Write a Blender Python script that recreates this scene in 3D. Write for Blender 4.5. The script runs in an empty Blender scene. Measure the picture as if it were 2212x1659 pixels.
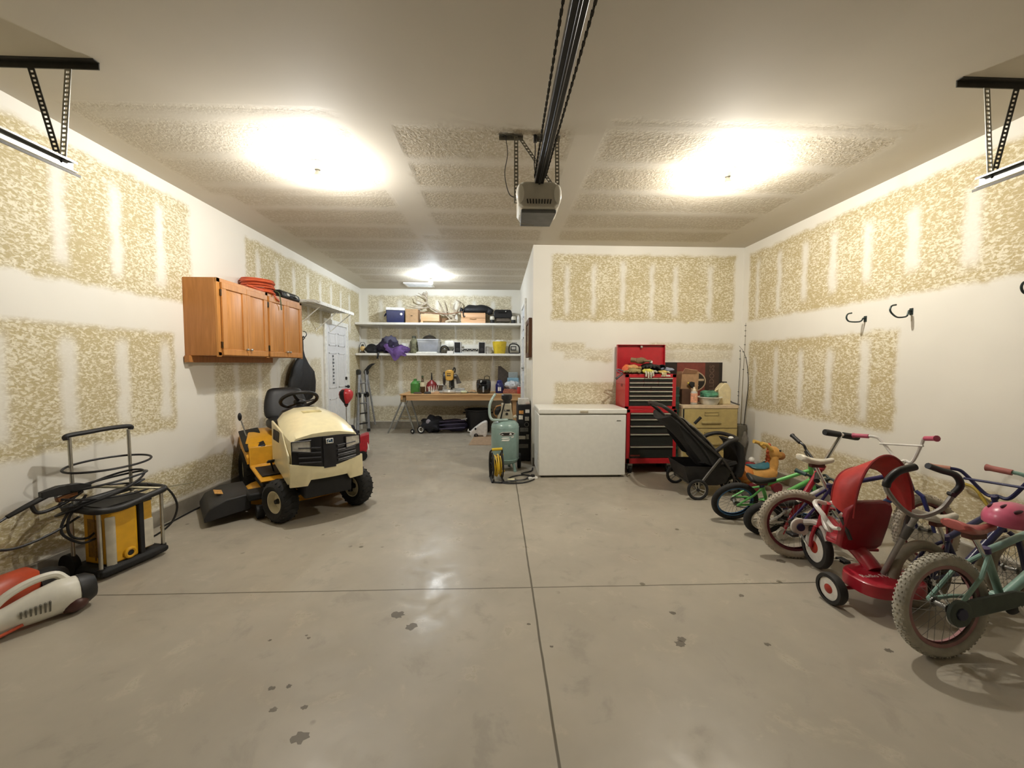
import bpy, bmesh, math, random
from mathutils import Vector as V, Matrix, Euler, noise
random.seed(7)
SC = bpy.context.scene
COL = SC.collection
PI = math.pi
R = math.radians

# ---------------------------------------------------------------- camera, world, exposure
cam_d = bpy.data.cameras.new('camera')
cam_d.sensor_width = 36.0
cam_d.lens = 831.0 / 2212.0 * 36.0
cam_d.clip_start = 0.02
cam = bpy.data.objects.new('camera', cam_d)
COL.objects.link(cam)
cam.matrix_world = (Matrix.Translation((0, 0, 1.42)) @ Matrix.Rotation(R(-2.07), 4, 'Z')
                    @ Matrix.Rotation(R(90 - 2.93), 4, 'X') @ Matrix.Rotation(0.003, 4, 'Z'))
SC.camera = cam
world = bpy.data.worlds.new('night')
SC.world = world
world.use_nodes = True
world.node_tree.nodes['Background'].inputs[0].default_value = (0.02, 0.025, 0.035, 1)
world.node_tree.nodes['Background'].inputs[1].default_value = 0.2
SC.view_settings.view_transform = 'Standard'
SC.view_settings.look = 'None'
SC.view_settings.gamma = 1.0
SC.view_settings.use_curve_mapping = False
SC.view_settings.exposure = 1.0
SC.cycles.max_bounces = 6
SC.cycles.diffuse_bounces = 4
SC.cycles.glossy_bounces = 3
SC.cycles.sample_clamp_indirect = 6.0
LAMPS = [  # x, y, colour of the bulb, strength
    (-1.47, 3.27, (1.0, 0.975, 0.93), 1100.0),
    (1.92, 3.24, (1.0, 0.95, 0.86), 1150.0),
    (-1.24, 7.22, (0.84, 0.92, 1.0), 800.0),
]

# ---------------------------------------------------------------- materials
def lin(c):
    c = c / 255.0
    return c / 12.92 if c <= 0.04045 else ((c + 0.055) / 1.055) ** 2.4

def hexc(h):
    return tuple(lin(int(h[i:i + 2], 16)) for i in (0, 2, 4)) + (1.0,)

class NT:
    """little node-tree writer"""
    def __init__(s, m):
        m.use_nodes = True
        s.t = m.node_tree
        s.bsdf = s.t.nodes['Principled BSDF']
    def n(s, kind, **kw):
        nd = s.t.nodes.new(kind)
        for k, v in kw.items():
            setattr(nd, k, v)
        return nd
    def l(s, a, b):
        s.t.links.new(a, b)
    def put(s, sock, v):
        if isinstance(v, bpy.types.NodeSocket):
            s.l(v, sock)
        else:
            sock.default_value = v
    def math(s, op, a, b=0.0, clamp=False):
        nd = s.n('ShaderNodeMath', operation=op, use_clamp=clamp)
        s.put(nd.inputs[0], a)
        s.put(nd.inputs[1], b)
        return nd.outputs[0]
    def step(s, v, lo, hi, a=0.0, b=1.0):
        nd = s.n('ShaderNodeMapRange', interpolation_type='SMOOTHSTEP')
        s.put(nd.inputs[0], v)
        nd.inputs[1].default_value = lo
        nd.inputs[2].default_value = hi
        nd.inputs[3].default_value = a
        nd.inputs[4].default_value = b
        return nd.outputs[0]
    def mix(s, f, a, b):
        nd = s.n('ShaderNodeMix', data_type='RGBA')
        s.put(nd.inputs[0], f)
        s.put(nd.inputs[6], a)
        s.put(nd.inputs[7], b)
        return nd.outputs[2]
    def noise(s, vec, scale, detail=2.0, rough=0.5, dist=0.0):
        nd = s.n('ShaderNodeTexNoise')
        if vec is not None:
            s.l(vec, nd.inputs['Vector'])
        nd.inputs['Scale'].default_value = scale
        nd.inputs['Detail'].default_value = detail
        nd.inputs['Roughness'].default_value = rough
        nd.inputs['Distortion'].default_value = dist
        return nd.outputs[0]
    def bump(s, h, strength, dist):
        nd = s.n('ShaderNodeBump')
        nd.inputs['Strength'].default_value = strength
        nd.inputs['Distance'].default_value = dist
        s.l(h, nd.inputs['Height'])
        s.l(nd.outputs[0], s.bsdf.inputs['Normal'])
    def pos(s):
        return s.n('ShaderNodeNewGeometry').outputs['Position']
    def obj(s):
        return s.n('ShaderNodeTexCoord').outputs['Object']

_M = {}
def K(h, rough=0.5, metal=0.0, nv=0.10, ns=18.0, bump=0.0, coat=0.0, alpha=1.0, trans=0.0, emit=0.0):
    """plain procedural material: colour with a little noise in it"""
    key = (h, rough, metal, nv, ns, bump, coat, alpha, trans, emit)
    if key in _M:
        return _M[key]
    m = bpy.data.materials.new('mat_' + h)
    t = NT(m)
    c = hexc(h)
    b = t.bsdf
    if nv:
        v = t.noise(t.obj(), ns, 3.0)
        f = t.step(v, 0.3, 0.7)
        d = tuple(x * (1 - nv) for x in c[:3]) + (1,)
        e = tuple(min(1, x * (1 + nv)) for x in c[:3]) + (1,)
        t.l(t.mix(f, d, e), b.inputs['Base Color'])
        if bump:
            t.bump(t.noise(t.obj(), ns * 2, 4.0), bump, 0.01)
    else:
        b.inputs['Base Color'].default_value = c
    b.inputs['Roughness'].default_value = rough
    b.inputs['Metallic'].default_value = metal
    b.inputs['Coat Weight'].default_value = coat
    b.inputs['Alpha'].default_value = alpha
    b.inputs['Transmission Weight'].default_value = trans
    if emit:
        b.inputs['Emission Color'].default_value = c
        b.inputs['Emission Strength'].default_value = emit
    _M[key] = m
    return m

def wood(h1, h2, axis=2, scale=9.0, rough=0.45):
    key = ('wood', h1, h2, axis, scale)
    if key in _M:
        return _M[key]
    m = bpy.data.materials.new('mat_wood')
    t = NT(m)
    mp = t.n('ShaderNodeMapping')
    s = [scale, scale, scale]
    s[axis] = scale * 0.08
    mp.inputs['Scale'].default_value = s
    t.l(t.obj(), mp.inputs['Vector'])
    v = t.noise(mp.outputs[0], 3.0, 5.0, 0.6, 0.6)
    t.l(t.mix(t.step(v, 0.3, 0.72), hexc(h1), hexc(h2)), t.bsdf.inputs['Base Color'])
    t.bsdf.inputs['Roughness'].default_value = rough
    t.bump(v, 0.08, 0.004)
    _M[key] = m
    return m

def plasterboard(name, base='e8e4d9', tan='bcae86', mid='e6dfc8', scale=38.0, stretch=1.7, bump=0.25):
    """painted drywall; the attribute 'field' says where the textured, unfinished board shows"""
    m = bpy.data.materials.new(name)
    t = NT(m)
    p = t.pos()
    at = t.n('ShaderNodeAttribute', attribute_name='field')
    field = at.outputs['Fac']
    mp = t.n('ShaderNodeMapping')
    mp.inputs['Scale'].default_value = (1, 1, stretch)
    t.l(p, mp.inputs['Vector'])
    tex = t.noise(mp.outputs[0], scale, 2.5, 0.55, 0.7)
    soft = t.noise(p, 2.2, 2.0)
    blot = t.step(t.math('ADD', tex, t.math('MULTIPLY', t.math('SUBTRACT', soft, 0.5), 0.25)), 0.42, 0.66)
    fcol = t.mix(blot, hexc(tan), hexc(mid))
    b0 = hexc(base)
    bcol = t.mix(t.step(soft, 0.3, 0.7), tuple(x * 0.965 for x in b0[:3]) + (1,), b0)
    t.l(t.mix(field, bcol, fcol), t.bsdf.inputs['Base Color'])
    t.bsdf.inputs['Roughness'].default_value = 0.75
    t.bsdf.inputs['Specular IOR Level'].default_value = 0.25
    if bump:
        t.bump(t.math('MULTIPLY', tex, field), bump, 0.012)
    return m

def board(name, plane, at, back, u0, u1, w0, w1, mat, rects, stripes, cell=0.025):
    """a wall or ceiling: a slab whose room side is a fine grid that carries the attribute 'field'"""
    import numpy as np
    nu, nw = max(2, int(abs(u1 - u0) / cell)), max(2, int(abs(w1 - w0) / cell))
    us = np.linspace(u0, u1, nu + 1)
    ws = np.linspace(w0, w1, nw + 1)
    A, B = np.meshgrid(us, ws, indexing='ij')
    wob = np.array([[noise.noise((u * 7, w * 7, 0)) + 0.6 * noise.noise((u * 17, w * 17, 3)) for w in ws] for u in us])
    wo2 = np.array([[noise.noise((u * 7, w * 7, 9)) + 0.6 * noise.noise((u * 17, w * 17, 12)) for w in ws] for u in us])
    A2, B2 = A + wob * 0.022, B + wo2 * 0.022
    def st(v, lo, hi):
        q = np.clip((v - lo) / (hi - lo), 0, 1)
        return q * q * (3 - 2 * q)
    def bx(a0, a1, b0, b1, e, e2):
        return st(A2, a0 - e, a0 + e) * (1 - st(A2, a1 - e, a1 + e)) * st(B2, b0 - e2, b0 + e2) * (1 - st(B2, b1 - e2, b1 + e2))
    F = np.zeros_like(A)
    for r in rects:
        F = np.maximum(F, bx(r[0], r[1], r[2], r[3], 0.025, 0.025) * (r[4] if len(r) > 4 else 1.0))
    S = np.zeros_like(A)
    for (c, b0, b1, hw) in stripes:
        S = np.maximum(S, bx(c - hw, c + hw, b0, b1, 0.03, 0.06) if plane != 'z' else bx(b0, b1, c - hw, c + hw, 0.1, 0.05))
    F = F * (1 - 0.9 * S)
    g = G()
    pt = {'x': lambda u, w, d: (d, u, w), 'y': lambda u, w, d: (u, d, w), 'z': lambda u, w, d: (u, w, d)}[plane]
    vs = [pt(u, w, at) for u in us for w in ws]
    W = nw + 1
    g.add(vs, [(i * W + j, (i + 1) * W + j, (i + 1) * W + j + 1, i * W + j + 1) for i in range(nu) for j in range(nw)])
    n = len(vs)
    e = 0.002 if back > at else -0.002
    lo, hi = pt(u0, w0, at + e), pt(u1, w1, back)
    g.bb(lo[0], hi[0], lo[1], hi[1], lo[2], hi[2])
    o = g.build(name, mat)
    a = o.data.attributes.new('field', 'FLOAT', 'POINT')
    a.data.foreach_set('value', np.concatenate([F.ravel(), np.zeros(8)]).astype(np.float32))
    return struct(o)

# ---------------------------------------------------------------- geometry
class G:
    """collects shapes in one mesh"""
    def __init__(s, o=(0, 0, 0)):
        s.v = []
        s.f = []
        s.o = V(o.location) if isinstance(o, bpy.types.Object) else V(o)
        s.m = Matrix.Identity(4)
    def add(s, vs, fs):
        k = len(s.v)
        for p in vs:
            s.v.append(s.m @ V(p) - s.o)
        for f in fs:
            s.f.append([i + k for i in f])
        return s
    def box(s, c, d, r=(0, 0, 0)):
        mt = Euler([R(a) for a in r]).to_matrix()
        c = V(c)
        vs = [c + mt @ V((sx * d[0] / 2, sy * d[1] / 2, sz * d[2] / 2)) for sx in (-1, 1) for sy in (-1, 1) for sz in (-1, 1)]
        return s.add(vs, [(0, 1, 3, 2), (4, 6, 7, 5), (0, 4, 5, 1), (2, 3, 7, 6), (0, 2, 6, 4), (1, 5, 7, 3)])
    def bb(s, x0, x1, y0, y1, z0, z1):
        return s.box(((x0 + x1) / 2, (y0 + y1) / 2, (z0 + z1) / 2), (abs(x1 - x0), abs(y1 - y0), abs(z1 - z0)))
    def frame3(s, t):
        t = t.normalized()
        a = V((0, 0, 1)) if abs(t.z) < 0.9 else V((1, 0, 0))
        x = t.cross(a).normalized()
        return x, t.cross(x).normalized()
    def tube(s, pts, r, seg=8, closed=False, caps=True, flat=1.0):
        pts = [V(p) for p in pts]
        n = len(pts)
        rr = r if isinstance(r, (list, tuple)) else [r] * n
        tan = []
        for i in range(n):
            a = pts[i - 1] if (i > 0 or closed) else pts[i]
            b = pts[(i + 1) % n] if (i < n - 1 or closed) else pts[i]
            tan.append((b - a).normalized())
        x, y = s.frame3(tan[0])
        vs = []
        for i in range(n):
            if i:
                q = tan[i - 1].rotation_difference(tan[i])
                x = q @ x
                y = q @ y
            for k in range(seg):
                a = 2 * PI * k / seg
                vs.append(pts[i] + (x * math.cos(a) + y * math.sin(a) * flat) * rr[i])
        fs = []
        for i in range(n if closed else n - 1):
            j = (i + 1) % n
            for k in range(seg):
                l = (k + 1) % seg
                fs.append((i * seg + k, i * seg + l, j * seg + l, j * seg + k))
        if caps and not closed:
            fs.append(tuple(range(seg - 1, -1, -1)))
            fs.append(tuple((n - 1) * seg + k for k in range(seg)))
        return s.add(vs, fs)
    def cyl(s, a, b, r, r2=None, seg=16):
        return s.tube([a, b], [r, r if r2 is None else r2], seg)
    def curve(s, pts, r, seg=8, n=6, closed=False):
        """tube through points, Catmull-Rom smoothed"""
        return s.tube(smooth(pts, n, closed), r, seg, closed)
    def lathe(s, prof, c=(0, 0, 0), ax=(0, 0, 1), seg=24, sx=1.0, sy=1.0, caps=True):
        c = V(c)
        t = V(ax).normalized()
        x, y = s.frame3(t)
        if abs(t.z) > 0.99:
            x, y = V((1, 0, 0)), V((0, 1, 0))
        vs = []
        for (r, z) in prof:
            for k in range(seg):
                a = 2 * PI * k / seg
                vs.append(c + t * z + x * (math.cos(a) * r * sx) + y * (math.sin(a) * r * sy))
        fs = []
        n = len(prof)
        for i in range(n - 1):
            for k in range(seg):
                l = (k + 1) % seg
                fs.append((i * seg + k, i * seg + l, (i + 1) * seg + l, (i + 1) * seg + k))
        if caps and prof[0][0] > 1e-5:
            fs.append(tuple(range(seg - 1, -1, -1)))
        if caps and prof[-1][0] > 1e-5:
            fs.append(tuple((n - 1) * seg + k for k in range(seg)))
        return s.add(vs, fs)
    def torus(s, c, rr, r, ax=(0, 0, 1), seg=32, rs=10, flat=1.0):
        c = V(c)
        t = V(ax).normalized()
        x, y = s.frame3(t)
        vs = []
        for i in range(seg):
            a = 2 * PI * i / seg
            d = x * math.cos(a) + y * math.sin(a)
            for k in range(rs):
                b = 2 * PI * k / rs
                vs.append(c + d * (rr + r * math.cos(b)) + t * (r * flat * math.sin(b)))
        fs = [(i * rs + k, ((i + 1) % seg) * rs + k, ((i + 1) % seg) * rs + (k + 1) % rs, i * rs + (k + 1) % rs)
              for i in range(seg) for k in range(rs)]
        return s.add(vs, fs)
    def prism(s, poly, ax, a, b):
        f = {'x': lambda u, w, t: (t, u, w), 'y': lambda u, w, t: (u, t, w), 'z': lambda u, w, t: (u, w, t)}[ax]
        n = len(poly)
        vs = [f(u, w, a) for u, w in poly] + [f(u, w, b) for u, w in poly]
        fs = [tuple(range(n)), tuple(range(2 * n - 1, n - 1, -1))] + [(i, (i + 1) % n, n + (i + 1) % n, n + i) for i in range(n)]
        return s.add(vs, fs)
    def ball(s, c, r, seg=16, rings=10, lump=0.0, ls=3.0, flatz=None):
        c = V(c)
        r = V(r) if isinstance(r, (tuple, list)) else V((r, r, r))
        vs = [c + V((0, 0, -r.z))]
        for i in range(1, rings):
            a = PI * i / rings
            for k in range(seg):
                b = 2 * PI * k / seg
                vs.append(c + V((r.x * math.sin(a) * math.cos(b), r.y * math.sin(a) * math.sin(b), -r.z * math.cos(a))))
        vs.append(c + V((0, 0, r.z)))
        if lump:
            vs = [p + (p - c) * (lump * noise.noise(V((p.x, p.y, p.z)) / max(r) * ls)) for p in vs]
        if flatz is not None:
            vs = [V((p.x, p.y, max(p.z, flatz))) for p in vs]
        fs = [(0, 1 + (k + 1) % seg, 1 + k) for k in range(seg)]
        for i in range(rings - 2):
            for k in range(seg):
                l = (k + 1) % seg
                fs.append((1 + i * seg + k, 1 + i * seg + l, 1 + (i + 1) * seg + l, 1 + (i + 1) * seg + k))
        e = len(vs) - 1
        b0 = 1 + (rings - 2) * seg
        fs += [(e, b0 + k, b0 + (k + 1) % seg) for k in range(seg)]
        return s.add(vs, fs)
    def loft(s, rings, caps=True):
        n = len(rings[0])
        vs = [p for r in rings for p in r]
        fs = []
        for i in range(len(rings) - 1):
            for k in range(n):
                l = (k + 1) % n
                fs.append((i * n + k, i * n + l, (i + 1) * n + l, (i + 1) * n + k))
        if caps:
            fs.append(tuple(range(n - 1, -1, -1)))
            fs.append(tuple((len(rings) - 1) * n + k for k in range(n)))
        return s.add(vs, fs)
    def sheet(s, nu, nv, fn, th=0.0):
        """surface fn(u,v) in 0..1, thickened along its rough normal"""
        top = [V(fn(i / nu, j / nv)) for i in range(nu + 1) for j in range(nv + 1)]
        w = nv + 1
        fs = [(i * w + j, (i + 1) * w + j, (i + 1) * w + j + 1, i * w + j + 1) for i in range(nu) for j in range(nv)]
        if not th:
            return s.add(top, fs)
        low = []
        for i in range(nu + 1):
            for j in range(nv + 1):
                a = top[min(i + 1, nu) * w + j] - top[max(i - 1, 0) * w + j]
                b = top[i * w + min(j + 1, nv)] - top[i * w + max(j - 1, 0)]
                low.append(top[i * w + j] - a.cross(b).normalized() * th)
        k = len(top)
        fs2 = [tuple(x + k for x in reversed(f)) for f in fs]
        edge = [i * w for i in range(nu + 1)] + [nu * w + j for j in range(1, w)] + [i * w + nv for i in range(nu - 1, -1, -1)] + [j for j in range(nv - 1, 0, -1)]
        side = [(edge[i], edge[(i + 1) % len(edge)], edge[(i + 1) % len(edge)] + k, edge[i] + k) for i in range(len(edge))]
        return s.add(top + low, fs + fs2 + side)
    def build(s, name, mat, parent=None, bev=0.0, angle=40, sub=0, segs=2):
        me = bpy.data.meshes.new(name)
        me.from_pydata([tuple(p) for p in s.v], [], s.f)
        bm = bmesh.new()
        bm.from_mesh(me)
        bmesh.ops.recalc_face_normals(bm, faces=bm.faces)
        bm.to_mesh(me)
        bm.free()
        for p in me.polygons:
            p.use_smooth = True
        me.set_sharp_from_angle(angle=R(angle))
        o = bpy.data.objects.new(name, me)
        COL.objects.link(o)
        me.materials.append(mat)
        if parent is not None:
            o.parent = parent
        else:
            o.location = s.o
        if bev:
            md = o.modifiers.new('edge', 'BEVEL')
            md.width = bev
            md.segments = segs
            md.limit_method = 'ANGLE'
            md.angle_limit = R(35)
        if sub:
            md = o.modifiers.new('soft', 'SUBSURF')
            md.levels = md.render_levels = sub
        return o

def smooth(pts, n=6, closed=False):
    pts = [V(p) for p in pts]
    m = len(pts)
    out = []
    for i in range(m if closed else m - 1):
        p0 = pts[(i - 1) % m] if (closed or i) else pts[0] * 2 - pts[1]
        p1, p2 = pts[i], pts[(i + 1) % m]
        p3 = pts[(i + 2) % m] if (closed or i < m - 2) else pts[-1] * 2 - pts[-2]
        for k in range(n):
            t = k / n
            out.append(0.5 * (2 * p1 + (p2 - p0) * t + (2 * p0 - 5 * p1 + 4 * p2 - p3) * t * t + (3 * p1 - p0 - 3 * p2 + p3) * t ** 3))
    if not closed:
        out.append(pts[-1])
    return out

def tag(o, label, cat, group=None):
    o['label'] = label
    o['category'] = cat
    if group:
        o['group'] = group
    return o

def thing(name, label, cat, loc=(0, 0, 0), rz=0.0, group=None, mat=None):
    o = bpy.data.objects.new(name, None)
    COL.objects.link(o)
    o.empty_display_size = 0.1
    if mat is not None:
        o.matrix_world = mat
    else:
        o.location = loc
        o.rotation_euler = (0, 0, R(rz))
    return tag(o, label, cat, group)

def struct(o, label=None):
    o['kind'] = 'structure'
    if label:
        o['label'] = label
    return o

def copy_tree(o, label, loc=None, rz=None, parent=None):
    c = o.copy()
    COL.objects.link(c)
    c.parent = parent
    if label:
        c['label'] = label
    if loc is not None:
        c.location = loc
    if rz is not None:
        c.rotation_euler = (0, 0, R(rz))
    for ch in list(o.children):
        copy_tree(ch, None, parent=c)
    return c

def lettering(txt, size, mat, parent, loc, rot, depth=0.001, name='lettering', sx=1.0):
    cu = bpy.data.curves.new(name, 'FONT')
    cu.body = txt
    cu.size = size
    cu.extrude = depth
    cu.align_x = 'CENTER'
    cu.align_y = 'CENTER'
    tmp = bpy.data.objects.new(name, cu)
    me = bpy.data.meshes.new_from_object(tmp)
    bpy.data.objects.remove(tmp)
    me.materials.clear()
    me.materials.append(mat)
    o = bpy.data.objects.new(name, me)
    COL.objects.link(o)
    o.parent = parent
    o.location = loc
    o.rotation_euler = [R(a) for a in rot]
    o.scale = (sx, 1, 1)
    return o

def perf(g, a, b, w, t, wdir, n, full=0.36):
    """punched steel strip from a to b: two rails and rungs, so that the holes are real"""
    a, b = V(a), V(b)
    d = (b - a)
    wd = V(wdir).normalized()
    nd = d.normalized().cross(wd).normalized()
    def bar(p, q, hw, side):
        pr = []
        for e in (p, q):
            pr.append([e + side * hw + nd * t / 2, e + side * hw - nd * t / 2, e - side * hw - nd * t / 2, e - side * hw + nd * t / 2])
        g.loft(pr)
    for sgn in (-1, 1):
        o = wd * (w * full * sgn)
        bar(a + o, b + o, w * (0.5 - full), wd)
    for i in range(n + 1):
        c = a + d * (i / n)
        hl = d.length / n * 0.24
        p = c - d.normalized() * hl
        q = c + d.normalized() * hl
        if i == 0:
            p = a
        if i == n:
            q = b
        bar(p, q, w * full, wd)

BLK = K('1b1b1d', 0.45)
BLKM = K('151516', 0.7)
RUB = K('242424', 0.85, nv=0.2, ns=40)
STEEL = K('b9bbb8', 0.32, 0.9, 0.06)
CHROME = K('d8d8d6', 0.15, 1.0, 0)
WHITE = K('ecebe4', 0.4)
# ---------------------------------------------------------------- the setting
XL, XR, YB, YP, XA, ZC, YF = -2.98, 3.43, 8.54, 5.325, 0.48, 3.05, -1.0

def floor_mat():
    m = bpy.data.materials.new('mat_concrete_floor')
    t = NT(m)
    p = t.pos()
    sep = t.n('ShaderNodeSeparateXYZ')
    t.l(p, sep.inputs[0])
    x, y = sep.outputs['X'], sep.outputs['Y']
    a = t.step(t.noise(p, 0.9, 5.0, 0.6), 0.3, 0.7)
    b = t.noise(p, 4.0, 6.0, 0.65, 0.4)
    c = t.mix(a, hexc('a29b8d'), hexc('b3ab9b'))
    c = t.mix(t.math('MULTIPLY', t.step(b, 0.56, 0.72), 0.45), c, hexc('c9c0ae'))
    c = t.mix(t.math('MULTIPLY', t.step(b, 0.44, 0.30), 0.40), c, hexc('8d867a'))
    # small dark drips, gathered in clusters
    vo = t.n('ShaderNodeTexVoronoi')
    t.l(p, vo.inputs['Vector'])
    vo.inputs['Scale'].default_value = 7.0
    sp = t.math('MULTIPLY', t.step(vo.outputs['Distance'], 0.09, 0.15, 1.0, 0.0), t.step(t.noise(p, 2.3, 2.0), 0.55, 0.62))
    vr = t.n('ShaderNodeSeparateColor')
    t.l(vo.outputs['Color'], vr.inputs[0])
    sp = t.math('MULTIPLY', sp, t.step(vr.outputs[0], 0.35, 0.5))
    c = t.mix(t.math('MULTIPLY', sp, 0.75), c, hexc('57503f'))
    # saw-cut joints
    jw = t.math('MULTIPLY', t.math('SUBTRACT', t.noise(p, 3.0, 3.0), 0.5), 0.012)
    jx = t.step(t.math('ABSOLUTE', t.math('ADD', t.math('SUBTRACT', x, 0.217), jw)), 0.0035, 0.0075, 1.0, 0.0)
    jx = t.math('MULTIPLY', jx, t.step(y, 4.72, 4.78, 1.0, 0.0))
    jy = t.step(t.math('ABSOLUTE', t.math('ADD', t.math('SUBTRACT', y, 2.376), jw)), 0.002, 0.0065, 1.0, 0.0)
    j = t.math('MAXIMUM', jx, jy)
    c = t.mix(t.math('MULTIPLY', j, 0.85), c, hexc('4a4334'))
    t.l(c, t.bsdf.inputs['Base Color'])
    r = t.step(b, 0.35, 0.68, 0.50, 0.27)
    t.l(r, t.bsdf.inputs['Roughness'])
    t.bsdf.inputs['Specular IOR Level'].default_value = 0.45
    h = t.math('SUBTRACT', t.math('MULTIPLY', b, 0.5), t.math('MULTIPLY', j, 1.0))
    t.bump(h, 0.10, 0.01)
    return m

STAINS = [(0.93, 1.86, 0.045), (0.95, 1.89, 0.035), (0.27, 1.86, 0.015), (-0.99, 1.65, 0.022), (-0.92, 1.66, 0.02),
          (-0.92, 1.545, 0.026), (-0.80, 1.55, 0.022), (-1.17, 1.95, 0.015), (-1.0, 1.98, 0.013), (-0.98, 1.96, 0.016),
          (1.37, 1.84, 0.025), (-0.57, 2.13, 0.06), (-0.47, 2.03, 0.05), (-0.75, 1.42, 0.05), (1.5, 2.25, 0.03),
          (1.0, 2.1, 0.03), (2.05, 2.65, 0.05), (0.17, 2.03, 0.018), (1.95, 1.78, 0.03), (2.2, 1.8, 0.022)]

def slab(name, c, mat):
    return struct(G().bb(*c).build(name, mat))

FL = slab('floor', (XL - 0.15, XR + 0.15, YF - 0.2, YB + 0.15, -0.12, 0.0), floor_mat())
g = G()
rs = random.Random(3)
for (sx, sy, sr) in STAINS:
    n = 17
    poly = []
    for k in range(n):
        q = sr * rs.uniform(0.35, 0.65)
        poly.append((sx + q * 1.2 * math.cos(2 * PI * k / n), sy + q * math.sin(2 * PI * k / n), 0.0004))
    g.add(poly, [tuple(range(n))])
g.build('stain', K('6f675a', 0.5, nv=0.2, ns=40, alpha=0.55), FL)
LS = [(2.38 + 0.392 * k, 2.10, 2.80, 0.045) for k in range(-3, 4)] + [(2.39 + 0.39 * k, 0.93, 1.60, 0.05) for k in range(-3, 4)]
LS += [(4.95 + 0.42 * k, 2.05, 2.80, 0.04) for k in range(8)] + [(4.5 + 0.42 * k, 0.4, 1.5, 0.04) for k in range(5)]
RL = [(-2, 3.89, 1.99, 2.93), (-2, 3.66, 0.82, 1.69), (4.72, 8.42, 1.9, 2.92), (3.05, 4.3, 0.16, 0.46),
                   (4.16, 5.15, 0.62, 1.43, 0.8), (5.3, 6.6, 0.5, 1.5, 0.7), (4.2, 6.5, 0.14, 0.42), (-1, 2.9, 0.15, 0.5), (7.85, 8.42, 0.3, 1.75)]
mL = plasterboard('mat_wall_left')
board('wall_left', 'x', XL, XL - 0.12, YF, YB + 0.12, 0, ZC, mL, RL, LS)
RS = [(5.03, 2.06, 2.80, 0.03), (4.64, 2.1, 2.80, 0.033), (4.25, 2.15, 2.80, 0.038), (3.88, 2.17, 2.78, 0.04), (3.51, 2.2, 2.75, 0.045), (3.12, 2.2, 2.72, 0.05), (2.72, 2.15, 2.7, 0.05)]
RS += [(5.03, 0.95, 1.52, 0.026), (4.64, 0.95, 1.62, 0.032), (4.25, 0.92, 1.58, 0.035), (3.876, 0.93, 1.58, 0.04), (3.487, 0.9, 1.66, 0.045)]
RR = [(2.3, 5.2, 2.02, 2.92), (-2, 2.3, 1.98, 2.84), (3.2, 5.16, 0.83, 1.73), (-2, 4.85, 0.13, 0.54, 0.9)]
board('wall_right', 'x', XR, XR + 0.12, YF, YP + 0.12, 0, ZC, plasterboard('mat_wall_right', tan='bdad84'), RR, RS)
PS = [(0.945, 2.1, 2.78, 0.032), (1.317, 2.1, 2.80, 0.03), (1.722, 2.12, 2.84, 0.034), (2.13, 2.06, 2.80, 0.03), (2.463, 2.1, 2.77, 0.034), (2.952, 2.07, 2.78, 0.036)]
RP = [(0.74, 3.30, 2.02, 2.93), (0.74, 1.2, 1.60, 1.72, 0.75), (0.9, 1.6, 1.50, 1.64, 0.55), (1.2, 1.6, 1.46, 1.52, 0.8), (2.1, 3.30, 1.62, 1.72, 0.8),
                   (2.1, 3.30, 1.47, 1.60, 0.5), (0.78, 1.7, 0.5, 1.17, 0.85)]
board('wall_partition', 'y', YP, YP + 0.12, XA, XR + 0.12, 0, ZC, mL, RP, PS)
board('wall_alcove', 'x', XA, XA + 0.12, YP + 0.12, YB + 0.12, 0, ZC, mL, [(5.6, 6.5, 0.2, 1.35, 0.35)], [])
BS = [(-2.55 + 0.406 * k, 2.36, 2.8, 0.04) for k in range(7)] + [(-2.55 + 0.406 * k, 0.75, 1.55, 0.045) for k in range(7)] + [(-2.55 + 0.406 * k, 1.85, 2.2, 0.02) for k in range(7)]
RB = [(-2.82, 0.29, 2.3, 2.91), (-2.86, 0.30, 1.86, 2.2, 0.9), (-2.84, 0.27, 0.72, 1.6), (-2.85, 0.25, 0.16, 0.5)]
board('wall_back', 'y', YB, YB + 0.12, XL - 0.12, XA + 0.12, 0, ZC, plasterboard('mat_wall_back', tan='beb395', base='e6e3d8'), RB, BS)
slab('wall_front', (XL - 0.12, XR + 0.12, YF - 0.12, YF, 0, ZC), K('4a453e', 0.7))
CR = [(-2.75, -1.05, 2.6, 3.9, 0.55), (-0.72, 0.52, 2.72, 5.0), (-0.95, 0.55, 5.0, 7.9, 0.9), (-2.6, -1.05, 3.9, 7.9, 0.75), (0.78, 2.9, 2.62, 5.1, 0.85), (-0.75, 0.6, 0.5, 1.27, 0.9), (0.85, 2.4, 0.5, 1.3, 0.6)]
CS = [(3.2 + 0.5 * k, -2.7, 3.2, 0.06) for k in range(-1, 11)]
board('ceiling', 'z', ZC, ZC + 0.1, XL - 0.12, XR + 0.12, YF - 0.12, YB + 0.12, plasterboard('mat_ceiling', base='cdc6b8', tan='b3a893', mid='c9c1b1', scale=40, stretch=1.0, bump=0.5), CR, CS, 0.04)

# poured kerb under the walls
CONC = K('8f887a', 0.8, nv=0.14, ns=9, bump=0.2)
for nm, c in (('trim_left', (XL, XL + 0.022, YF, 6.70, 0.0, 0.138)), ('trim_right', (XR - 0.022, XR, YF, YP, 0.0, 0.115)),
              ('trim_back', (XL, XA, YB - 0.02, YB, 0.0, 0.15)), ('trim_partition', (XA, XR - 0.022, YP - 0.02, YP, 0.0, 0.115))):
    struct(G().bb(*c).build(nm, CONC, bev=0.004))

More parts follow.
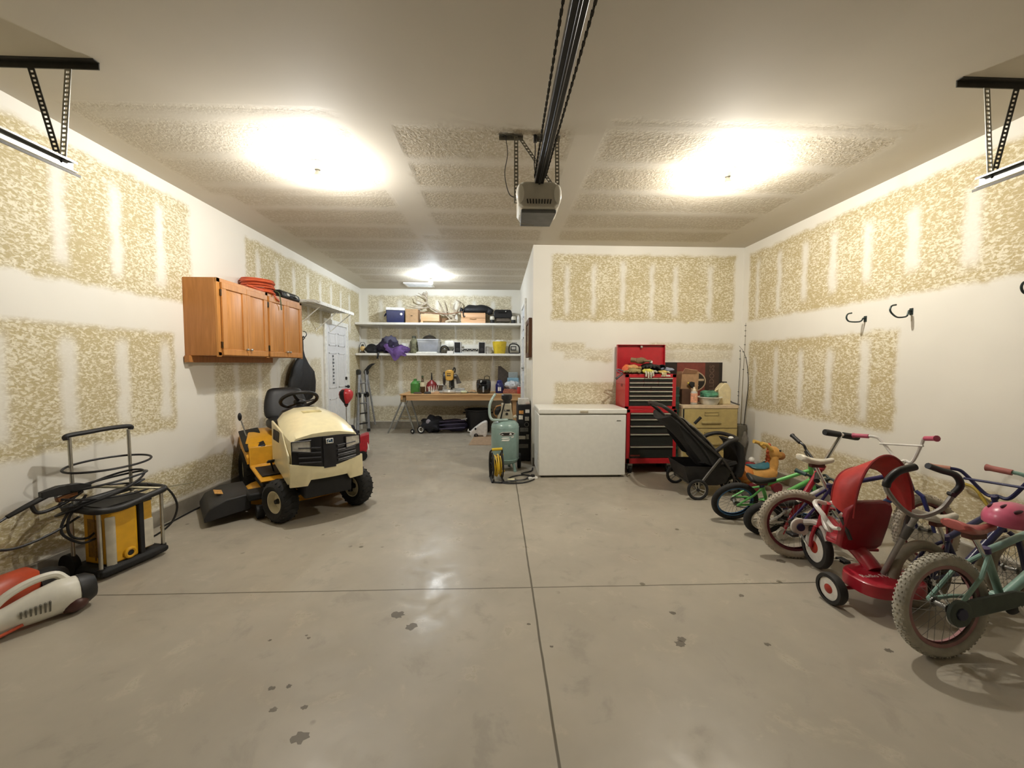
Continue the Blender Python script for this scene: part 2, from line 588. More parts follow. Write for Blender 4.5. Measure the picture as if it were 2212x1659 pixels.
# back door in the left wall
DW = K('e4e4e4', 0.35, nv=0.03)
d1 = struct(G().bb(XL, XL + 0.012, 6.78, 7.66, 0.10, 2.12).build('door_1', DW), 'white six panel door at the far end of the left wall')
def child(g, name, mat, parent, **k):
    return g.build(name, mat, parent, **k)
def panel(g, y0, y1, z0, z1):
    for (a, b, c, d) in ((y0, y1, z0, z0 + 0.025), (y0, y1, z1 - 0.025, z1), (y0, y0 + 0.025, z0, z1), (y1 - 0.025, y1, z0, z1)):
        g.bb(XL + 0.012, XL + 0.020, a, b, c, d)
    g.bb(XL + 0.012, XL + 0.016, y0 + 0.05, y1 - 0.05, z0 + 0.05, z1 - 0.05)
g = G()
for (z0, z1) in ((0.28, 0.80), (0.98, 1.62), (1.74, 1.98)):
    panel(g, 6.87, 7.17, z0, z1)
    panel(g, 7.27, 7.57, z0, z1)
child(g, 'door_panel', DW, d1, bev=0.003)
g = G()
g.bb(XL, XL + 0.03, 6.70, 6.78, 0.0, 2.20).bb(XL, XL + 0.03, 7.66, 7.74, 0.0, 2.20).bb(XL, XL + 0.03, 6.78, 7.66, 2.12, 2.20)
child(g, 'door_frame', WHITE, d1, bev=0.004)
child(G().cyl((XL + 0.012, 7.59, 0.98), (XL + 0.05, 7.59, 0.98), 0.014).ball((XL + 0.065, 7.59, 0.98), 0.03), 'knob', BLK, d1)
child(G().cyl((XL + 0.012, 7.59, 1.14), (XL + 0.04, 7.59, 1.14), 0.03), 'deadbolt', BLK, d1)
g = G()
for k in range(9):
    g.bb(XL + 0.0205, XL + 0.0215, 7.0 + (k % 2) * 0.02, 7.06 + (k % 3) * 0.01, 1.54 - k * 0.06, 1.575 - k * 0.06)
child(g, 'door_marking', K('6b6f72', 0.6), d1)

# house door in the alcove wall
d2 = struct(G().bb(XA - 0.012, XA, 6.62, 7.50, 0.40, 2.46).build('door_2', K('dfe4ea', 0.35, nv=0.03)), 'white door on the right side of the alcove')
g = G()
for (z0, z1) in ((0.58, 1.1), (1.3, 1.92), (2.04, 2.3)):
    for (y0, y1) in ((6.72, 7.0), (7.12, 7.40)):
        for (a, b, c, d) in ((y0, y1, z0, z0 + 0.025), (y0, y1, z1 - 0.025, z1), (y0, y0 + 0.025, z0, z1), (y1 - 0.025, y1, z0, z1)):
            g.bb(XA - 0.02, XA - 0.012, a, b, c, d)
child(g, 'door_panel', DW, d2)
g = G().bb(XA - 0.035, XA, 6.54, 6.62, 0.40, 2.54).bb(XA - 0.035, XA, 7.50, 7.58, 0.40, 2.54).bb(XA - 0.035, XA, 6.62, 7.50, 2.46, 2.54)
child(g, 'door_frame', WHITE, d2, bev=0.004)
child(G().cyl((XA - 0.012, 6.70, 1.36), (XA - 0.04, 6.70, 1.36), 0.014).ball((XA - 0.05, 6.70, 1.36), 0.026), 'knob', STEEL, d2)
# ---------------------------------------------------------------- ceiling lamps
PORC = K('d9d6cc', 0.3, nv=0.03)
for k, (x, y, c, e) in enumerate(LAMPS):
    t = thing('ceiling_lamp', ['bare bulb ceiling lamp above the riding mower', 'bare bulb ceiling lamp right of the garage door opener, warmest light',
                               'bare bulb ceiling lamp with cool light next to the ceiling vent'][k], 'lamp', (x, y, ZC), 0, 'bare bulb lamps on the ceiling')
    G().lathe([(0.0, -0.028), (0.035, -0.028), (0.052, -0.018), (0.062, -0.004), (0.062, 0.0)], seg=28).build('lamp_base', PORC, t)
    G().lathe([(0.019, -0.062), (0.024, -0.058), (0.028, -0.03), (0.030, -0.02)], seg=20).build('socket', PORC, t)
    mb = bpy.data.materials.new('mat_bulb')
    n = NT(mb)
    n.bsdf.inputs['Base Color'].default_value = (0.9, 0.9, 0.85, 1)
    n.bsdf.inputs['Emission Color'].default_value = c + (1,)
    n.bsdf.inputs['Emission Strength'].default_value = e
    bu = G().lathe([(0.0, -0.170), (0.014, -0.168), (0.025, -0.160), (0.032, -0.147), (0.034, -0.133), (0.0325, -0.120), (0.030, -0.108)], seg=14).build('bulb', mb, t)
    G().lathe([(0.0305, -0.108), (0.0295, -0.100), (0.021, -0.078), (0.0145, -0.062)], seg=16).build('bulb_collar', PORC, bu)

# vent in the ceiling by the back lamp
t = thing('ceiling_vent', 'flat white rectangular ceiling vent beside the cool back lamp', 'vent', (-1.62, 8.05, ZC))
g = G(t)
g.bb(-1.90, -1.34, 7.85, 7.89, 3.03, 3.05).bb(-1.90, -1.34, 8.21, 8.25, 3.03, 3.05).bb(-1.90, -1.86, 7.89, 8.21, 3.03, 3.05).bb(-1.38, -1.34, 7.89, 8.21, 3.03, 3.05)
g.build('vent_frame', WHITE, t, bev=0.003)
g = G(t)
for k in range(7):
    g.box((-1.62, 7.92 + k * 0.044, 3.036), (0.48, 0.034, 0.003), (25, 0, 0))
g.build('slat', WHITE, t)
G(t).bb(-1.86, -1.38, 7.89, 8.21, 3.047, 3.049).build('vent_backing', BLKM, t)

# ---------------------------------------------------------------- garage door opener
t = thing('garage_door_opener', 'grey garage door opener with long black rail hanging from the ceiling', 'garage door opener', (0.27, 2.75, ZC))
g = G(t)
def hsec(y, w, z0, z1, cut):
    x = 0.268
    return [(x - w + cut, y, z0), (x - w, y, z0 + cut), (x - w, y, z1 - cut), (x - w + cut, y, z1), (x + w - cut, y, z1), (x + w, y, z1 - cut), (x + w, y, z0 + cut), (x + w - cut, y, z0)]
g.loft([hsec(2.58, 0.125, 2.455, 2.615, 0.03), hsec(2.60, 0.138, 2.448, 2.622, 0.025), hsec(2.80, 0.138, 2.445, 2.625, 0.02), hsec(2.88, 0.125, 2.45, 2.62, 0.03)])
g.build('housing', K('d3cfc2', 0.38, nv=0.04), t, bev=0.006)
g = G(t)
g.prism([(0.150, 2.60), (0.386, 2.60), (0.378, 2.86), (0.158, 2.86)], 'z', 2.425, 2.448)
g.build('shaded_underside', K('6f7070', 0.45), t, bev=0.006)  # grey sheet: shade on the opener's underside, put into the colour
g = G(t)
for k in range(9):
    g.box((0.192 + k * 0.019, 2.579, 2.490), (0.006, 0.012, 0.028), (0, -10 + k * 2.5, 0))
g.build('vent_slots', BLKM, t)
for s in (-1, 1):
    G(t).ball((0.268 + s * 0.122, 2.60, 2.54), (0.03, 0.035, 0.07), 16, 10).build('lens', K('f6f3e8', 0.2, nv=0.02), t)
G(t).bb(0.240, 0.298, -0.95, 2.62, 2.605, 2.650).bb(0.262, 0.276, -0.95, 2.62, 2.598, 2.612).build('rail', K('1d1c1b', 0.35, 0.4), t, bev=0.004)
G(t).box((0.262, 2.50, 2.622), (0.05, 0.012, 0.03)).build('sprocket_guard', STEEL, t)
CH = K('2b2822', 0.4, 0.7)
for s in (-1, 1):
    g = G(t)
    x = 0.268 + s * 0.056
    for k in range(150):
        y = -0.6 + k * 0.021
        g.box((x - s * 0.022 * max(0, (y - 1.2)) / 1.4, y, 2.625), (0.006 if k % 2 else 0.011, 0.019, 0.012 if k % 2 else 0.008))
    g.build('chain', CH, t)
PERF = K('8c8a80', 0.4, 0.7)
g = G(t)
perf(g, (0.005, 2.81, 3.04), (0.175, 2.83, 3.04), 0.035, 0.003, (0, 1, 0), 6)
perf(g, (0.275, 2.82, 3.04), (0.44, 2.82, 3.04), 0.035, 0.003, (0, 1, 0), 6)
g.bb(0.005, 0.175, 2.826, 2.829, 3.015, 3.05).bb(0.275, 0.44, 2.836, 2.839, 3.015, 3.05)
g.build('ceiling_bracket', PERF, t)
for a, b, n in (((0.125, 2.80, 3.03), (0.125, 2.74, 2.54), 18), ((0.415, 2.80, 3.03), (0.412, 2.74, 2.58), 17), ((0.15, 2.815, 3.03), (0.405, 2.79, 2.66), 18)):
    g = G(t)
    perf(g, a, b, 0.03, 0.003, (1, 0, 0.0), n)
    g.build('hanger_strap', PERF, t)
G(t).curve([(0.05, 2.80, 3.03), (0.065, 2.79, 2.90), (0.045, 2.78, 2.76), (0.075, 2.77, 2.62), (0.13, 2.75, 2.58)], 0.003, 6).build('wire', BLK, t)
G(t).curve([(0.262, 2.82, 2.99), (0.262, 2.81, 2.93), (0.255, 2.80, 2.84), (0.262, 2.79, 2.76), (0.265, 2.78, 2.68), (0.235, 2.75, 2.63)], 0.004, 6).cyl((0.262, 2.82, 3.0), (0.262, 2.82, 3.05), 0.012).build('power_cord', BLK, t)
G(t).curve([(0.15, 2.72, 2.47), (0.14, 2.70, 2.40), (0.19, 2.66, 2.37), (0.24, 2.65, 2.36)], 0.0012, 5).build('cord', K('8a7f5c', 0.6), t)

# ---------------------------------------------------------------- garage door tracks
def track(label, xs, s, yb, xin, xout, za):
    t = thing('garage_door_track', label, 'garage door track', (xs, yb, ZC), 0, 'overhead tracks of the garage door')
    D = K('3a3833', 0.5, 0.5)
    g = G(t)
    x0, x1 = (xs - 0.62, xin) if s < 0 else (xin, xs + 0.62)
    g.bb(x0, x1, yb - 0.002, yb + 0.004, 3.012, 3.05).bb(x0, x1, yb - 0.03, yb + 0.004, 3.045, 3.05)
    g.build('ceiling_angle', D, t)
    for xt, mm in ((xs + s * (-0.06), K('a7a69d', 0.35, 0.8)), (xout, D)):
        g = G(t)
        perf(g, (xt, yb, 3.03), (xs + (0.01 if xt == xout else -0.01) * s, yb - 0.005, za), 0.036, 0.003, (1, 0, 0), 21)
        g.build('hanger_strap', mm, t)
    g = G(t)
    z0, z1 = za - 0.045, za + 0.012
    for (u0, u1, w0, w1) in ((0, 0.004, 0, 1), (0, 0.03, 0.93, 1), (0, 0.03, 0, 0.07), (0.028, 0.032, 0.82, 1)):
        g.bb(xs - s * u0, xs - s * u1, -0.9, yb + 0.05, z0 + (z1 - z0) * w0, z0 + (z1 - z0) * w1)
    g.build('rail', K('9a9a96', 0.3, 0.9), t)
    G(t).bb(xs - s * 0.034, xs - s * 0.03, -0.9, yb + 0.06, z0 - 0.022, z0 - 0.008).build('lower_rail', D, t)
    G(t).cyl((xs - s * 0.004, yb - 0.01, za - 0.01), (xs + s * 0.03, yb - 0.01, za - 0.01), 0.008, seg=8).build('bolt', STEEL, t)
    return t
track('overhead door track with punched steel hangers on the left wall side', -2.39, -1, 2.256, -2.17, -2.53, 2.53)
track('overhead door track with punched steel hangers on the right wall side', 2.86, 1, 2.193, 2.62, 2.985, 2.52)
# ---------------------------------------------------------------- riding mower
YEL, CREAM, BLKP = K('e2a52c', 0.35, nv=0.05), K('f5eac0', 0.3, nv=0.03, coat=0.4), K('171718', 0.5)
def tyre(parent, c, ax, r, w, rr, tm, rm, rim_name='rim', lug=0, name='wheel', dish=0.25):
    """tyre with rim and hub as its sub-parts"""
    c, ax = V(c), V(ax).normalized()
    h = w / 2
    g = G()
    e = min(h * 0.6, (r - rr) * 0.45)
    g.lathe([(rr, -h * 0.72), (rr + (r - rr) * 0.5, -h), (r - e * 0.5, -h * 0.86), (r, -h * 0.45), (r, h * 0.45), (r - e * 0.5, h * 0.86), (rr + (r - rr) * 0.5, h), (rr, h * 0.72)], c, ax, 36, caps=False)
    if lug:
        x, y = g.frame3(ax)
        for k in range(lug):
            a = 2 * PI * k / lug
            d = x * math.cos(a) + y * math.sin(a)
            tn = ax.cross(d)
            for s in (-1, 1):
                p = c + d * (r - 0.001) + ax * (s * h * 0.42)
                u = (ax * s + tn * 0.6).normalized()
                n = d.cross(u)
                q = [p + u * (i * h * 0.46) + n * (j * r * 0.022) + d * k2 - d * (0.012 if i > 0 else 0) for i in (-1, 1) for j in (-1, 1) for k2 in (-0.008, r * 0.035)]
                g.add(q, [(0, 1, 3, 2), (4, 6, 7, 5), (0, 4, 5, 1), (2, 3, 7, 6), (0, 2, 6, 4), (1, 5, 7, 3)])
    t = g.build(name, tm, parent)
    G().lathe([(0.0, -h * dish), (rr * 0.35, -h * dish), (rr * 0.75, -h * dish * 0.4), (rr * 0.93, -h * 0.74), (rr * 1.03, -h * 0.74), (rr * 1.03, h * 0.74),
               (rr * 0.93, h * 0.74), (rr * 0.75, h * dish * 0.4), (rr * 0.35, h * dish), (0.0, h * dish)], c, ax, 32).build(rim_name, rm, t)
    G().lathe([(0.0, -h * 0.6), (rr * 0.2, -h * 0.6), (rr * 0.26, -h * dish), (rr * 0.26, h * dish), (rr * 0.2, h * 0.6), (0.0, h * 0.6)], c, ax, 14).build('hub', BLK, t)
    return t

mo = thing('riding_mower', 'yellow riding lawn mower with pale hood, black seat and side discharge chute', 'riding mower', (-1.70, 3.69, 0), -50)
def hring(x, w, zb, zt, ch, crown=0.02):
    return [(x, -w, zb), (x, w, zb), (x, w, zt - ch), (x, w - ch * 0.55, zt - ch * 0.30), (x, w * 0.42, zt + crown * 0.7), (x, 0, zt + crown), (x, -w * 0.42, zt + crown * 0.7), (x, -w + ch * 0.55, zt - ch * 0.30), (x, -w, zt - ch)]
G().loft([hring(-0.52, 0.235, 0.48, 0.93, 0.10), hring(-0.46, 0.255, 0.46, 0.955, 0.09), hring(-0.25, 0.285, 0.42, 0.93, 0.09), hring(-0.02, 0.30, 0.40, 0.885, 0.09),
          hring(0.14, 0.29, 0.40, 0.835, 0.08), hring(0.225, 0.275, 0.42, 0.785, 0.05)]).build('hood', CREAM, mo, angle=35)
g = G()
for k in range(3):
    g.box((-0.21 - k * 0.028, 0, 0.945 + k * 0.0035), (0.012, 0.17, 0.006), (0, 10, 0))
g.build('hood_vent', K('d8cc9c', 0.4), mo)
# black grille with slats
def front(y, z, off=0.0):
    return (0.305 - 0.6 * y * y - 0.10 * (z - 0.55) + off, y, z)
gr = G().sheet(20, 6, lambda u, v: front(-0.29 + 0.58 * u, 0.49 + 0.10 * abs(2 * u - 1) ** 1.6 * 0.6 + v * (0.285 - 0.09 * abs(2 * u - 1) ** 2)), 0.03).build('grille', K('1c1c1f', 0.4), mo)
g = G()
for s in (-1, 1):
    for k in range(4):
        z = 0.555 + k * 0.042
        g.tube([front(s * (0.07 + 0.17 * i / 6), z + 0.012 * i / 6, 0.008) for i in range(7)], 0.009, 6)
        g.tube([front(s * (0.07 + 0.17 * i / 6), z - 0.016 + 0.012 * i / 6, 0.002) for i in range(7)], 0.006, 6)
g.build('slat', K('2c2c30', 0.35), gr)
g = G().sheet(6, 2, lambda u, v: front(-0.05 + 0.1 * u, 0.50 + 0.27 * v, 0.012), 0.02)
g.build('grille_spine', K('222226', 0.35), gr)
em = G().box(front(0, 0.735, 0.030), (0.008, 0.062, 0.046), (0, -4, 0)).build('emblem', K('e9e7df', 0.25, nv=0), gr, bev=0.008)
g = G().box(front(0, 0.735, 0.036), (0.003, 0.048, 0.034), (0, -4, 0))
g.build('emblem_field', K('2d4a66', 0.3, nv=0), em, bev=0.005)
g = G().tube([front(-0.019, 0.722, 0.039), front(-0.012, 0.742, 0.039), front(0.004, 0.747, 0.039), front(0.006, 0.738, 0.039)], 0.0028, 6)
g.tube([front(-0.018, 0.722, 0.039), front(0.017, 0.723, 0.039)], 0.0028, 6)
g.build('emblem_mark', K('f4f2ea', 0.3, nv=0), em)
LENS = K('c9c7bd', 0.08, 0.25, nv=0.18, ns=30)
for s in (-1, 1):
    hl = G().sheet(6, 4, lambda u, v: front(s * (0.15 + 0.135 * u), 0.650 + 0.022 * u + v * (0.098 - 0.02 * u), 0.014), 0.02 * s).build('headlight', LENS, mo)
    g = G()
    pts = [front(s * a, b, 0.016) for a, b in ((0.147, 0.648), (0.287, 0.670), (0.287, 0.750), (0.147, 0.752))]
    g.tube(pts, 0.006, 6, closed=True)
    g.build('headlight_rim', BLK, hl)
# pale lower bumper that carries round the sides
def bump_ring(y):
    x = 0.315 - 0.6 * y * y
    z0 = 0.36 + (0.05 if abs(y) < 0.16 else 0)
    return [(x, y, z0), (x + 0.012, y, z0 + 0.03), (x, y, 0.50 + 0.2 * abs(y)), (x - 0.03, y, 0.50 + 0.2 * abs(y)), (x - 0.03, y, z0)]
G().loft([bump_ring(-0.308 + 0.616 * i / 24) for i in range(25)]).build('bumper', CREAM, mo, angle=50)
for s in (-1, 1):
    G().prism([(-0.46, 0.46), (0.15, 0.36), (0.22, 0.40), (0.18, 0.62), (-0.02, 0.80), (-0.46, 0.86)], 'y', s * 0.288, s * 0.306).build('side_panel', CREAM, mo, bev=0.006)
    g = G()
    for k in range(5):
        g.box((-0.15 - k * 0.05, s * 0.308, 0.74), (0.03, 0.008, 0.10), (0, 20, 0))
    g.build('side_vent', BLKP, mo)
G().bb(0.05, 0.27, -0.20, 0.20, 0.24, 0.42).bb(-1.2, 0.1, -0.17, 0.17, 0.22, 0.34).build('chassis', BLKM, mo, bev=0.01)
G().tube([(0, -0.30, 0.20), (0, -0.12, 0.25), (0, 0.12, 0.25), (0, 0.30, 0.20)], 0.028, 8).cyl((0, -0.28, 0.14), (0, -0.28, 0.34), 0.022).cyl((0, 0.28, 0.14), (0, 0.28, 0.34), 0.022).build('front_axle', BLKP, mo)
RIM = K('d8cfb0', 0.4, nv=0.08)
sa = V((-0.34, 0.94, 0))
tyre(mo, (0, -0.335, 0.19), sa, 0.19, 0.155, 0.098, RUB, RIM, lug=22)
tyre(mo, (0, 0.335, 0.19), sa, 0.19, 0.155, 0.098, RUB, RIM, lug=22)
tyre(mo, (-1.2, -0.37, 0.245), (0, 1, 0), 0.245, 0.22, 0.12, RUB, RIM, lug=20)
tyre(mo, (-1.2, 0.37, 0.245), (0, 1, 0), 0.245, 0.22, 0.12, RUB, RIM, lug=20)
# golden rear body, fenders, foot boards
g = G()
g.loft([[(x, -w, zb), (x, -w, zt - 0.06), (x, -w + 0.08, zt), (x, w - 0.08, zt), (x, w, zt - 0.06), (x, w, zb), (x, w - 0.06, zb - 0.0), (x, -w + 0.06, zb)] for (x, w, zb, zt) in
        ((-1.52, 0.40, 0.50, 0.62), (-1.42, 0.46, 0.50, 0.66), (-1.15, 0.48, 0.50, 0.66), (-0.95, 0.48, 0.47, 0.62), (-0.82, 0.47, 0.38, 0.50))])
g.build('fender', YEL, mo, angle=50)
for s in (-1, 1):
    g = G().prism([(-0.86, 0.40), (-0.80, 0.34), (-0.20, 0.325), (-0.16, 0.345), (-0.78, 0.365), (-0.83, 0.55), (-0.90, 0.58)], 'y', s * 0.17, s * 0.45)
    g.build('foot_board', YEL, mo, bev=0.008)
    G().bb(-0.70, -0.30, s * 0.21, s * 0.42, 0.352, 0.366).build('foot_mat', BLKM, mo, bev=0.004)
G().cyl((-0.42, -0.30, 0.34), (-0.40, -0.33, 0.46), 0.008).box((-0.40, -0.33, 0.47), (0.09, 0.06, 0.018), (0, -20, 0)).build('pedal', BLK, mo, bev=0.004)
for s in (-1, 1):
    g = G().loft([[(x, s * a, z) for (x, a, z) in ((-1.25 + k * 0.14, 0.30, 0.64 - k * 0.035), (-1.25 + k * 0.14, 0.475, 0.62 - k * 0.04), (-1.25 + k * 0.14, 0.49, 0.675 - k * 0.05), (-1.25 + k * 0.14, 0.30, 0.70 - k * 0.045))] for k in range(4)])
    g.build('fender_tray', BLKP, mo, bev=0.01)
G().tube([(-1.10, -0.43, 0.62), (-1.14, -0.47, 0.80)], 0.007, 6).build('lever', STEEL, mo)
G().ball((-1.15, -0.48, 0.84), (0.02, 0.02, 0.045), 10, 8).build('lever_grip', BLK, mo)
# seat
g = G().loft([[(-1.32, y, z) if 0 else (x, y * w, z + zz) for (y, zz) in ((-1, 0.0), (-1.0, 0.06), (-0.75, 0.10), (0.75, 0.10), (1, 0.06), (1, 0.0))] for (x, w, z) in ((-1.34, 0.20, 0.70), (-1.22, 0.235, 0.70), (-0.98, 0.24, 0.70), (-0.88, 0.20, 0.695))])
g.build('seat', BLKP, mo, sub=1, bev=0.015)
def sb(t):
    z = 0.76 + 0.36 * t
    w = 0.235 * (1 - 0.25 * max(0, t - 0.55) / 0.45) * (0.9 if t < 0.1 else 1)
    x = -1.26 - 0.13 * t
    return [(x + 0.055, -w * 0.75, z), (x + 0.03, -w, z), (x - 0.03, -w, z), (x - 0.05, -w * 0.75, z), (x - 0.05, w * 0.75, z), (x - 0.03, w, z), (x + 0.03, w, z), (x + 0.055, w * 0.75, z)]
G().loft([sb(0), sb(0.15), sb(0.4), sb(0.65), sb(0.85), sb(0.95), [(-1.39 + (p[0] + 1.38) * 0.4, p[1] * 0.8, 1.135) for p in sb(0.98)]]).build('seat_back', BLKP, mo, sub=1)
G().bb(-1.30, -1.0, -0.14, 0.14, 0.64, 0.71).build('seat_base', BLKM, mo, bev=0.01)
# dash and steering wheel
G().loft([hring(-0.68, 0.15, 0.55, 0.92, 0.06), hring(-0.58, 0.22, 0.50, 0.955, 0.06), hring(-0.50, 0.23, 0.48, 0.94, 0.06)]).build('dash', BLKP, mo)
axw = V((-0.52, 0, 0.85)).normalized()
cw = V((-0.70, 0, 1.03))
sw = G().torus(cw, 0.175, 0.018, axw, 40, 10)
for a in (90, 210, 330):
    x = axw.cross(V((0, 1, 0))).normalized()
    d = x * math.cos(R(a)) + V((0, 1, 0)) * math.sin(R(a))
    sw.tube([cw - axw * 0.03, cw - axw * 0.02 + d * 0.09, cw + d * 0.17], [0.022, 0.02, 0.014], 8, flat=0.5)
sw.ball(cw - axw * 0.025, (0.06, 0.06, 0.035), 16, 8)
sw = sw.build('steering_wheel', BLKP, mo)
G().cyl(cw - axw * 0.03, cw - axw * 0.20, 0.035, 0.05).build('steering_column', BLKP, mo)
# deck with discharge chute on the right-hand side
G().loft([[(-0.58 + a * rx, b * ry, z) for a, b in ((math.cos(2 * PI * k / 24), math.sin(2 * PI * k / 24)) for k in range(24))] for (rx, ry, z) in ((0.36, 0.54, 0.075), (0.37, 0.55, 0.16), (0.34, 0.52, 0.20), (0.25, 0.42, 0.225))]).build('deck', YEL, mo)
G().bb(-0.40, -0.20, -0.55, -0.30, 0.17, 0.24).bb(-0.75, -0.35, -0.42, 0.30, 0.22, 0.27).build('deck_cover', BLKM, mo, bev=0.02)
def ch(y, x0, x1, zb, zt):
    return [(x0, y, zb), (x0 + 0.02, y, zt - 0.015), (x0 + 0.06, y, zt), (x1 - 0.06, y, zt), (x1 - 0.02, y, zt - 0.015), (x1, y, zb)]
G().loft([ch(-0.52, -0.80, -0.26, 0.09, 0.235), ch(-0.70, -0.84, -0.24, 0.075, 0.225), ch(-0.82, -0.84, -0.24, 0.055, 0.17), ch(-0.86, -0.84, -0.24, 0.05, 0.10)]).build('discharge_chute', K('2b2b2c', 0.55), mo, bev=0.006)
G().box((-0.52, -0.72, 0.224), (0.15, 0.10, 0.003), (-14, 0, 0)).build('warning_label', K('d8a35a', 0.5, nv=0.3, ns=60), mo)
for (x, y) in ((-0.20, -0.46), (-0.20, 0.46)):
    G().cyl((x, y - 0.03, 0.065), (x, y + 0.03, 0.065), 0.06, seg=20).build('deck_wheel', BLKM, mo)

# ---------------------------------------------------------------- wall cabinet
OAK, OAKD = wood('b4793c', 'c88b48', 2, 10), wood('a56c34', 'b97c40', 2, 10)
ca = thing('wall_cabinet', 'oak wall cabinet with four raised panel doors on the left wall', 'cabinet', (XL, 4.57, 1.49))
YC0, YC1, XF = 3.78, 5.36, -2.685
G(ca).bb(XL, XF, YC0, YC1, 1.495, 2.235).build('body', OAKD, ca, bev=0.003)
G(ca).bb(XL + 0.012, XL + 0.06, YC0 - 0.025, YC1 - 0.25, 1.43, 1.495).build('cleat', OAKD, ca, bev=0.003)
g = G(ca)
for (a, b) in ((YC0, YC0 + 0.045), (4.545, 4.595), (YC1 - 0.045, YC1)):
    g.bb(XF, XF + 0.02, a, b, 1.485, 2.235)
g.bb(XF, XF + 0.02, YC0, YC1, 2.195, 2.235).bb(XF, XF + 0.02, YC0, YC1, 1.495, 1.53)
g.build('face_frame', OAK, ca, bev=0.002)
for k, (a, b) in enumerate(((3.825, 4.185), (4.19, 4.55), (4.59, 4.955), (4.96, 5.325))):
    g = G(ca)
    x0, x1 = XF + 0.02, XF + 0.04
    for (p, q, r, s) in ((a, b, 1.50, 1.56), (a, b, 2.14, 2.20), (a, a + 0.06, 1.56, 2.14), (b - 0.06, b, 1.56, 2.14)):
        g.bb(x0, x1, p, q, r, s)
    d = g.build('door', OAK, ca, bev=0.004)
    g = G(ca)
    ya, yb, za, zb = a + 0.06, b - 0.06, 1.56, 2.14
    ins = 0.035
    g.add([(x0 + 0.006, ya, za), (x0 + 0.006, yb, za), (x0 + 0.006, yb, zb), (x0 + 0.006, ya, zb),
           (x1 - 0.002, ya + ins, za + ins), (x1 - 0.002, yb - ins, za + ins), (x1 - 0.002, yb - ins, zb - ins), (x1 - 0.002, ya + ins, zb - ins)],
          [(0, 1, 5, 4), (1, 2, 6, 5), (2, 3, 7, 6), (3, 0, 4, 7), (4, 5, 6, 7)])
    p = g.build('door_panel', OAK, d)
    yk = b - 0.03 if k % 2 == 0 else a + 0.03
    G(ca).cyl((x1, yk, 1.565), (x1 + 0.012, yk, 1.565), 0.006).ball((x1 + 0.018, yk, 1.565), 0.013, 12, 8).build('knob', STEEL, d)
    yh = a - 0.004 if k % 2 == 0 else b + 0.004
    g = G(ca)
    for z in (1.60, 2.10):
        g.bb(x0 - 0.002, x1 - 0.004, yh - 0.008, yh + 0.008, z - 0.03, z + 0.03)
    g.build('hinge', K('4a3a22', 0.4, 0.6), d)

# things on top of the cabinet
co = thing('extension_cord', 'coiled orange extension cord on top of the oak wall cabinet', 'extension cord', (-2.82, 4.66, 2.235))
g = G(co)
for k in range(9):
    z = 2.247 + k * 0.0185
    rr = 0.165 - 0.004 * (k % 3)
    oy = 0.012 * math.sin(k * 1.7)
    g.torus((-2.815 + 0.01 * math.cos(k * 2.1), 4.66 + oy, z), rr, 0.0095, (0.05 * math.sin(k), 0.06 * math.cos(k * 1.3), 1), 36, 6)
    if k < 5:
        g.torus((-2.815, 4.66 + oy, z), rr - 0.025, 0.0095, (0, 0, 1), 32, 6)
g.curve([(-2.80, 4.50, 2.26), (-2.74, 4.40, 2.262), (-2.70, 4.42, 2.262), (-2.69, 4.55, 2.258), (-2.66, 4.68, 2.24), (-2.635, 4.72, 2.19), (-2.632, 4.77, 2.17)], 0.009, 8)
g.curve([(-2.80, 4.45, 2.262), (-2.72, 4.33, 2.27), (-2.69, 4.48, 2.25), (-2.68, 4.6, 2.255)], 0.009, 8)
g.build('cord', K('c95c38', 0.45, nv=0.08), co)
G(co).curve([(-2.70, 4.79, 2.30), (-2.65, 4.80, 2.27), (-2.632, 4.80, 2.18), (-2.630, 4.81, 2.07)], 0.006, 6).build('tie', K('4c5a33', 0.7), co)
cs = thing('tool_case', 'small black plastic tool case lying beside the orange cord on the cabinet', 'case', (-2.80, 5.10, 2.235))
G(cs).prism([(-2.93, 2.236), (-2.66, 2.236), (-2.645, 2.262), (-2.66, 2.31), (-2.70, 2.335), (-2.90, 2.335), (-2.94, 2.30)], 'y', 4.90, 5.30).build('body', K('20211f', 0.45), cs, bev=0.012)
for y in (5.0, 5.2):
    G(cs).box((-2.647, y, 2.285), (0.012, 0.045, 0.035), (0, -20, 0)).build('latch', K('b8b8b0', 0.4), cs, bev=0.003)
g = G(cs).curve([(-2.648, 5.04, 2.27), (-2.62, 5.06, 2.268), (-2.62, 5.14, 2.268), (-2.648, 5.16, 2.27)], 0.008, 6)
g.build('handle', BLK, cs)

# wire shelf beyond the cabinet
ws = thing('wire_shelf', 'white wire shelf on slanted braces between the cabinet and the back door', 'shelf', (XL, 6.3, 2.29))
g = G(ws)
for k in range(62):
    y = 5.55 + k * 0.024
    g.tube([(XL + 0.002, y, 2.32), (-2.60, y, 2.32), (-2.59, y, 2.31), (-2.588, y, 2.29)], 0.0022, 5, caps=False)
g.build('wires', WHITE, ws)
G(ws).bb(XL + 0.001, -2.59, 5.75, 7.04, 2.324, 2.336).build('shelf_board', WHITE, ws)
g = G(ws)
for (x, z) in ((-2.592, 2.322), (-2.586, 2.285), (-2.85, 2.314), (-2.72, 2.314), (XL + 0.006, 2.314)):
    g.tube([(x, 5.55, z), (x, 7.04, z)], 0.0045, 6)
g.bb(-2.598, -2.580, 5.74, 7.04, 2.283, 2.327)
g.build('shelf_rail', WHITE, ws)
for y in (5.85, 6.45, 6.95):
    G(ws).tube([(-2.60, y, 2.30), (XL + 0.005, y, 1.98)], 0.008, 6).bb(XL, XL + 0.006, y - 0.012, y + 0.012, 1.95, 2.01).build('brace', WHITE, ws)

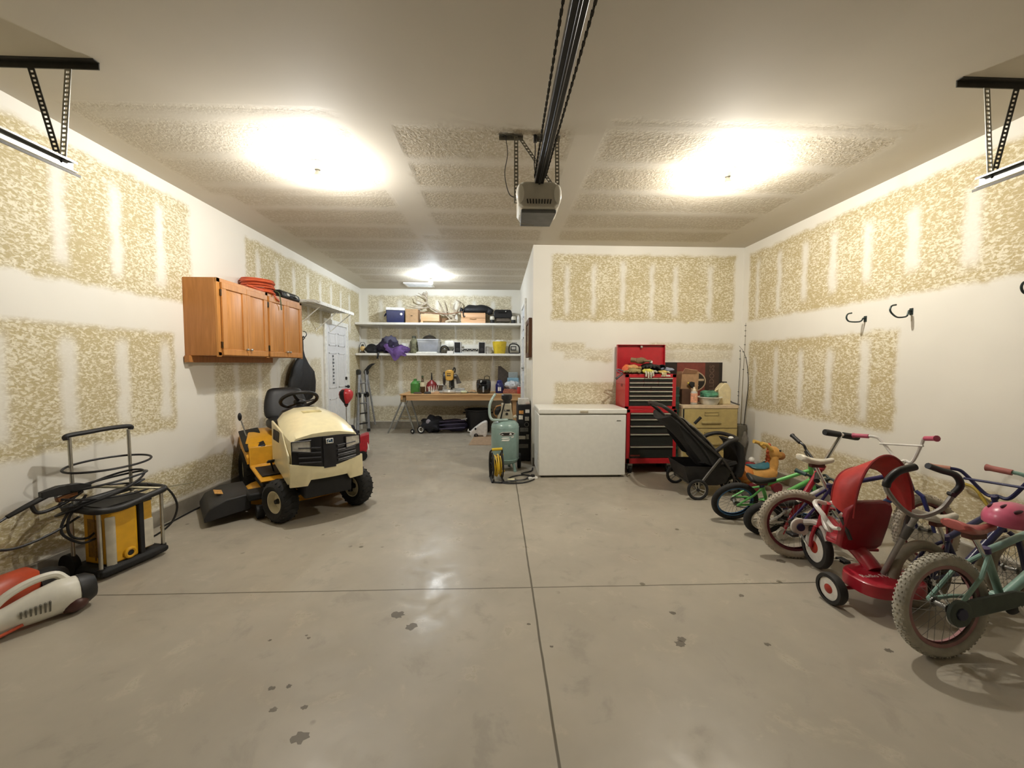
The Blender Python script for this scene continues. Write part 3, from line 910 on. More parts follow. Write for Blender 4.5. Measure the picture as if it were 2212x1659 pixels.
# hook and bag
hk = tag(G().curve([(XL, 5.79, 1.815), (-2.90, 5.79, 1.805), (-2.845, 5.79, 1.81), (-2.815, 5.79, 1.845), (-2.83, 5.79, 1.885), (-2.865, 5.79, 1.895)], 0.006, 8).build('wall_hook', K('333c3c', 0.4, 0.5)), 'dark wall hook right of the oak cabinet holding the black bag', 'hook')
bg = thing('garment_bag', 'black cloth bag hanging from the wall hook behind the mower seat', 'bag', (-2.88, 5.77, 0.85))
def bagring(y0, y1, x0, x1, z, sk=0):
    n = 18
    return [(((x0 + x1) / 2) + (x1 - x0) / 2 * math.sin(2 * PI * k / n) * (1 + 0.25 * math.sin(k * 2.3 + z * 9)), (y0 + y1) / 2 + (y1 - y0) / 2 * math.cos(2 * PI * k / n), z + sk * math.cos(2 * PI * k / n)) for k in range(n)]
G(bg).loft([bagring(5.765, 5.815, -2.90, -2.87, 1.80), bagring(5.755, 5.825, -2.91, -2.87, 1.62), bagring(5.73, 5.85, -2.92, -2.86, 1.53), bagring(5.60, 6.00, -2.94, -2.84, 1.42, -0.03),
            bagring(5.50, 6.12, -2.955, -2.82, 1.32, -0.02), bagring(5.42, 6.14, -2.96, -2.80, 1.15), bagring(5.40, 6.12, -2.96, -2.80, 1.0), bagring(5.46, 6.06, -2.955, -2.82, 0.90), bagring(5.62, 5.94, -2.94, -2.85, 0.86)]).build('bag_body', K('0d0d10', 0.6, nv=0.25, ns=8, bump=0.5), bg, angle=80)
G(bg).tube([(-2.885, 5.79, 1.80), (-2.862, 5.79, 1.823), (-2.84, 5.79, 1.80), (-2.862, 5.79, 1.775)], 0.008, 6, closed=True).build('strap', BLK, bg)

# ---------------------------------------------------------------- pressure washer
pw = thing('pressure_washer', 'yellow and black pressure washer on a silver wheeled frame by the left wall', 'pressure washer', (-2.66, 2.75, 0), 76)
PWY = K('dba520', 0.35, nv=0.06)
def pbox(g, x, y, z, dx, dy, dz):
    return g.bb(x - dx / 2, x + dx / 2, y - dy / 2, y + dy / 2, z, z + dz)
G().loft([[(x * a, y * b, z) for x, y in ((-1, -1), (-0.9, -1.05), (0.9, -1.05), (1, -1), (1, 1), (-1, 1))] for (a, b, z) in ((0.19, 0.14, 0.02), (0.20, 0.15, 0.035), (0.20, 0.15, 0.06), (0.18, 0.13, 0.075))]).build('base', BLKM, pw, bev=0.006)
g = G().loft([[(-0.145, -0.10, z), (-0.13, -0.125, z), (0.02, -0.13, z), (0.03, -0.11, z), (0.03, 0.09, z), (-0.145, 0.09, z)] for z in (0.075, 0.2, 0.43)])
g.build('housing', PWY, pw, bev=0.012)
G().loft([[(-0.155, -0.115 , z), (-0.125, -0.135, z), (-0.105, -0.135, z), (-0.135, -0.1, z)] for z in (0.07, 0.40)]).build('corner_post', K('c9c4b4', 0.35, 0.3), pw, bev=0.004)
G().bb(0.03, 0.062, -0.135, 0.09, 0.07, 0.46).build('divider', BLKM, pw, bev=0.006)
G().bb(0.062, 0.13, -0.11, 0.08, 0.09, 0.43).build('tank', K('d9a93c', 0.4), pw, bev=0.01)
G().bb(0.064, 0.128, -0.116, -0.108, 0.10, 0.30).build('tank_label', K('cfc9b8', 0.5), pw)
po = G().torus((-0.03, -0.132, 0.115), 0.028, 0.012, (0, 1, 0), 24, 8).build('outlet', PWY, pw)
G().cyl((-0.03, -0.138, 0.115), (-0.03, -0.12, 0.115), 0.022).build('outlet_bore', BLKM, po)
g = G().bb(-0.146, -0.143, -0.08, 0.05, 0.12, 0.38).bb(-0.15, -0.143, -0.02, -0.01, 0.1, 0.42)
g.build('shaded_side', K('8a6418', 0.5, nv=0.25, ns=50), pw)  # brown tone paints the shade on the yellow left side panel
for (x, y) in ((-0.185, -0.12), (0.185, -0.12), (-0.185, 0.12), (0.185, 0.12)):
    g = G().cyl((x, y, 0.04), (x, y, 0.46), 0.011)
    g.build('frame_post', K('b9b7ae', 0.3, 0.8), pw)
    G().cyl((x, y, 0.03), (x, y, 0.075), 0.019).build('post_foot', BLK, pw)
g = G().curve([(-0.20, 0.13, 0.47), (-0.21, 0.0, 0.47), (-0.20, -0.13, 0.465), (-0.08, -0.15, 0.45), (0.08, -0.15, 0.475), (0.19, -0.14, 0.49), (0.21, -0.05, 0.495), (0.20, 0.13, 0.49), (0, 0.14, 0.48)], 0.022, 10, 5, True)
g.bb(-0.15, 0.13, -0.11, 0.09, 0.43, 0.47)
g.build('top_frame', BLKP, pw)
for s in (-1, 1):
    G().cyl((s * 0.165, 0.13, 0.46), (s * 0.165, 0.135, 0.93), 0.0105).build('handle_post', K('b9b7ae', 0.3, 0.8), pw)
G().curve([(-0.18, 0.135, 0.915), (-0.175, 0.135, 0.94), (-0.06, 0.135, 0.948), (0.06, 0.135, 0.955), (0.175, 0.135, 0.95), (0.18, 0.135, 0.925)], [0.016] * 31, 8).build('grip', BLK, pw)
for s in (-1, 1):
    G().cyl((s * 0.17, 0.15, 0.075), (s * 0.205, 0.15, 0.075), 0.075, seg=24).build('wheel', BLKM, pw)
HOSE = K('1d1d1f', 0.45)
g = G()
for k, (rx, ry, z, tx, ty) in enumerate(((0.24, 0.15, 0.72, 0.0, 0.12), (0.22, 0.14, 0.60, 0.05, -0.1), (0.25, 0.16, 0.53, -0.12, 0.12), (0.22, 0.17, 0.56, 0.3, 0.05), (0.23, 0.16, 0.50, 0.2, -0.3))):
    pts = []
    for i in range(14):
        a = 2 * PI * i / 14
        x, y = rx * math.cos(a), ry * math.sin(a)
        pts.append((x - 0.03 * k * 0.4, 0.06 + y * 0.9, z + tx * x + ty * y))
    g.curve(pts, 0.0075, 7, 4, True)
g.curve([(-0.15, 0.05, 0.53), (-0.25, 0.02, 0.47), (-0.30, 0.0, 0.36), (-0.24, -0.05, 0.27), (-0.16, -0.04, 0.26)], 0.0075, 7)
g.curve([(-0.16, 0.02, 0.55), (-0.26, 0.0, 0.44), (-0.27, -0.02, 0.33), (-0.20, -0.03, 0.28), (-0.12, 0.0, 0.3)], 0.0075, 7)
g.curve([(0.18, 0.0, 0.52), (0.30, -0.02, 0.45), (0.36, -0.03, 0.30), (0.32, -0.02, 0.17), (0.22, 0.02, 0.10), (0.12, 0.06, 0.10)], 0.0075, 7)
g.curve([(-0.20, 0.02, 0.42), (-0.35, 0.0, 0.37), (-0.52, -0.02, 0.36), (-0.62, 0.0, 0.42), (-0.56, 0.03, 0.50), (-0.50, 0.05, 0.53)], 0.0075, 7)
g.build('hose', HOSE, pw)
# spray gun held in the frame, with its lance
g = G().tube([(-0.50, 0.05, 0.53), (-0.42, 0.05, 0.565), (-0.33, 0.05, 0.60)], [0.013, 0.016, 0.018], 8)
g.loft([[(x, 0.05 - w, z), (x, 0.05 + w, z), (x, 0.05 + w, z + h), (x, 0.05 - w, z + h)] for (x, w, z, h) in ((-0.36, 0.016, 0.59, 0.04), (-0.28, 0.022, 0.585, 0.06), (-0.18, 0.022, 0.58, 0.055), (-0.12, 0.014, 0.58, 0.03))])
g.curve([(-0.40, 0.05, 0.57), (-0.38, 0.05, 0.515), (-0.33, 0.05, 0.505), (-0.24, 0.05, 0.53), (-0.16, 0.05, 0.575)], 0.011, 8)
gun = g.build('spray_gun', BLKP, pw, bev=0.003)
G().tube([(-0.12, 0.05, 0.592), (0.18, -0.13, 0.50), (0.20, -0.13, 0.497), (0.42, -0.12, 0.47)], [0.010, 0.009, 0.006, 0.0055], 8).build('lance', K('b5b09a', 0.3, 0.7), gun)
G().box((-0.24, 0.05, 0.565), (0.1, 0.03, 0.03), (0, -12, 0)).build('gun_body', K('7a4a1e', 0.5), gun, bev=0.005)

# ---------------------------------------------------------------- power tools in the left foreground
wb = thing('leaf_blower', 'white handheld leaf blower with black end cap lying on the floor in front', 'leaf blower', (-2.52, 2.08, 0), 62)
WT = K('dedbce', 0.4, nv=0.04)
def oval(x, y, z, w, h, n=16, tw=0.0):
    return [(x, y + w * math.cos(2 * PI * k / n + tw), z + h * math.sin(2 * PI * k / n + tw)) for k in range(n)]
G().loft([oval(0.22, -0.0, 0.105, 0.05, 0.06), oval(0.19, 0.0, 0.11, 0.075, 0.085), oval(0.12, 0.0, 0.11, 0.085, 0.095), oval(0.04, 0.005, 0.10, 0.075, 0.085), oval(-0.06, 0.01, 0.085, 0.058, 0.065),
          oval(-0.20, 0.01, 0.065, 0.048, 0.048), oval(-0.38, 0.0, 0.055, 0.045, 0.045), oval(-0.60, 0.0, 0.05, 0.04, 0.04)]).build('housing', WT, wb)
G().curve([(0.16, 0.03, 0.18), (0.12, 0.05, 0.225), (0.03, 0.05, 0.225), (-0.06, 0.04, 0.19), (-0.13, 0.03, 0.12)], 0.02, 8).build('handle', WT, wb)
G().loft([oval(0.19, 0.0, 0.11, 0.078, 0.088), oval(0.23, 0.0, 0.108, 0.075, 0.085), oval(0.26, 0.0, 0.105, 0.055, 0.065)]).build('end_cap', BLKP, wb)
G().ball((0.17, -0.03, 0.055), (0.06, 0.06, 0.05), 12, 8).build('fuel_tank', K('4a2b26', 0.4), wb)
g = G()
for k in range(7):
    g.box((0.07 - k * 0.016, -0.073 + k * 0.003, 0.105), (0.006, 0.012, 0.06 - k * 0.004), (12, 0, 0))
g.build('vent_slots', K('6d6a60', 0.6), wb)
G().tube([(-0.02, -0.05, 0.05), (-0.12, -0.052, 0.03), (-0.22, -0.04, 0.025)], 0.008, 6).build('trigger', K('c2563a', 0.5), wb)
ot = thing('string_trimmer', 'orange and grey string trimmer with black grip lying against the left wall kerb', 'string trimmer', (-2.775, 2.10, 0), 88)
G().loft([oval(0.24, 0.0, 0.13, 0.05, 0.06), oval(0.20, 0.0, 0.13, 0.085, 0.095), oval(0.08, 0.0, 0.13, 0.095, 0.105), oval(-0.06, 0.0, 0.12, 0.09, 0.10), oval(-0.12, 0.0, 0.11, 0.06, 0.07)]).build('engine_cover', K('b8492a', 0.4, nv=0.08), ot)
G().loft([oval(0.20, -0.02, 0.10, 0.075, 0.085), oval(0.30, -0.02, 0.095, 0.075, 0.08), oval(0.36, -0.02, 0.09, 0.05, 0.055)]).build('muffler_guard', BLKP, ot)
G().cyl((-0.10, -0.02, 0.085), (-0.85, -0.05, 0.055), 0.03).build('shaft', K('b5b8b2', 0.4, 0.3), ot)
G().cyl((-0.20, -0.02, 0.081), (-0.36, -0.03, 0.075), 0.034).build('grip', BLK, ot)
G().ball((0.02, -0.02, 0.055), (0.08, 0.07, 0.055), 12, 8).build('fuel_tank', K('3a3a38', 0.4), ot)

# black cord on the floor along the left kerb
tag(G().curve([(-2.90, 3.35, 0.008), (-2.93, 3.8, 0.008), (-2.92, 4.2, 0.008), (-2.90, 4.55, 0.008), (-2.86, 4.9, 0.008), (-2.90, 5.4, 0.008)], 0.007, 6).build('extension_cable', BLK), 'black cord on the floor along the left wall kerb behind the mower', 'cord')
# ---------------------------------------------------------------- shelves on the back wall
SHW = K('e9e7e0', 0.4, nv=0.03)
def lumpy(g, c, r, lump=0.35, ls=2.5, seg=22, rings=14, fz=None):
    return g.ball(c, r, seg, rings, lump, ls, fz)
for nm, z, lab in (('upper', 2.285, 'long white upper shelf along the back wall under the antlers'), ('lower', 1.645, 'long white lower shelf along the back wall above the workbench')):
    t = thing('wall_shelf', lab, 'shelf', (-1.25, YB, z), 0, 'two long shelves on the back wall')
    G(t).bb(XL + 0.005, XA - 0.004, 8.15, YB - 0.001, z - 0.045, z).build('board', SHW, t, bev=0.003)
    for x in (-2.55, -1.74, -0.93, -0.12):
        g = G(t).bb(x - 0.012, x + 0.012, YB - 0.006, YB - 0.001, z - 0.30, z - 0.045).bb(x - 0.012, x + 0.012, 8.25, YB - 0.001, z - 0.051, z - 0.045)
        g.tube([(x, YB - 0.006, z - 0.25), (x, 8.30, z - 0.05)], 0.007, 6)
        g.build('bracket', SHW, t)
ZU, ZL = 2.286, 1.646
def solo(g, name, mat, label, cat, group=None, **k):
    return tag(g.build(name, mat, **k), label, cat, group)

# upper shelf, from the left
t = thing('cooler', 'navy blue cooler with white lid on the upper shelf', 'cooler', (-2.18, 8.33, ZU), 12)
G().loft([[(-0.185 * a, -0.145 * a, z), (0.185 * a, -0.145 * a, z), (0.185 * a, 0.145 * a, z), (-0.185 * a, 0.145 * a, z)] for a, z in ((0.92, 0), (0.95, 0.02), (1.0, 0.255))]).build('body', K('1d2552', 0.35), t, bev=0.012)
G().loft([[(-0.19 * a, -0.15 * a, z), (0.19 * a, -0.15 * a, z), (0.19 * a, 0.15 * a, z), (-0.19 * a, 0.15 * a, z)] for a, z in ((1, 0.255), (1.02, 0.27), (1.0, 0.305), (0.9, 0.32))]).build('lid', K('e6e6e2', 0.4), t, bev=0.01)
G().cyl((0.12, -0.146, 0.18), (0.12, -0.142, 0.18), 0.025, seg=16).build('badge', WHITE, t)
G().curve([(-0.19, -0.05, 0.20), (-0.22, -0.03, 0.15), (-0.22, 0.03, 0.15), (-0.19, 0.05, 0.20)], 0.012, 6).build('handle', K('1a2150', 0.4), t)
CARD, PINE = K('a98a66', 0.8, nv=0.08), wood('c99a6c', 'dcb189', 0, 8)
t = thing('cardboard_box', 'plain brown cardboard box beside the blue cooler', 'box', (-1.82, 8.34, ZU))
G(t).bb(-1.95, -1.69, 8.22, 8.46, ZU, 2.575).build('body', CARD, t, bev=0.004)
G(t).bb(-1.84, -1.80, 8.217, 8.2195, 2.425, 2.44).build('hand_hole', K('4a3a28', 0.9), t)
G(t).bb(-1.825, -1.815, 8.22, 8.46, 2.5745, 2.577).build('tape', K('b79a72', 0.4), t)
t = thing('wooden_box', 'low tan wooden box with a dark foot slot under the left antlers', 'box', (-1.44, 8.32, ZU))
g = G(t)
g.bb(-1.63, -1.24, 8.22, 8.24, 2.335, 2.475).bb(-1.63, -1.24, 8.42, 8.44, 2.335, 2.475).bb(-1.63, -1.61, 8.24, 8.42, 2.31, 2.475).bb(-1.26, -1.24, 8.24, 8.42, 2.31, 2.475).bb(-1.63, -1.24, 8.22, 8.44, 2.325, 2.336)
g.build('body', PINE, t, bev=0.003)
G(t).bb(-1.61, -1.26, 8.23, 8.43, ZU, 2.325).build('base', K('6b5426', 0.6), t)
G(t).bb(-1.63, -1.585, 8.215, 8.23, ZU, 2.335).build('foot', PINE, t)
t = thing('wicker_basket', 'small brown wicker basket between the wooden box and the antler bundle', 'basket', (-1.15, 8.36, ZU))
G(t).lathe([(0.06, ZU), (0.072, 2.33), (0.078, 2.40), (0.07, 2.40), (0.06, 2.30)], (-1.15, 8.36, 0), seg=20).build('body', K('8a6a4a', 0.8, nv=0.3, ns=60), t)
g = G(t)
for k in range(6):
    g.torus((-1.15, 8.36, 2.30 + k * 0.018), 0.064 + k * 0.0028, 0.005, seg=24, rs=5)
g.build('weave', K('75573a', 0.8, nv=0.3, ns=60), t)

BONE = K('a39681', 0.55, nv=0.3, ns=14)
def antler(label, main, tines, rad=0.017, loc=None):
    t = thing('antler', label, 'antler', main[0], 0, 'shed antlers on the upper shelf')
    m = smooth(main, 6)
    n = len(m)
    g = G(t).tube(m, [rad * 1.5 * (1.15 - 0.75 * i / n) for i in range(n)], 8)
    g.ball(main[0], rad * 1.5, 10, 6)
    b = g.build('beam', BONE, t)
    for q in tines:
        s = smooth(q, 5)
        k = len(s)
        G(t).tube(s, [rad * 1.15 * (1.0 - 0.8 * i / k) for i in range(k)], 7).build('tine', BONE, t)
antler('big pale antler sweeping up to the left above the cardboard box',
       [(-1.10, 8.36, 2.47), (-1.25, 8.34, 2.53), (-1.42, 8.33, 2.62), (-1.52, 8.34, 2.72), (-1.53, 8.36, 2.83), (-1.60, 8.38, 2.95)],
       [[(-1.30, 8.34, 2.56), (-1.40, 8.30, 2.60), (-1.50, 8.28, 2.68)], [(-1.52, 8.34, 2.72), (-1.62, 8.30, 2.66), (-1.75, 8.28, 2.64), (-1.88, 8.28, 2.68)], [(-1.53, 8.35, 2.79), (-1.58, 8.33, 2.86), (-1.70, 8.30, 2.92)],
        [(-1.53, 8.34, 2.72), (-1.63, 8.32, 2.74), (-1.73, 8.31, 2.78), (-1.75, 8.31, 2.84), (-1.79, 8.31, 2.86)], [(-1.54, 8.35, 2.85), (-1.51, 8.34, 2.92), (-1.54, 8.33, 2.97)], [(-1.45, 8.33, 2.64), (-1.62, 8.27, 2.60), (-1.82, 8.27, 2.61), (-2.0, 8.27, 2.66)]])
antler('pale antler with two straight tines rising in the middle of the upper shelf',
       [(-0.98, 8.40, 2.40), (-1.10, 8.40, 2.46), (-1.18, 8.41, 2.55), (-1.24, 8.42, 2.68), (-1.29, 8.43, 2.78)],
       [[(-1.12, 8.40, 2.48), (-1.12, 8.41, 2.60), (-1.15, 8.42, 2.72), (-1.17, 8.42, 2.79)], [(-1.05, 8.40, 2.44), (-0.96, 8.38, 2.40), (-0.86, 8.36, 2.33)]], 0.015)
antler('curved antler with upturned tips standing left of the wooden crate',
       [(-0.98, 8.30, 2.315), (-0.95, 8.31, 2.42), (-0.90, 8.32, 2.53), (-0.84, 8.33, 2.64), (-0.83, 8.34, 2.74), (-0.90, 8.35, 2.80)],
       [[(-0.94, 8.31, 2.44), (-1.02, 8.30, 2.50), (-1.10, 8.30, 2.55)], [(-0.92, 8.32, 2.50), (-0.95, 8.31, 2.60), (-0.93, 8.31, 2.70)], [(-0.90, 8.32, 2.55), (-1.0, 8.30, 2.62), (-1.02, 8.30, 2.72), (-0.99, 8.30, 2.78)], [(-0.86, 8.33, 2.6), (-0.79, 8.32, 2.66), (-0.77, 8.31, 2.74)]], 0.017)
antler('small white antler lying low against the left end of the wooden crate',
       [(-1.10, 8.24, 2.315), (-1.02, 8.24, 2.34), (-0.93, 8.23, 2.34), (-0.86, 8.23, 2.33)], [[(-1.0, 8.24, 2.345), (-1.05, 8.23, 2.40), (-1.10, 8.23, 2.44)], [(-0.92, 8.23, 2.34), (-0.95, 8.22, 2.40), (-0.97, 8.22, 2.45)]], 0.016)
solo(G().curve([(-1.66, 8.20, 2.515), (-1.55, 8.20, 2.50), (-1.25, 8.20, 2.485), (-1.08, 8.21, 2.475), (-0.95, 8.21, 2.49), (-0.82, 8.22, 2.515), (-0.74, 8.22, 2.525)], 0.011, 7), 'walking_stick', K('7a5a42', 0.6), 'brown stick lying across the wooden box and basket to the crate', 'stick')

t = thing('wooden_crate', 'pale wooden crate with a horizontal seam under the black bag', 'crate', (-0.53, 8.33, ZU))
g = G(t)
for k in range(2):
    z0 = ZU + k * 0.112
    g.bb(-0.78, -0.27, 8.22, 8.238, z0, z0 + 0.107).bb(-0.78, -0.27, 8.43, 8.448, z0, z0 + 0.107).bb(-0.78, -0.762, 8.238, 8.43, z0, z0 + 0.107).bb(-0.288, -0.27, 8.238, 8.43, z0, z0 + 0.107)
g.build('body', PINE, t, bev=0.002)
G(t).bb(-0.76, -0.29, 8.24, 8.43, ZU, ZU + 0.012).build('bottom', PINE, t)
G(t).tube([(-0.60, 8.219, 2.375), (-0.53, 8.219, 2.365), (-0.46, 8.219, 2.375)], 0.008, 6).build('hand_hole', K('7a5a30', 0.8), t)
t = thing('duffel_bag', 'black soft bag slumped on top of the pale wooden crate', 'bag', (-0.50, 8.33, 2.506))
lumpy(G(t), (-0.47, 8.33, 2.58), (0.33, 0.13, 0.105), 0.25, 2.2, fz=2.5065).build('body', K('131417', 0.6, bump=0.4), t)
lumpy(G(t), (-0.18, 8.28, 2.54), (0.07, 0.07, 0.075), 0.3).ball((-0.78, 8.27, 2.56), (0.04, 0.05, 0.06), 10, 8).build('pocket', K('16171b', 0.6), t)
G(t).curve([(-0.72, 8.21, 2.58), (-0.74, 8.20, 2.50), (-0.73, 8.205, 2.42), (-0.70, 8.21, 2.44)], 0.01, 6).build('strap', BLK, t)
t = thing('black_grill', 'small black tabletop grill near the right end of the upper shelf', 'grill', (0.10, 8.34, ZU))
G(t).loft([[(x - w, y0, z), (x + w, y0, z), (x + w, y0 + d, z), (x - w, y0 + d, z)] for (x, w, y0, d, z) in ((0.10, 0.19, 8.22, 0.24, 2.40), (0.10, 0.20, 8.215, 0.25, 2.46), (0.10, 0.185, 8.225, 0.23, 2.54), (0.10, 0.16, 8.24, 0.20, 2.58))]).build('lid', K('16171a', 0.35), t, bev=0.015)
G(t).tube([(-0.0, 8.215, 2.52), (0.0, 8.195, 2.52), (0.18, 8.195, 2.52), (0.18, 8.215, 2.52)], 0.008, 6).build('handle', BLK, t)
G(t).ball((0.16, 8.212, 2.535), 0.012, 8, 6).build('gauge', WHITE, t)
G(t).bb(-0.05, 0.25, 8.25, 8.44, 2.33, 2.40).build('firebox', K('5d5448', 0.6), t, bev=0.006)
for x in (-0.07, 0.27):
    G(t).tube([(x, 8.24, 2.42), (x + (0.03 if x > 0.1 else -0.02), 8.24, ZU)], 0.010, 6).build('leg', BLK, t)
for k, (x, lab) in enumerate(((-0.125, 'black based lamp cup with pale top left of the small black grill'), (0.325, 'black based lamp cup with pale top right of the small black grill'))):
    t = thing('lantern', lab, 'lantern', (x, 8.24, ZU), 0, 'two lanterns beside the grill')
    G().lathe([(0.04, 0), (0.046, 0.02), (0.042, 0.075)], seg=18).build('base', BLK, t)
    G().lathe([(0.044, 0.075), (0.05, 0.09), (0.05, 0.13), (0.04, 0.15), (0, 0.155)], seg=18).build('globe', K('d3d0c2', 0.3), t)
t = thing('spray_can', 'thin white spray can at the right end of the upper shelf', 'can', (0.43, 8.24, ZU))
G().lathe([(0.028, 0), (0.03, 0.004), (0.03, 0.13), (0.02, 0.148)], seg=18).build('body', K('dadad6', 0.35), t)
G().lathe([(0.016, 0.148), (0.016, 0.175), (0, 0.178)], seg=12).build('cap', WHITE, t)

# lower shelf, from the left
t = thing('table_lantern', 'wire framed lantern with yellow glass at the left end of the lower shelf', 'lantern', (-2.88, 8.32, ZL))
G().lathe([(0.05, 0), (0.055, 0.02), (0.03, 0.05)], seg=16).build('base', K('4b4438', 0.5), t)
G().lathe([(0.03, 0.05), (0.055, 0.08), (0.055, 0.12), (0.03, 0.15)], seg=16).build('globe', K('d9b878', 0.3), t)
G().tube([(-0.06, 0, 0.04), (-0.07, 0, 0.15), (-0.03, 0, 0.23), (0.03, 0, 0.23), (0.07, 0, 0.15), (0.06, 0, 0.04)], 0.005, 6).cyl((0, 0, 0.15), (0, 0, 0.19), 0.03, 0.02).build('wire_frame', K('2d2a25', 0.5), t)
solo(lumpy(G((-2.66, 8.30, ZL)), (-2.66, 8.30, 1.73), (0.15, 0.13, 0.105), 0.3, 2.5, fz=ZL), 'black_bag', K('101014', 0.65, bump=0.5), 'rumpled black bag left of the purple jacket on the lower shelf', 'bag')
t = thing('purple_jacket', 'crumpled purple and grey jacket spilling over the lower shelf edge', 'jacket', (-2.2, 8.30, ZL))
lumpy(G(t), (-2.33, 8.32, 1.79), (0.24, 0.17, 0.16), 0.45, 2.8, 28, 18, ZL).build('jacket_body', K('211a33', 0.7, nv=0.2, bump=0.5), t)
lumpy(G(t), (-2.30, 8.30, 1.91), (0.17, 0.13, 0.10), 0.4, 3.0).build('hood', K('4d4b60', 0.7, bump=0.4), t)
def sleeve(u, v):
    x = -2.36 + 0.42 * u + 0.03 * math.sin(v * 9)
    y = 8.30 - 0.165 * min(1, v * 1.5) + 0.015 * math.sin(u * 14 + v * 4)
    z = 1.86 - 0.10 * u + 0.03 * math.sin(u * 11) - 0.10 * v - (0.21 - 0.16 * abs(u - 0.48) * 2) * max(0, v - 0.5) * 2
    return (x, y, z)
G(t).sheet(18, 14, sleeve, 0.018).build('sleeve', K('5b3f78', 0.7, nv=0.25, ns=12, bump=0.4), t, angle=80)
lumpy(G(t), (-2.0, 8.27, 1.72), (0.12, 0.10, 0.075), 0.4, 3, fz=ZL).build('cuff', K('553a70', 0.7, nv=0.2), t)
G(t).curve([(-2.50, 8.14, 1.66), (-2.50, 8.13, 1.60), (-2.52, 8.135, 1.53)], 0.02, 6).build('strap', BLK, t)
solo(G((-2.02, 8.42, ZL)).prism([(-2.10, ZL), (-1.95, ZL), (-1.99, 1.86), (-2.07, 1.88)], 'y', 8.40, 8.43), 'white_card', WHITE, 'white card standing behind the purple jacket', 'card')
t = thing('camouflage_jug', 'camouflage patterned tall jug left of the clear bin', 'jug', (-1.80, 8.34, ZL))
CAMO = K('6c6a50', 0.7, nv=0.55, ns=20)
G().lathe([(0.07, 0), (0.085, 0.02), (0.085, 0.25), (0.05, 0.30), (0.04, 0.33)], seg=20).build('body', CAMO, t)
G().lathe([(0.045, 0.33), (0.045, 0.37), (0, 0.375)], seg=16).build('cap', K('3c3f33', 0.6), t)
G().curve([(0.08, 0, 0.24), (0.12, 0, 0.22), (0.12, 0, 0.12), (0.085, 0, 0.08)], 0.012, 6).build('handle', CAMO, t)
t = thing('storage_bin', 'clear plastic storage bin full of grey cloth in the middle of the lower shelf', 'bin', (-1.48, 8.33, ZL))
G(t).loft([[(-1.48 - w, 8.33 - d, z), (-1.48 + w, 8.33 - d, z), (-1.48 + w, 8.33 + d, z), (-1.48 - w, 8.33 + d, z)] for (w, d, z) in ((0.195, 0.13, 1.68), (0.225, 0.15, 1.935))]).build('body', K('c9ccd2', 0.15, nv=0.05, alpha=0.45), t, bev=0.01)
lumpy(G(t), (-1.48, 8.33, 1.775), (0.185, 0.12, 0.095), 0.15).build('contents', K('7d808c', 0.8, bump=0.3), t)
g = G(t)
g.bb(-1.71, -1.25, 8.17, 8.185, 1.925, 1.945).bb(-1.71, -1.25, 8.475, 8.49, 1.925, 1.945).bb(-1.71, -1.695, 8.17, 8.49, 1.925, 1.945).bb(-1.265, -1.25, 8.17, 8.49, 1.925, 1.945)
g.build('rim', K('d5d8dc', 0.2, alpha=0.8), t, bev=0.004)
t2 = thing('white_tray_lid', 'white plastic lid lying under the clear storage bin', 'lid', (-1.5, 8.33, ZL))
G(t2).bb(-1.72, -1.28, 8.152, 8.46, ZL, 1.672).build('body', WHITE, t2, bev=0.008)
G(t2).bb(-1.70, -1.30, 8.165, 8.44, 1.672, 1.678).build('top_panel', WHITE, t2, bev=0.003)
t = thing('pot_lid', 'dark domed pot lid with bright knob on the clear storage bin', 'pot lid', (-1.47, 8.33, 1.946))
G().lathe([(0.15, 0), (0.152, 0.008), (0.13, 0.045), (0.08, 0.08), (0.02, 0.095), (0, 0.096)], seg=28).build('dome', K('4f4a44', 0.15, 0.7), t)
G().lathe([(0.012, 0.095), (0.012, 0.11), (0.024, 0.118), (0.02, 0.128), (0, 0.13)], seg=14).build('knob', CHROME, t)
t = thing('visor_helmet', 'dark rounded visor helmet right of the clear storage bin', 'helmet', (-1.13, 8.26, ZL))
G().ball((0, 0, 0.055), (0.10, 0.10, 0.105), 20, 12, flatz=0.0).build('shell', K('4a4436', 0.4), t)
G().curve([(-0.10, -0.03, 0.02), (-0.07, -0.10, 0.12), (0.0, -0.11, 0.16), (0.07, -0.09, 0.12), (0.10, -0.02, 0.0)], 0.012, 6).build('rim', BLK, t)
t = thing('desk_lamp', 'white boxy lamp head on a thin black stand beside the left speaker', 'lamp', (-1.0, 8.34, ZL))
G().lathe([(0.06, 0), (0.06, 0.02), (0.02, 0.03)], seg=18).build('base', WHITE, t)
G().tube([(0.0, 0, 0.03), (0.05, 0, 0.12), (0.06, 0, 0.25)], 0.008, 6).build('stand', BLK, t)
G().loft([[(x * a - 0.04, y * a, z) for x, y in ((-0.10, -0.07), (0.10, -0.07), (0.10, 0.07), (-0.10, 0.07))] for a, z in ((0.85, 0.14), (1, 0.17), (1.0, 0.25), (0.85, 0.275))]).build('head', K('e5e4da', 0.4), t, bev=0.012)
solo(G((-1.02, 8.22, ZL)).bb(-1.08, -0.95, 8.18, 8.27, ZL, 1.70), 'white_box', K('ddd9d2', 0.5, nv=0.15, ns=70), 'small white carton in front of the white lamp on the lower shelf', 'box', bev=0.004)
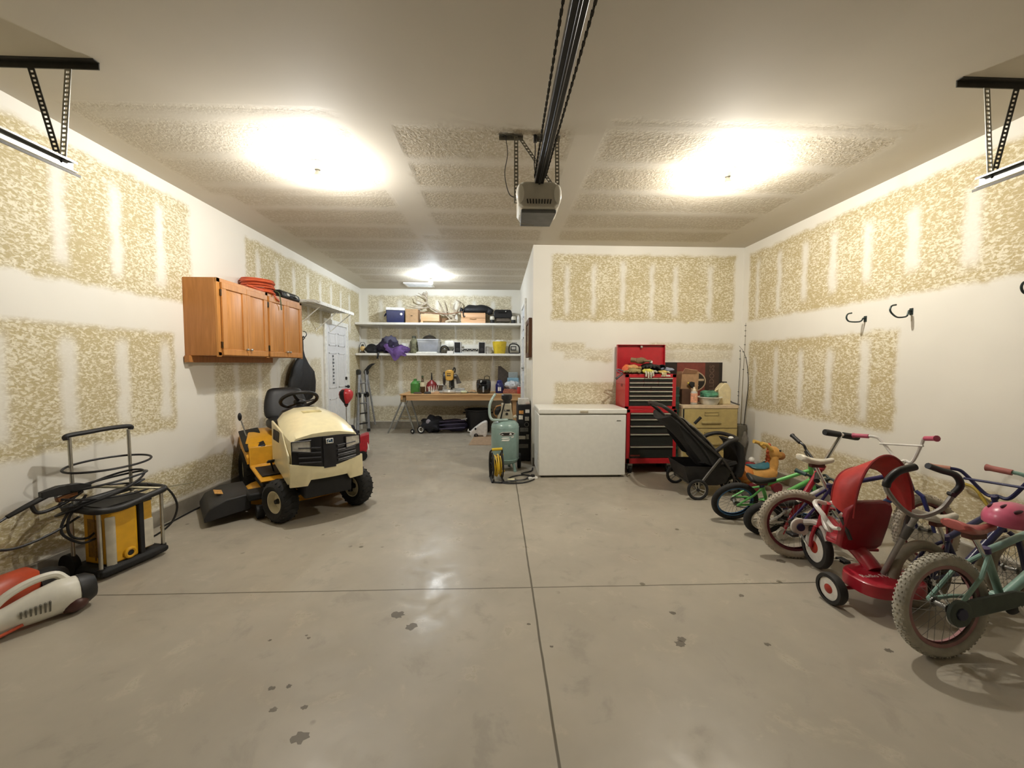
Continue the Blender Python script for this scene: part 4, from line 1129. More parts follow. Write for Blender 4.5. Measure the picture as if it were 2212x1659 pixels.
for x0, lab in ((-0.935, 'black and silver stereo speaker left of the white radio'), (-0.415, 'black and silver stereo speaker right of the white radio')):
    t = thing('speaker', lab, 'speaker', (x0 + 0.07, 8.35, ZL), 0, 'pair of speakers on the lower shelf')
    G().bb(-0.075, 0.075, -0.10, 0.10, 0, 0.245).build('cabinet', K('cfccc6', 0.4), t, bev=0.004)
    f = G().bb(-0.064, 0.060, -0.106, -0.10, 0.008, 0.237).build('grille', K('131010', 0.8), t, bev=0.003)
    G().lathe([(0.03, 0), (0.04, 0.004), (0, 0.006)], (0, -0.106, 0.08), (0, -1, 0), 18).build('driver', K('1c1a1a', 0.5), f)
t = thing('stereo_receiver', 'white radio unit with a dark button panel between two speakers', 'radio', (-0.59, 8.33, ZL))
G(t).bb(-0.775, -0.42, 8.22, 8.44, ZL, 1.755).build('cabinet', K('c4c2bb', 0.35), t, bev=0.004)
G(t).bb(-0.765, -0.43, 8.214, 8.22, 1.695, 1.745).build('panel', K('1d1c1a', 0.4), t)
g = G(t)
for k in range(10):
    g.bb(-0.755 + k * 0.032, -0.738 + k * 0.032, 8.209, 8.214, 1.70 + 0.02 * (k % 3 == 0), 1.715 + 0.022 * (k % 3 == 0))
g.build('buttons', K('b9b5a5', 0.4), t)
solo(G((-0.80, 8.19, ZL)).prism([(-0.93, ZL), (-0.72, ZL), (-0.73, 1.662), (-0.92, 1.668)], 'y', 8.165, 8.205), 'grey_cloth', K('aeb3b5', 0.7), 'small folded grey cloth in front of the radio on the lower shelf', 'cloth')
t = thing('bowl_stack', 'stack of pale bowls between the right speaker and yellow bucket', 'bowls', (-0.20, 8.30, ZL))
for k in range(4):
    G().lathe([(0.04, 0.0), (0.06, 0.015), (0.075, 0.045), (0.07, 0.045), (0.055, 0.02), (0, 0.012)], (0.004 * (k % 2), 0, k * 0.03), seg=22).build('bowl', K('c4bfb6', 0.35), t)
t = thing('yellow_bucket', 'yellow bucket filled with white paper on the lower shelf', 'bucket', (0.03, 8.32, ZL))
G().lathe([(0.0, 0), (0.115, 0), (0.12, 0.01), (0.148, 0.20), (0.153, 0.255), (0.145, 0.26), (0.14, 0.24), (0.11, 0.02), (0, 0.015)], seg=30).build('body', K('cfb42c', 0.4, nv=0.1), t)
lumpy(G(), (0.0, 0, 0.235), (0.12, 0.11, 0.06), 0.4, 3).build('paper', WHITE, t)
t = thing('work_light', 'black framed work light at the right end of the lower shelf', 'work light', (0.35, 8.32, ZL))
G().curve([(-0.11, 0, 0.02), (-0.115, 0, 0.13), (-0.08, 0, 0.205), (0.03, 0, 0.21), (0.10, 0, 0.15), (0.11, 0, 0.02)], 0.014, 8).tube([(-0.11, 0, 0.012), (0.11, 0, 0.012)], 0.012, 6).build('frame', BLK, t)
G().tube([(-0.05, 0.02, 0.215), (-0.05, 0.02, 0.245), (0.05, 0.02, 0.245), (0.05, 0.02, 0.215)], 0.005, 6).build('handle', BLK, t)
G().box((-0.02, 0.01, 0.12), (0.12, 0.06, 0.09)).build('head', K('232323', 0.5), t, bev=0.01)
G().box((-0.02, -0.022, 0.12), (0.085, 0.006, 0.055)).build('lens', K('b9b6ae', 0.2), t)

# ---------------------------------------------------------------- ladder, punching ball, toy behind the mower
t = thing('folding_ladder', 'grey aluminium folding ladder leaning in the back left corner', 'ladder', (-2.72, 8.2, 0))
AL = K('97989a', 0.4, 0.6)
topc, botc = V((-2.88, 8.28, 1.28)), V((-2.80, 8.04, 0.06))
wv = V((0.11, 0.18, 0)).normalized()
for s in (-1, 1):
    p0, p1 = botc + wv * 0.11 * s * 1.25, topc + wv * 0.085 * s
    g = G(t)
    g.tube([p0, p0.lerp(p1, 0.5), p1], [0.034, 0.032, 0.03], 4)
    g.build('side_rail', AL, t, angle=20)
    G(t).box(p0 + V((0, 0, -0.03)), (0.06, 0.09, 0.06), (8, 0, 30)).build('foot', BLK, t, bev=0.006)
for k in range(5):
    f = 0.10 + k * 0.17
    c = botc.lerp(topc, f)
    w = 0.12 - 0.03 * f
    G(t).tube([c - wv * w, c + wv * w], 0.016, 6).build('rung', BLK if k in (0, 1) else AL, t)
for f in (0.58, 0.97):
    c = botc.lerp(topc, f)
    for s in (-1, 1):
        G(t).cyl(c + wv * 0.1 * s - wv * 0.02, c + wv * 0.1 * s + wv * 0.02, 0.06, seg=18).build('hinge', K('4a4b4d', 0.4, 0.5) if f > 0.7 else BLK, t)
p1 = topc + wv * 0.08
G(t).loft([[p + V(q) for q in ((-0.04, -0.03, 0), (0.04, -0.03, 0), (0.04, 0.03, 0), (-0.04, 0.03, 0))] for p in (p1 + V((0.02, 0, 0.0)), p1 + V((0.10, 0.0, 0.10)), p1 + V((0.17, 0.02, 0.15)))]).build('top_foot', BLK, t, bev=0.01)
for s in (-1, 1):
    G(t).tube([topc + wv * 0.09 * s + V((0.01, 0.03, -0.02)), V((-2.74, 8.36, 0.10)) + wv * 0.11 * s], 0.018, 6).build('rear_rail', AL, t)
G(t).bb(-2.80, -2.795, 8.0, 8.06, 0.62, 0.80).build('label_plate', WHITE, t)

t = thing('punching_ball', 'red and black punching ball on a thin pole behind the mower', 'punching ball', (-2.40, 6.15, 0))
PB = t
G().lathe([(0.0, 1.030), (0.06, 1.022), (0.10, 0.980), (0.108, 0.940), (0.095, 0.880), (0.055, 0.820), (0.03, 0.790), (0.025, 0.760)], seg=28).build('ball', K('c83a3f', 0.3), t)
g = G()
def band(u, v):
    a = R(-128 + 42 * u)
    z = 1.025 - 0.25 * v
    r = 0.0
    for (r0, z0), (r1, z1) in zip([(0.0, 1.030), (0.06, 1.022), (0.10, 0.980), (0.108, 0.940), (0.095, 0.880), (0.055, 0.820), (0.03, 0.790), (0.025, 0.760)][:-1], [(0.06, 1.022), (0.10, 0.980), (0.108, 0.940), (0.095, 0.880), (0.055, 0.820), (0.03, 0.790), (0.025, 0.760)]):
        if z1 <= z <= z0:
            r = r0 + (r1 - r0) * (z0 - z) / (z0 - z1)
    r += 0.0025
    return (r * math.cos(a), r * math.sin(a), z)
g.sheet(6, 18, band, 0.0015)
g.build('black_panel', BLK, t)
G().lathe([(0.036, 0.815), (0.03, 0.77), (0.012, 0.74)], seg=16).build('neck', BLK, t)
G().cyl((0, 0, 0.05), (0, 0, 0.75), 0.009, seg=8).build('pole', STEEL, t)
G().lathe([(0.0, 0.0), (0.20, 0.0), (0.22, 0.03), (0.21, 0.10), (0.12, 0.16), (0.03, 0.18), (0, 0.18)], seg=28).build('base', K('18181c', 0.5), t)
solo(lumpy(G((-2.36, 6.02, 0.18)), (-2.36, 6.03, 0.33), (0.16, 0.15, 0.15), 0.4, 2.5, fz=0.15), 'dark_jacket', K('191723', 0.75, nv=0.3, bump=0.5), 'dark bundle of cloth slung over the foot of the punching ball', 'cloth')
t = thing('floor_jack', 'red floor jack on small wheels behind the mower hood', 'floor jack', (-2.13, 5.75, 0), 20)
g = G().loft([[(x, -w, z0), (x, w, z0), (x, w, z1), (x, -w, z1)] for (x, w, z0, z1) in ((-0.25, 0.06, 0.08, 0.16), (-0.05, 0.09, 0.07, 0.22), (0.1, 0.10, 0.07, 0.36), (0.16, 0.10, 0.12, 0.38), (0.20, 0.09, 0.25, 0.38))])
g.build('frame', K('b02733', 0.4), t, bev=0.01)
for x, r in ((-0.22, 0.05), (0.10, 0.07)):
    for s in (-1, 1):
        G().cyl((x, s * 0.11, r), (x, s * 0.145, r), r, seg=20).build('wheel', BLKM, t)
G().tube([(0.16, -0.08, 0.37), (0.19, -0.09, 0.14)], 0.012, 6).build('post', WHITE, t)

# ---------------------------------------------------------------- workbench
BENCH = wood('c79a68', 'dbb482', 0, 6, 0.6)
t = thing('workbench', 'long bare wooden workbench with steel sawhorse legs against the back wall', 'workbench', (-0.7, 8.1, 0))
G(t).bb(-1.96, XA - 0.01, 7.72, YB - 0.001, 0.795, 0.820).build('top', BENCH, t, bev=0.003)
g = G(t).bb(-1.84, XA - 0.02, 7.74, 7.78, 0.69, 0.795)
g.build('apron', BENCH, t, bev=0.003)
G(t).bb(-1.95, -1.91, 7.745, YB - 0.02, 0.70, 0.795).build('end_rail', BENCH, t, bev=0.003)
for yy in (7.80, 8.36):
    for (dx, nm) in ((-0.35, 'leg'), (0.20, 'leg')):
        y1 = yy + (-0.02 if yy < 8 else 0.1)
        G(t).tube([(-1.91, yy, 0.74), (-1.91 + dx, yy + (0.12 if yy < 8 else 0.06), 0.0)], 0.018, 8).build(nm, K('a9aaa6', 0.35, 0.7), t)
    G(t).tube([(-2.13, yy + 0.07, 0.27), (-1.78, yy + 0.07, 0.27)], 0.009, 6).build('brace', K('a9aaa6', 0.35, 0.7), t)
    G(t).bb(-1.96, -1.86, yy - 0.03, yy + 0.03, 0.655, 0.745).build('leg_bracket', K('8a7a5e', 0.5), t, bev=0.004)
for x in (0.30,):
    for yy in (7.9, 8.4):
        G(t).bb(x, x + 0.08, yy, yy + 0.08, 0, 0.795).build('leg', BENCH, t)
ZB = 0.821
def bottle(name, label, x, y, prof, mat, capmat, cap, cat='bottle', z=ZB, rot=0):
    t = thing(name, label, cat, (x, y, z), rot)
    G().lathe(prof, seg=20).build('body', mat, t)
    G().lathe(cap, seg=14).build('cap', capmat, t)
    return t
t = bottle('green_jug', 'square green plastic jug at the left end of the workbench', -1.70, 7.95, [(0.0, 0), (0.088, 0), (0.095, 0.02), (0.095, 0.20), (0.05, 0.25), (0.032, 0.262)], K('4f8f42', 0.35, alpha=0.9), K('3f7a35', 0.4), [(0.034, 0.262), (0.034, 0.295), (0, 0.297)], 'jug')
G().curve([(0.06, -0.02, 0.245), (0.10, -0.02, 0.24), (0.11, -0.02, 0.16), (0.09, -0.02, 0.13)], 0.014, 6).build('handle', K('4a8a3e', 0.35), t)
t = bottle('brown_bottle', 'tall dark bottle with cream label beside the green jug', -1.545, 7.92, [(0.0, 0), (0.045, 0), (0.05, 0.01), (0.05, 0.20), (0.022, 0.26), (0.018, 0.32)], K('4f3a22', 0.15, nv=0.05), K('3b4a2e', 0.4), [(0.021, 0.32), (0.021, 0.36), (0, 0.362)])
G().lathe([(0.051, 0.14), (0.0515, 0.14), (0.0515, 0.23), (0.047, 0.23)], seg=20).build('label', K('d9cfae', 0.6), t)
t = thing('dust_brush', 'white bristled hand brush leaning against the red oil can', 'brush', (-1.33, 7.86, ZB), 10)
G().bb(-0.09, 0.09, -0.02, 0.02, 0.0, 0.03).build('handle', K('caa98a', 0.5), t, bev=0.008)
g = G()
for k in range(14):
    g.tube([(-0.08 + k * 0.0125, 0, 0.028), (-0.10 + k * 0.016 + 0.02 * math.sin(k * 2), 0.02, 0.145 + 0.02 * math.sin(k * 3))], [0.007, 0.004], 5)
g.build('bristles', K('dcd6c6', 0.8), t)
t = thing('gas_can', 'round red metal oil can with a black spout on the workbench', 'can', (-1.38, 8.05, ZB))
G().lathe([(0.0, 0), (0.11, 0), (0.118, 0.02), (0.118, 0.15), (0.09, 0.215), (0.035, 0.255), (0.028, 0.27)], seg=26).build('body', K('7d1f22', 0.35), t)
G().cyl((0, 0, 0.265), (0.0, 0, 0.42), 0.02, 0.009, seg=10).build('spout', BLK, t)
solo(G((-1.22, 8.12, ZB)).bb(-1.26, -1.16, 8.06, 8.14, ZB, 0.985), 'brown_box', K('5f4a34', 0.7), 'small dark brown box between the red oil can and the miter saw', 'box', bev=0.004)
# drills and scraps on the bench front
for k, (x, y, sx, sy, sz, c, nm, lab, cat) in enumerate(((-1.62, 7.80, 0.16, 0.05, 0.035, '5b4a40', 'putty_knife', 'dark flat tool at the front left edge of the workbench', 'tool'), (-1.42, 7.79, 0.13, 0.06, 0.045, '3b3a3a', 'hand_sander', 'small grey hand sander at the front of the workbench', 'tool'),
        (-1.24, 7.83, 0.10, 0.07, 0.05, 'c9a27c', 'wood_block', 'pale wood block in front of the miter saw', 'block'), (-0.53, 8.05, 0.12, 0.08, 0.06, 'c8a47a', 'wood_block', 'pale wood offcut left of the black air fryer', 'block'))):
    solo(G((x, y, ZB)).loft([[(x + a * sx / 2 * f, y + b * sy / 2 * f, ZB + z) for a, b in ((-1, -1), (1, -1), (1, 1), (-1, 1))] for f, z in ((1, 0), (1, sz * 0.6), (0.8, sz))]), nm, K(c, 0.5), lab, cat, bev=0.005)
# miter saw
t = thing('miter_saw', 'yellow miter saw with raised head and round black blade guard on the workbench', 'miter saw', (-1.02, 8.02, ZB))
GRY = K('c9c8c2', 0.35, 0.4)
G().lathe([(0.0, 0.012), (0.16, 0.012), (0.17, 0.03), (0.16, 0.07), (0, 0.075)], (0.02, 0, 0), seg=32).build('turntable', GRY, t)
g = G().loft([[(-0.30, -0.10, z), (0.34, -0.10, z), (0.34, 0.12, z), (-0.30, 0.12, z)] for z in (0.0, 0.05)])
g.build('base', K('b6b4ad', 0.4, 0.3), t, bev=0.015)
G().bb(-0.30, -0.06, 0.06, 0.08, 0.05, 0.17).bb(0.06, 0.32, 0.06, 0.08, 0.05, 0.10).build('fence', GRY, t, bev=0.006)
G().bb(-0.26, -0.12, 0.055, 0.06, 0.13, 0.145).build('fence_slot', BLK, t)
for x in (-0.13, 0.14):
    G().prism([(x - 0.10, -0.03), (x + 0.10, -0.03), (x + 0.08, 0.03), (x - 0.08, 0.03)], 'z', 0.05, 0.054).build('table_slot', K('4c4d50', 0.5), t)
G().tube([(0.06, 0.13, 0.06), (0.06, 0.15, 0.18), (0.06, 0.12, 0.30)], [0.045, 0.035, 0.03], 8).build('pivot_arm', K('34332f', 0.5), t)
g = G().lathe([(0.0, -0.03), (0.10, -0.03), (0.135, -0.015), (0.135, 0.015), (0.10, 0.03), (0, 0.03)], (-0.10, 0.02, 0.30), (1, 0.15, 0), 28)
g.build('blade_guard', K('2a2729', 0.45), t)
G().loft([[(x, y0, z0), (x, y1, z0), (x, y1, z1), (x, y0, z1)] for (x, y0, y1, z0, z1) in ((-0.07, -0.08, 0.10, 0.28, 0.44), (-0.02, -0.10, 0.12, 0.26, 0.48), (0.06, -0.10, 0.12, 0.26, 0.48), (0.10, -0.08, 0.10, 0.30, 0.44))]).build('motor_housing', K('dfae52', 0.4), t, bev=0.015)
G().bb(-0.03, 0.05, -0.105, -0.10, 0.40, 0.415).bb(-0.03, 0.05, -0.105, -0.10, 0.355, 0.38).build('label', K('55452a', 0.5), t)
G().cyl((0.10, 0.0, 0.34), (0.16, 0.0, 0.34), 0.045, seg=18).build('motor_cap', K('3d3833', 0.4), t)
G().tube([(0.03, -0.05, 0.26), (0.03, -0.06, 0.16), (0.045, -0.06, 0.12)], [0.022, 0.02, 0.035], 10).build('lower_guard', K('2f2d26', 0.4), t)
G().curve([(0.08, 0.02, 0.47), (0.10, 0.04, 0.52), (0.12, 0.08, 0.50), (0.11, 0.10, 0.42)], 0.014, 8).build('handle', BLK, t)
G().loft([[(0.12, 0.10, 0.40), (0.16, 0.10, 0.38), (0.16, 0.13, 0.38), (0.12, 0.13, 0.40)], [(0.14, 0.16, 0.18), (0.24, 0.16, 0.20), (0.24, 0.20, 0.20), (0.14, 0.20, 0.18)]]).build('dust_bag', K('77716a', 0.8), t)
solo(G((-0.70, 7.98, ZB)).torus((-0.70, 7.98, ZB + 0.012), 0.075, 0.011, seg=28, rs=6).torus((-0.69, 7.98, ZB + 0.03), 0.065, 0.010, (0.1, 0, 1), seg=28, rs=6).curve([(-0.62, 7.98, ZB + 0.01), (-0.55, 8.0, ZB + 0.02), (-0.5, 7.97, ZB + 0.012), (-0.44, 7.99, ZB + 0.012)], 0.009, 6), 'saw_cord', K('6a6b5c', 0.5), 'coiled grey power cord between the miter saw and the air fryer', 'cord')
solo(G((-0.68, 7.90, ZB)).ball((-0.70, 7.90, ZB + 0.03), (0.07, 0.045, 0.03), 14, 8), 'sander', K('d6dcb8', 0.4), 'small pale green oval sander on the workbench near the coiled cord', 'sander')
# air fryer and right end of the bench
t = thing('air_fryer', 'glossy black air fryer with a steel handle on the workbench', 'air fryer', (-0.30, 7.97, ZB))
FRY = K('0c0d10', 0.12, coat=0.6)
G().loft([[(a * math.copysign(abs(math.cos(q)) ** 0.6, math.cos(q)), b * math.copysign(abs(math.sin(q)) ** 0.6, math.sin(q)), z) for q in (2 * PI * k / 28 for k in range(28))] for (a, b, z) in ((0.12, 0.12, 0.0), (0.14, 0.135, 0.02), (0.15, 0.145, 0.15), (0.15, 0.145, 0.22), (0.14, 0.135, 0.27), (0.11, 0.10, 0.292))]).build('body', FRY, t)
G().bb(-0.015, 0.015, -0.175, -0.14, 0.03, 0.15).build('basket_handle', K('c9ccd2', 0.25, 0.6), t, bev=0.008)
G().curve([(-0.13, -0.115, 0.205), (-0.06, -0.148, 0.185), (0.0, -0.152, 0.18), (0.06, -0.148, 0.185), (0.13, -0.115, 0.205)], 0.004, 6).build('seam', K('2a2b2e', 0.4), t)
G().cyl((-0.05, -0.150, 0.24), (-0.05, -0.128, 0.24), 0.014, seg=14).build('dial', K('d8d8d2', 0.3), t)
G().curve([(0.02, 0, 0.28), (0.02, 0, 0.335), (0.05, 0, 0.355), (0.09, 0, 0.355), (0.12, 0, 0.335), (0.12, 0, 0.27)], 0.008, 6).build('lid_handle', K('4a463c', 0.3, 0.6), t)
t = thing('water_jug', 'blue drinking jug with white markings beside the air fryer', 'jug', (0.03, 7.99, ZB))
G().lathe([(0.0, 0), (0.078, 0), (0.085, 0.015), (0.085, 0.17), (0.07, 0.20), (0.055, 0.21)], seg=24).build('body', K('23245f', 0.35), t)
G().lathe([(0.06, 0.205), (0.06, 0.245), (0.03, 0.27), (0, 0.272)], seg=20).build('cap', K('26286b', 0.4), t)
G().bb(-0.035, 0.0, -0.088, -0.080, 0.05, 0.13).bb(0.01, 0.03, -0.086, -0.078, 0.05, 0.13).build('marking', WHITE, t)
solo(G((0.10, 8.40, ZB)).prism([(-0.02, ZB), (0.38, ZB), (0.32, 1.16), (0.06, 1.38), (0.0, 1.38)], 'y', 8.36, 8.44), 'dark_board', K('4a4038', 0.7, nv=0.2), 'tall dark board with a slanted edge leaning behind the blue jug', 'board', bev=0.004)
t = thing('plastic_bag', 'white plastic bag stuffed full near the right end of the workbench', 'bag', (0.30, 8.03, 0.95))
lumpy(G(t), (0.30, 8.02, 0.985), (0.14, 0.11, 0.085), 0.45, 2.8, 26, 16).build('bag_body', K('ccd0d4', 0.35, nv=0.2, alpha=0.92), t)
t2 = thing('red_box', 'flat red and tan box under the white plastic bag', 'box', (0.28, 8.0, ZB))
G(t2).bb(0.10, 0.40, 7.90, 8.14, ZB, 0.88).bb(0.12, 0.38, 7.92, 8.12, 0.88, 0.91).build('body', K('a86a58', 0.6, nv=0.3, ns=40), t2, bev=0.005)
t = thing('red_can', 'short red can at the right end of the workbench', 'can', (0.43, 7.86, ZB))
G().lathe([(0.0, 0), (0.04, 0), (0.042, 0.005), (0.042, 0.13), (0.036, 0.138), (0, 0.138)], seg=18).build('body', K('b3392e', 0.4), t)
G().lathe([(0.028, 0.138), (0.028, 0.15), (0, 0.152)], seg=14).build('cap', WHITE, t)
t = thing('blue_bin', 'pale blue boxy container standing behind the white plastic bag', 'container', (0.33, 8.30, ZB))
G(t).bb(0.20, 0.44, 8.22, 8.34, ZB, 1.13).build('body', K('8fb7cc', 0.4), t, bev=0.01)
G(t).bb(0.22, 0.42, 8.24, 8.32, 1.13, 1.25).build('lid', K('9ba3a3', 0.4), t, bev=0.01)

# under the workbench
t = thing('folded_stroller', 'folded purple stroller with white ringed wheel lying under the workbench', 'stroller', (-1.15, 8.0, 0))
PUR = K('1d1730', 0.7, nv=0.3, ns=10, bump=0.4)
lumpy(G(t), (-1.35, 8.02, 0.17), (0.25, 0.2, 0.17), 0.35, 2.4, fz=0.0).build('hood', K('15161f', 0.7, bump=0.4), t)
g = G(t)
lumpy(g, (-0.92, 8.02, 0.15), (0.30, 0.17, 0.13), 0.25, 2.2, fz=0.0)
g.build('seat_fabric', PUR, t)
for z in (0.09, 0.17, 0.24):
    G(t).tube([(-1.2, 7.86, z), (-0.68, 7.87, z + 0.03)], 0.016, 6).build('frame_tube', K('2b2140', 0.5), t)
w = G(t).torus((-1.57, 7.86, 0.085), 0.07, 0.018, (0.35, 1, 0), 28, 8).build('wheel', BLKM, t)
G(t).torus((-1.57, 7.855, 0.085), 0.05, 0.011, (0.35, 1, 0), 28, 6).build('rim', WHITE, w)
w = G(t).torus((-1.74, 7.84, 0.05), 0.036, 0.016, (0.6, 1, 0), 22, 8).build('wheel', BLKM, t)
G(t).ball((-1.74, 7.83, 0.05), 0.022, 10, 8).build('rim', K('c9c6bc', 0.3, 0.5), w)
G(t).ball((-1.42, 7.84, 0.24), (0.05, 0.02, 0.06), 12, 8).build('reflector', K('8f8a94', 0.3), t)
G(t).tube([(-0.76, 7.92, 0.27), (-0.64, 7.93, 0.30)], 0.015, 6).build('handle', K('b9b9b4', 0.4), t)
t = thing('black_tub', 'large round black tub under the right half of the workbench', 'tub', (-0.42, 8.12, 0))
G().lathe([(0.0, 0), (0.22, 0), (0.24, 0.02), (0.27, 0.44), (0.29, 0.45), (0.29, 0.475), (0.262, 0.475), (0.23, 0.03), (0, 0.025)], seg=36).build('body', K('141416', 0.5), t)
for s in (-1, 1):
    G().curve([(s * 0.275, -0.05, 0.40), (s * 0.31, -0.02, 0.40), (s * 0.31, 0.02, 0.40), (s * 0.275, 0.05, 0.40)], 0.01, 6).build('handle', BLK, t)
t = thing('ride_on_toy', 'small white animal shaped toy in front of the black tub', 'toy', (-0.36, 7.55, 0))
G().loft([[(x, y0 * 1.0, z) for (x, y0) in ((a0, -0.08), (a1, -0.08), (a1, 0.08), (a0, 0.08))] for (a0, a1, z) in ((-0.20, 0.14, 0.02), (-0.19, 0.15, 0.10), (-0.10, 0.15, 0.18), (0.02, 0.15, 0.27), (0.10, 0.15, 0.31))]).build('body', K('dedbd8', 0.35), t, bev=0.03, segs=3)
G().ball((-0.08, -0.085, 0.16), (0.018, 0.01, 0.025), 10, 8).build('eye', BLK, t)
G().torus((-0.07, -0.085, 0.03), 0.03, 0.012, (0, 1, 0), 18, 6).build('wheel_arch', BLK, t)
for x in (-0.14, 0.10):
    G().cyl((x, -0.085, 0.03), (x, 0.085, 0.03), 0.03, seg=16).build('wheel', K('d9d6d2', 0.4), t)
G().tube([(-0.18, -0.02, 0.10), (-0.23, -0.03, 0.11), (-0.22, -0.03, 0.15)], 0.012, 6).build('handle', WHITE, t)
solo(G((-0.28, 7.15, 0)).prism([(-0.52, 6.72), (-0.08, 6.70), (-0.06, 7.62), (-0.46, 7.66)], 'z', 0.0, 0.008), 'cardboard_sheet', K('ab9176', 0.8, nv=0.12), 'flat sheet of brown cardboard on the floor left of the air compressor', 'cardboard')
# framed picture on the alcove wall
t = thing('picture_frame', 'dark wood framed picture on the alcove side wall', 'picture', (XA, 5.73, 1.5))
g = G(t)
g.bb(XA - 0.05, XA, 5.30 + 0.16, 5.52, 1.52, 2.08).bb(XA - 0.05, XA, 5.98, 6.04, 1.52, 2.08).bb(XA - 0.05, XA, 5.52, 5.98, 1.52, 1.59).bb(XA - 0.05, XA, 5.52, 5.98, 2.01, 2.08)
g.build('frame', wood('4a2c18', '643e22', 2, 8), t, bev=0.006)
G(t).bb(XA - 0.035, XA - 0.03, 5.52, 5.98, 1.59, 2.01).build('picture', K('8a7a66', 0.25, nv=0.4, ns=12), t)
# ---------------------------------------------------------------- freezer
FZ = K('e9e8e0', 0.3, nv=0.02)
t = thing('chest_freezer', 'white chest freezer against the partition wall beside the red tool chest', 'freezer', (1.055, 5.0, 0))
G(t).bb(0.505, 1.605, 4.735, 5.295, 0.025, 0.795).build('body', FZ, t, bev=0.012)
lid = G(t).bb(0.498, 1.612, 4.722, 5.295, 0.803, 0.87).build('lid', FZ, t, bev=0.014)
G(t).bb(0.515, 1.595, 4.745, 5.285, 0.79, 0.806).build('gasket', K('8d8c86', 0.6), t)
G(t).bb(1.02, 1.12, 4.712, 4.724, 0.822, 0.846).build('latch', K('b3aa94', 0.4), lid, bev=0.004)
G(t).bb(1.485, 1.535, 4.731, 4.736, 0.715, 0.725).build('badge', K('8d8d88', 0.3, 0.6), t)
g = G(t)
for k in range(9):
    g.bb(0.5005, 0.506, 4.86, 5.06, 0.10 + k * 0.022, 0.112 + k * 0.022)
g.build('vent_grille', K('c9c9c5', 0.5), t)
G(t).bb(0.50, 0.507, 4.76, 4.80, 0.16, 0.22).build('drain_plug', WHITE, t, bev=0.003)
for x in (0.56, 1.55):
    for y in (4.80, 5.24):
        G(t).cyl((x, y, 0), (x, y, 0.03), 0.02, seg=12).build('foot', BLK, t)

# ---------------------------------------------------------------- air compressor
CG = K('8ba7a0', 0.3, nv=0.05, coat=0.3)
t = thing('air_compressor', 'upright grey green air compressor tank with motor left of the white freezer', 'air compressor', (0.095, 5.13, 0))
G().lathe([(0.0, 0.085), (0.10, 0.09), (0.16, 0.115), (0.185, 0.16), (0.187, 0.58), (0.18, 0.62), (0.14, 0.665), (0.07, 0.685), (0, 0.69)], seg=40).build('tank', CG, t)
g = G()
for z in (0.165, 0.585):
    g.torus((0, 0, z), 0.186, 0.004, seg=40, rs=6)
g.build('weld_seam', CG, t)
for k, a in enumerate((250, 320, 70, 160)):
    c, s_ = math.cos(R(a)), math.sin(R(a))
    G().curve([(0.13 * c, 0.13 * s_, 0.13), (0.16 * c, 0.16 * s_, 0.05), (0.165 * c, 0.165 * s_, 0.012), (0.185 * c, 0.185 * s_, 0.012)], 0.018, 8).build('leg', CG, t)
for s in (-1, 1):
    G().cyl((s * 0.17, 0.10, 0.10), (s * 0.215, 0.10, 0.10), 0.10, seg=24).build('wheel', BLKM, t)
G().curve([(0.03, -0.10, 0.69), (-0.10, -0.13, 0.69), (-0.175, -0.12, 0.70), (-0.205, -0.10, 0.76), (-0.205, -0.08, 0.88), (-0.175, -0.05, 0.96), (-0.13, -0.03, 1.03)], 0.018, 10).build('handle', K('9fb4ae', 0.3), t)
g = G().loft([[(x0, -0.07, z), (x1, -0.07, z), (x1, 0.07, z), (x0, 0.07, z)] for (x0, x1, z) in ((-0.11, 0.11, 0.69), (-0.10, 0.10, 0.73), (-0.055, 0.085, 0.82), (-0.05, 0.08, 0.90))])
g.build('pump', K('b3ad98', 0.4, 0.3), t, bev=0.01)
G().lathe([(0.045, 0.90), (0.05, 0.94), (0.07, 0.96), (0.072, 1.01), (0.06, 1.02), (0, 1.02)], (0.02, -0.01, 0), seg=24).build('air_filter', BLK, t)
G().lathe([(0.035, 1.018), (0.062, 1.021), (0.06, 1.024), (0, 1.024)], (0.02, -0.01, 0), seg=22).build('filter_cap', K('8f887a', 0.3, 0.6), t)
G().loft([[(-0.07, -0.074, 0.70), (-0.05, -0.074, 0.70), (-0.005, -0.074, 0.90), (-0.022, -0.074, 0.90)], [(-0.07, -0.05, 0.70), (-0.05, -0.05, 0.70), (-0.005, -0.05, 0.90), (-0.022, -0.05, 0.90)]]).build('pump_guard', BLK, t)
G().cyl((0.02, -0.078, 0.765), (0.02, -0.06, 0.765), 0.018, seg=14).bb(-0.015, 0.06, -0.074, -0.07, 0.80, 0.822).build('pump_label', BLKP, t)
lettering('EX', 0.022, K('e9e6da', 0.4), t, (0.005, -0.0755, 0.811), (90, 0, 0))
G().cyl((-0.14, 0.02, 0.80), (-0.06, 0.02, 0.80), 0.06, seg=20).build('motor', BLKP, t)
G().curve([(-0.11, -0.07, 0.72), (-0.15, -0.10, 0.78), (-0.12, -0.09, 0.86), (-0.06, -0.06, 0.88)], 0.008, 6).build('pressure_pipe', K('a87a4a', 0.3, 0.7), t)
G().cyl((0.11, -0.05, 0.72), (0.15, -0.05, 0.735), 0.02, seg=12).build('valve', K('c9c4b0', 0.3, 0.6), t)
def onwall(x, z, r=0.1895):
    return (x, -math.sqrt(max(0.0, r * r - x * x)), z)
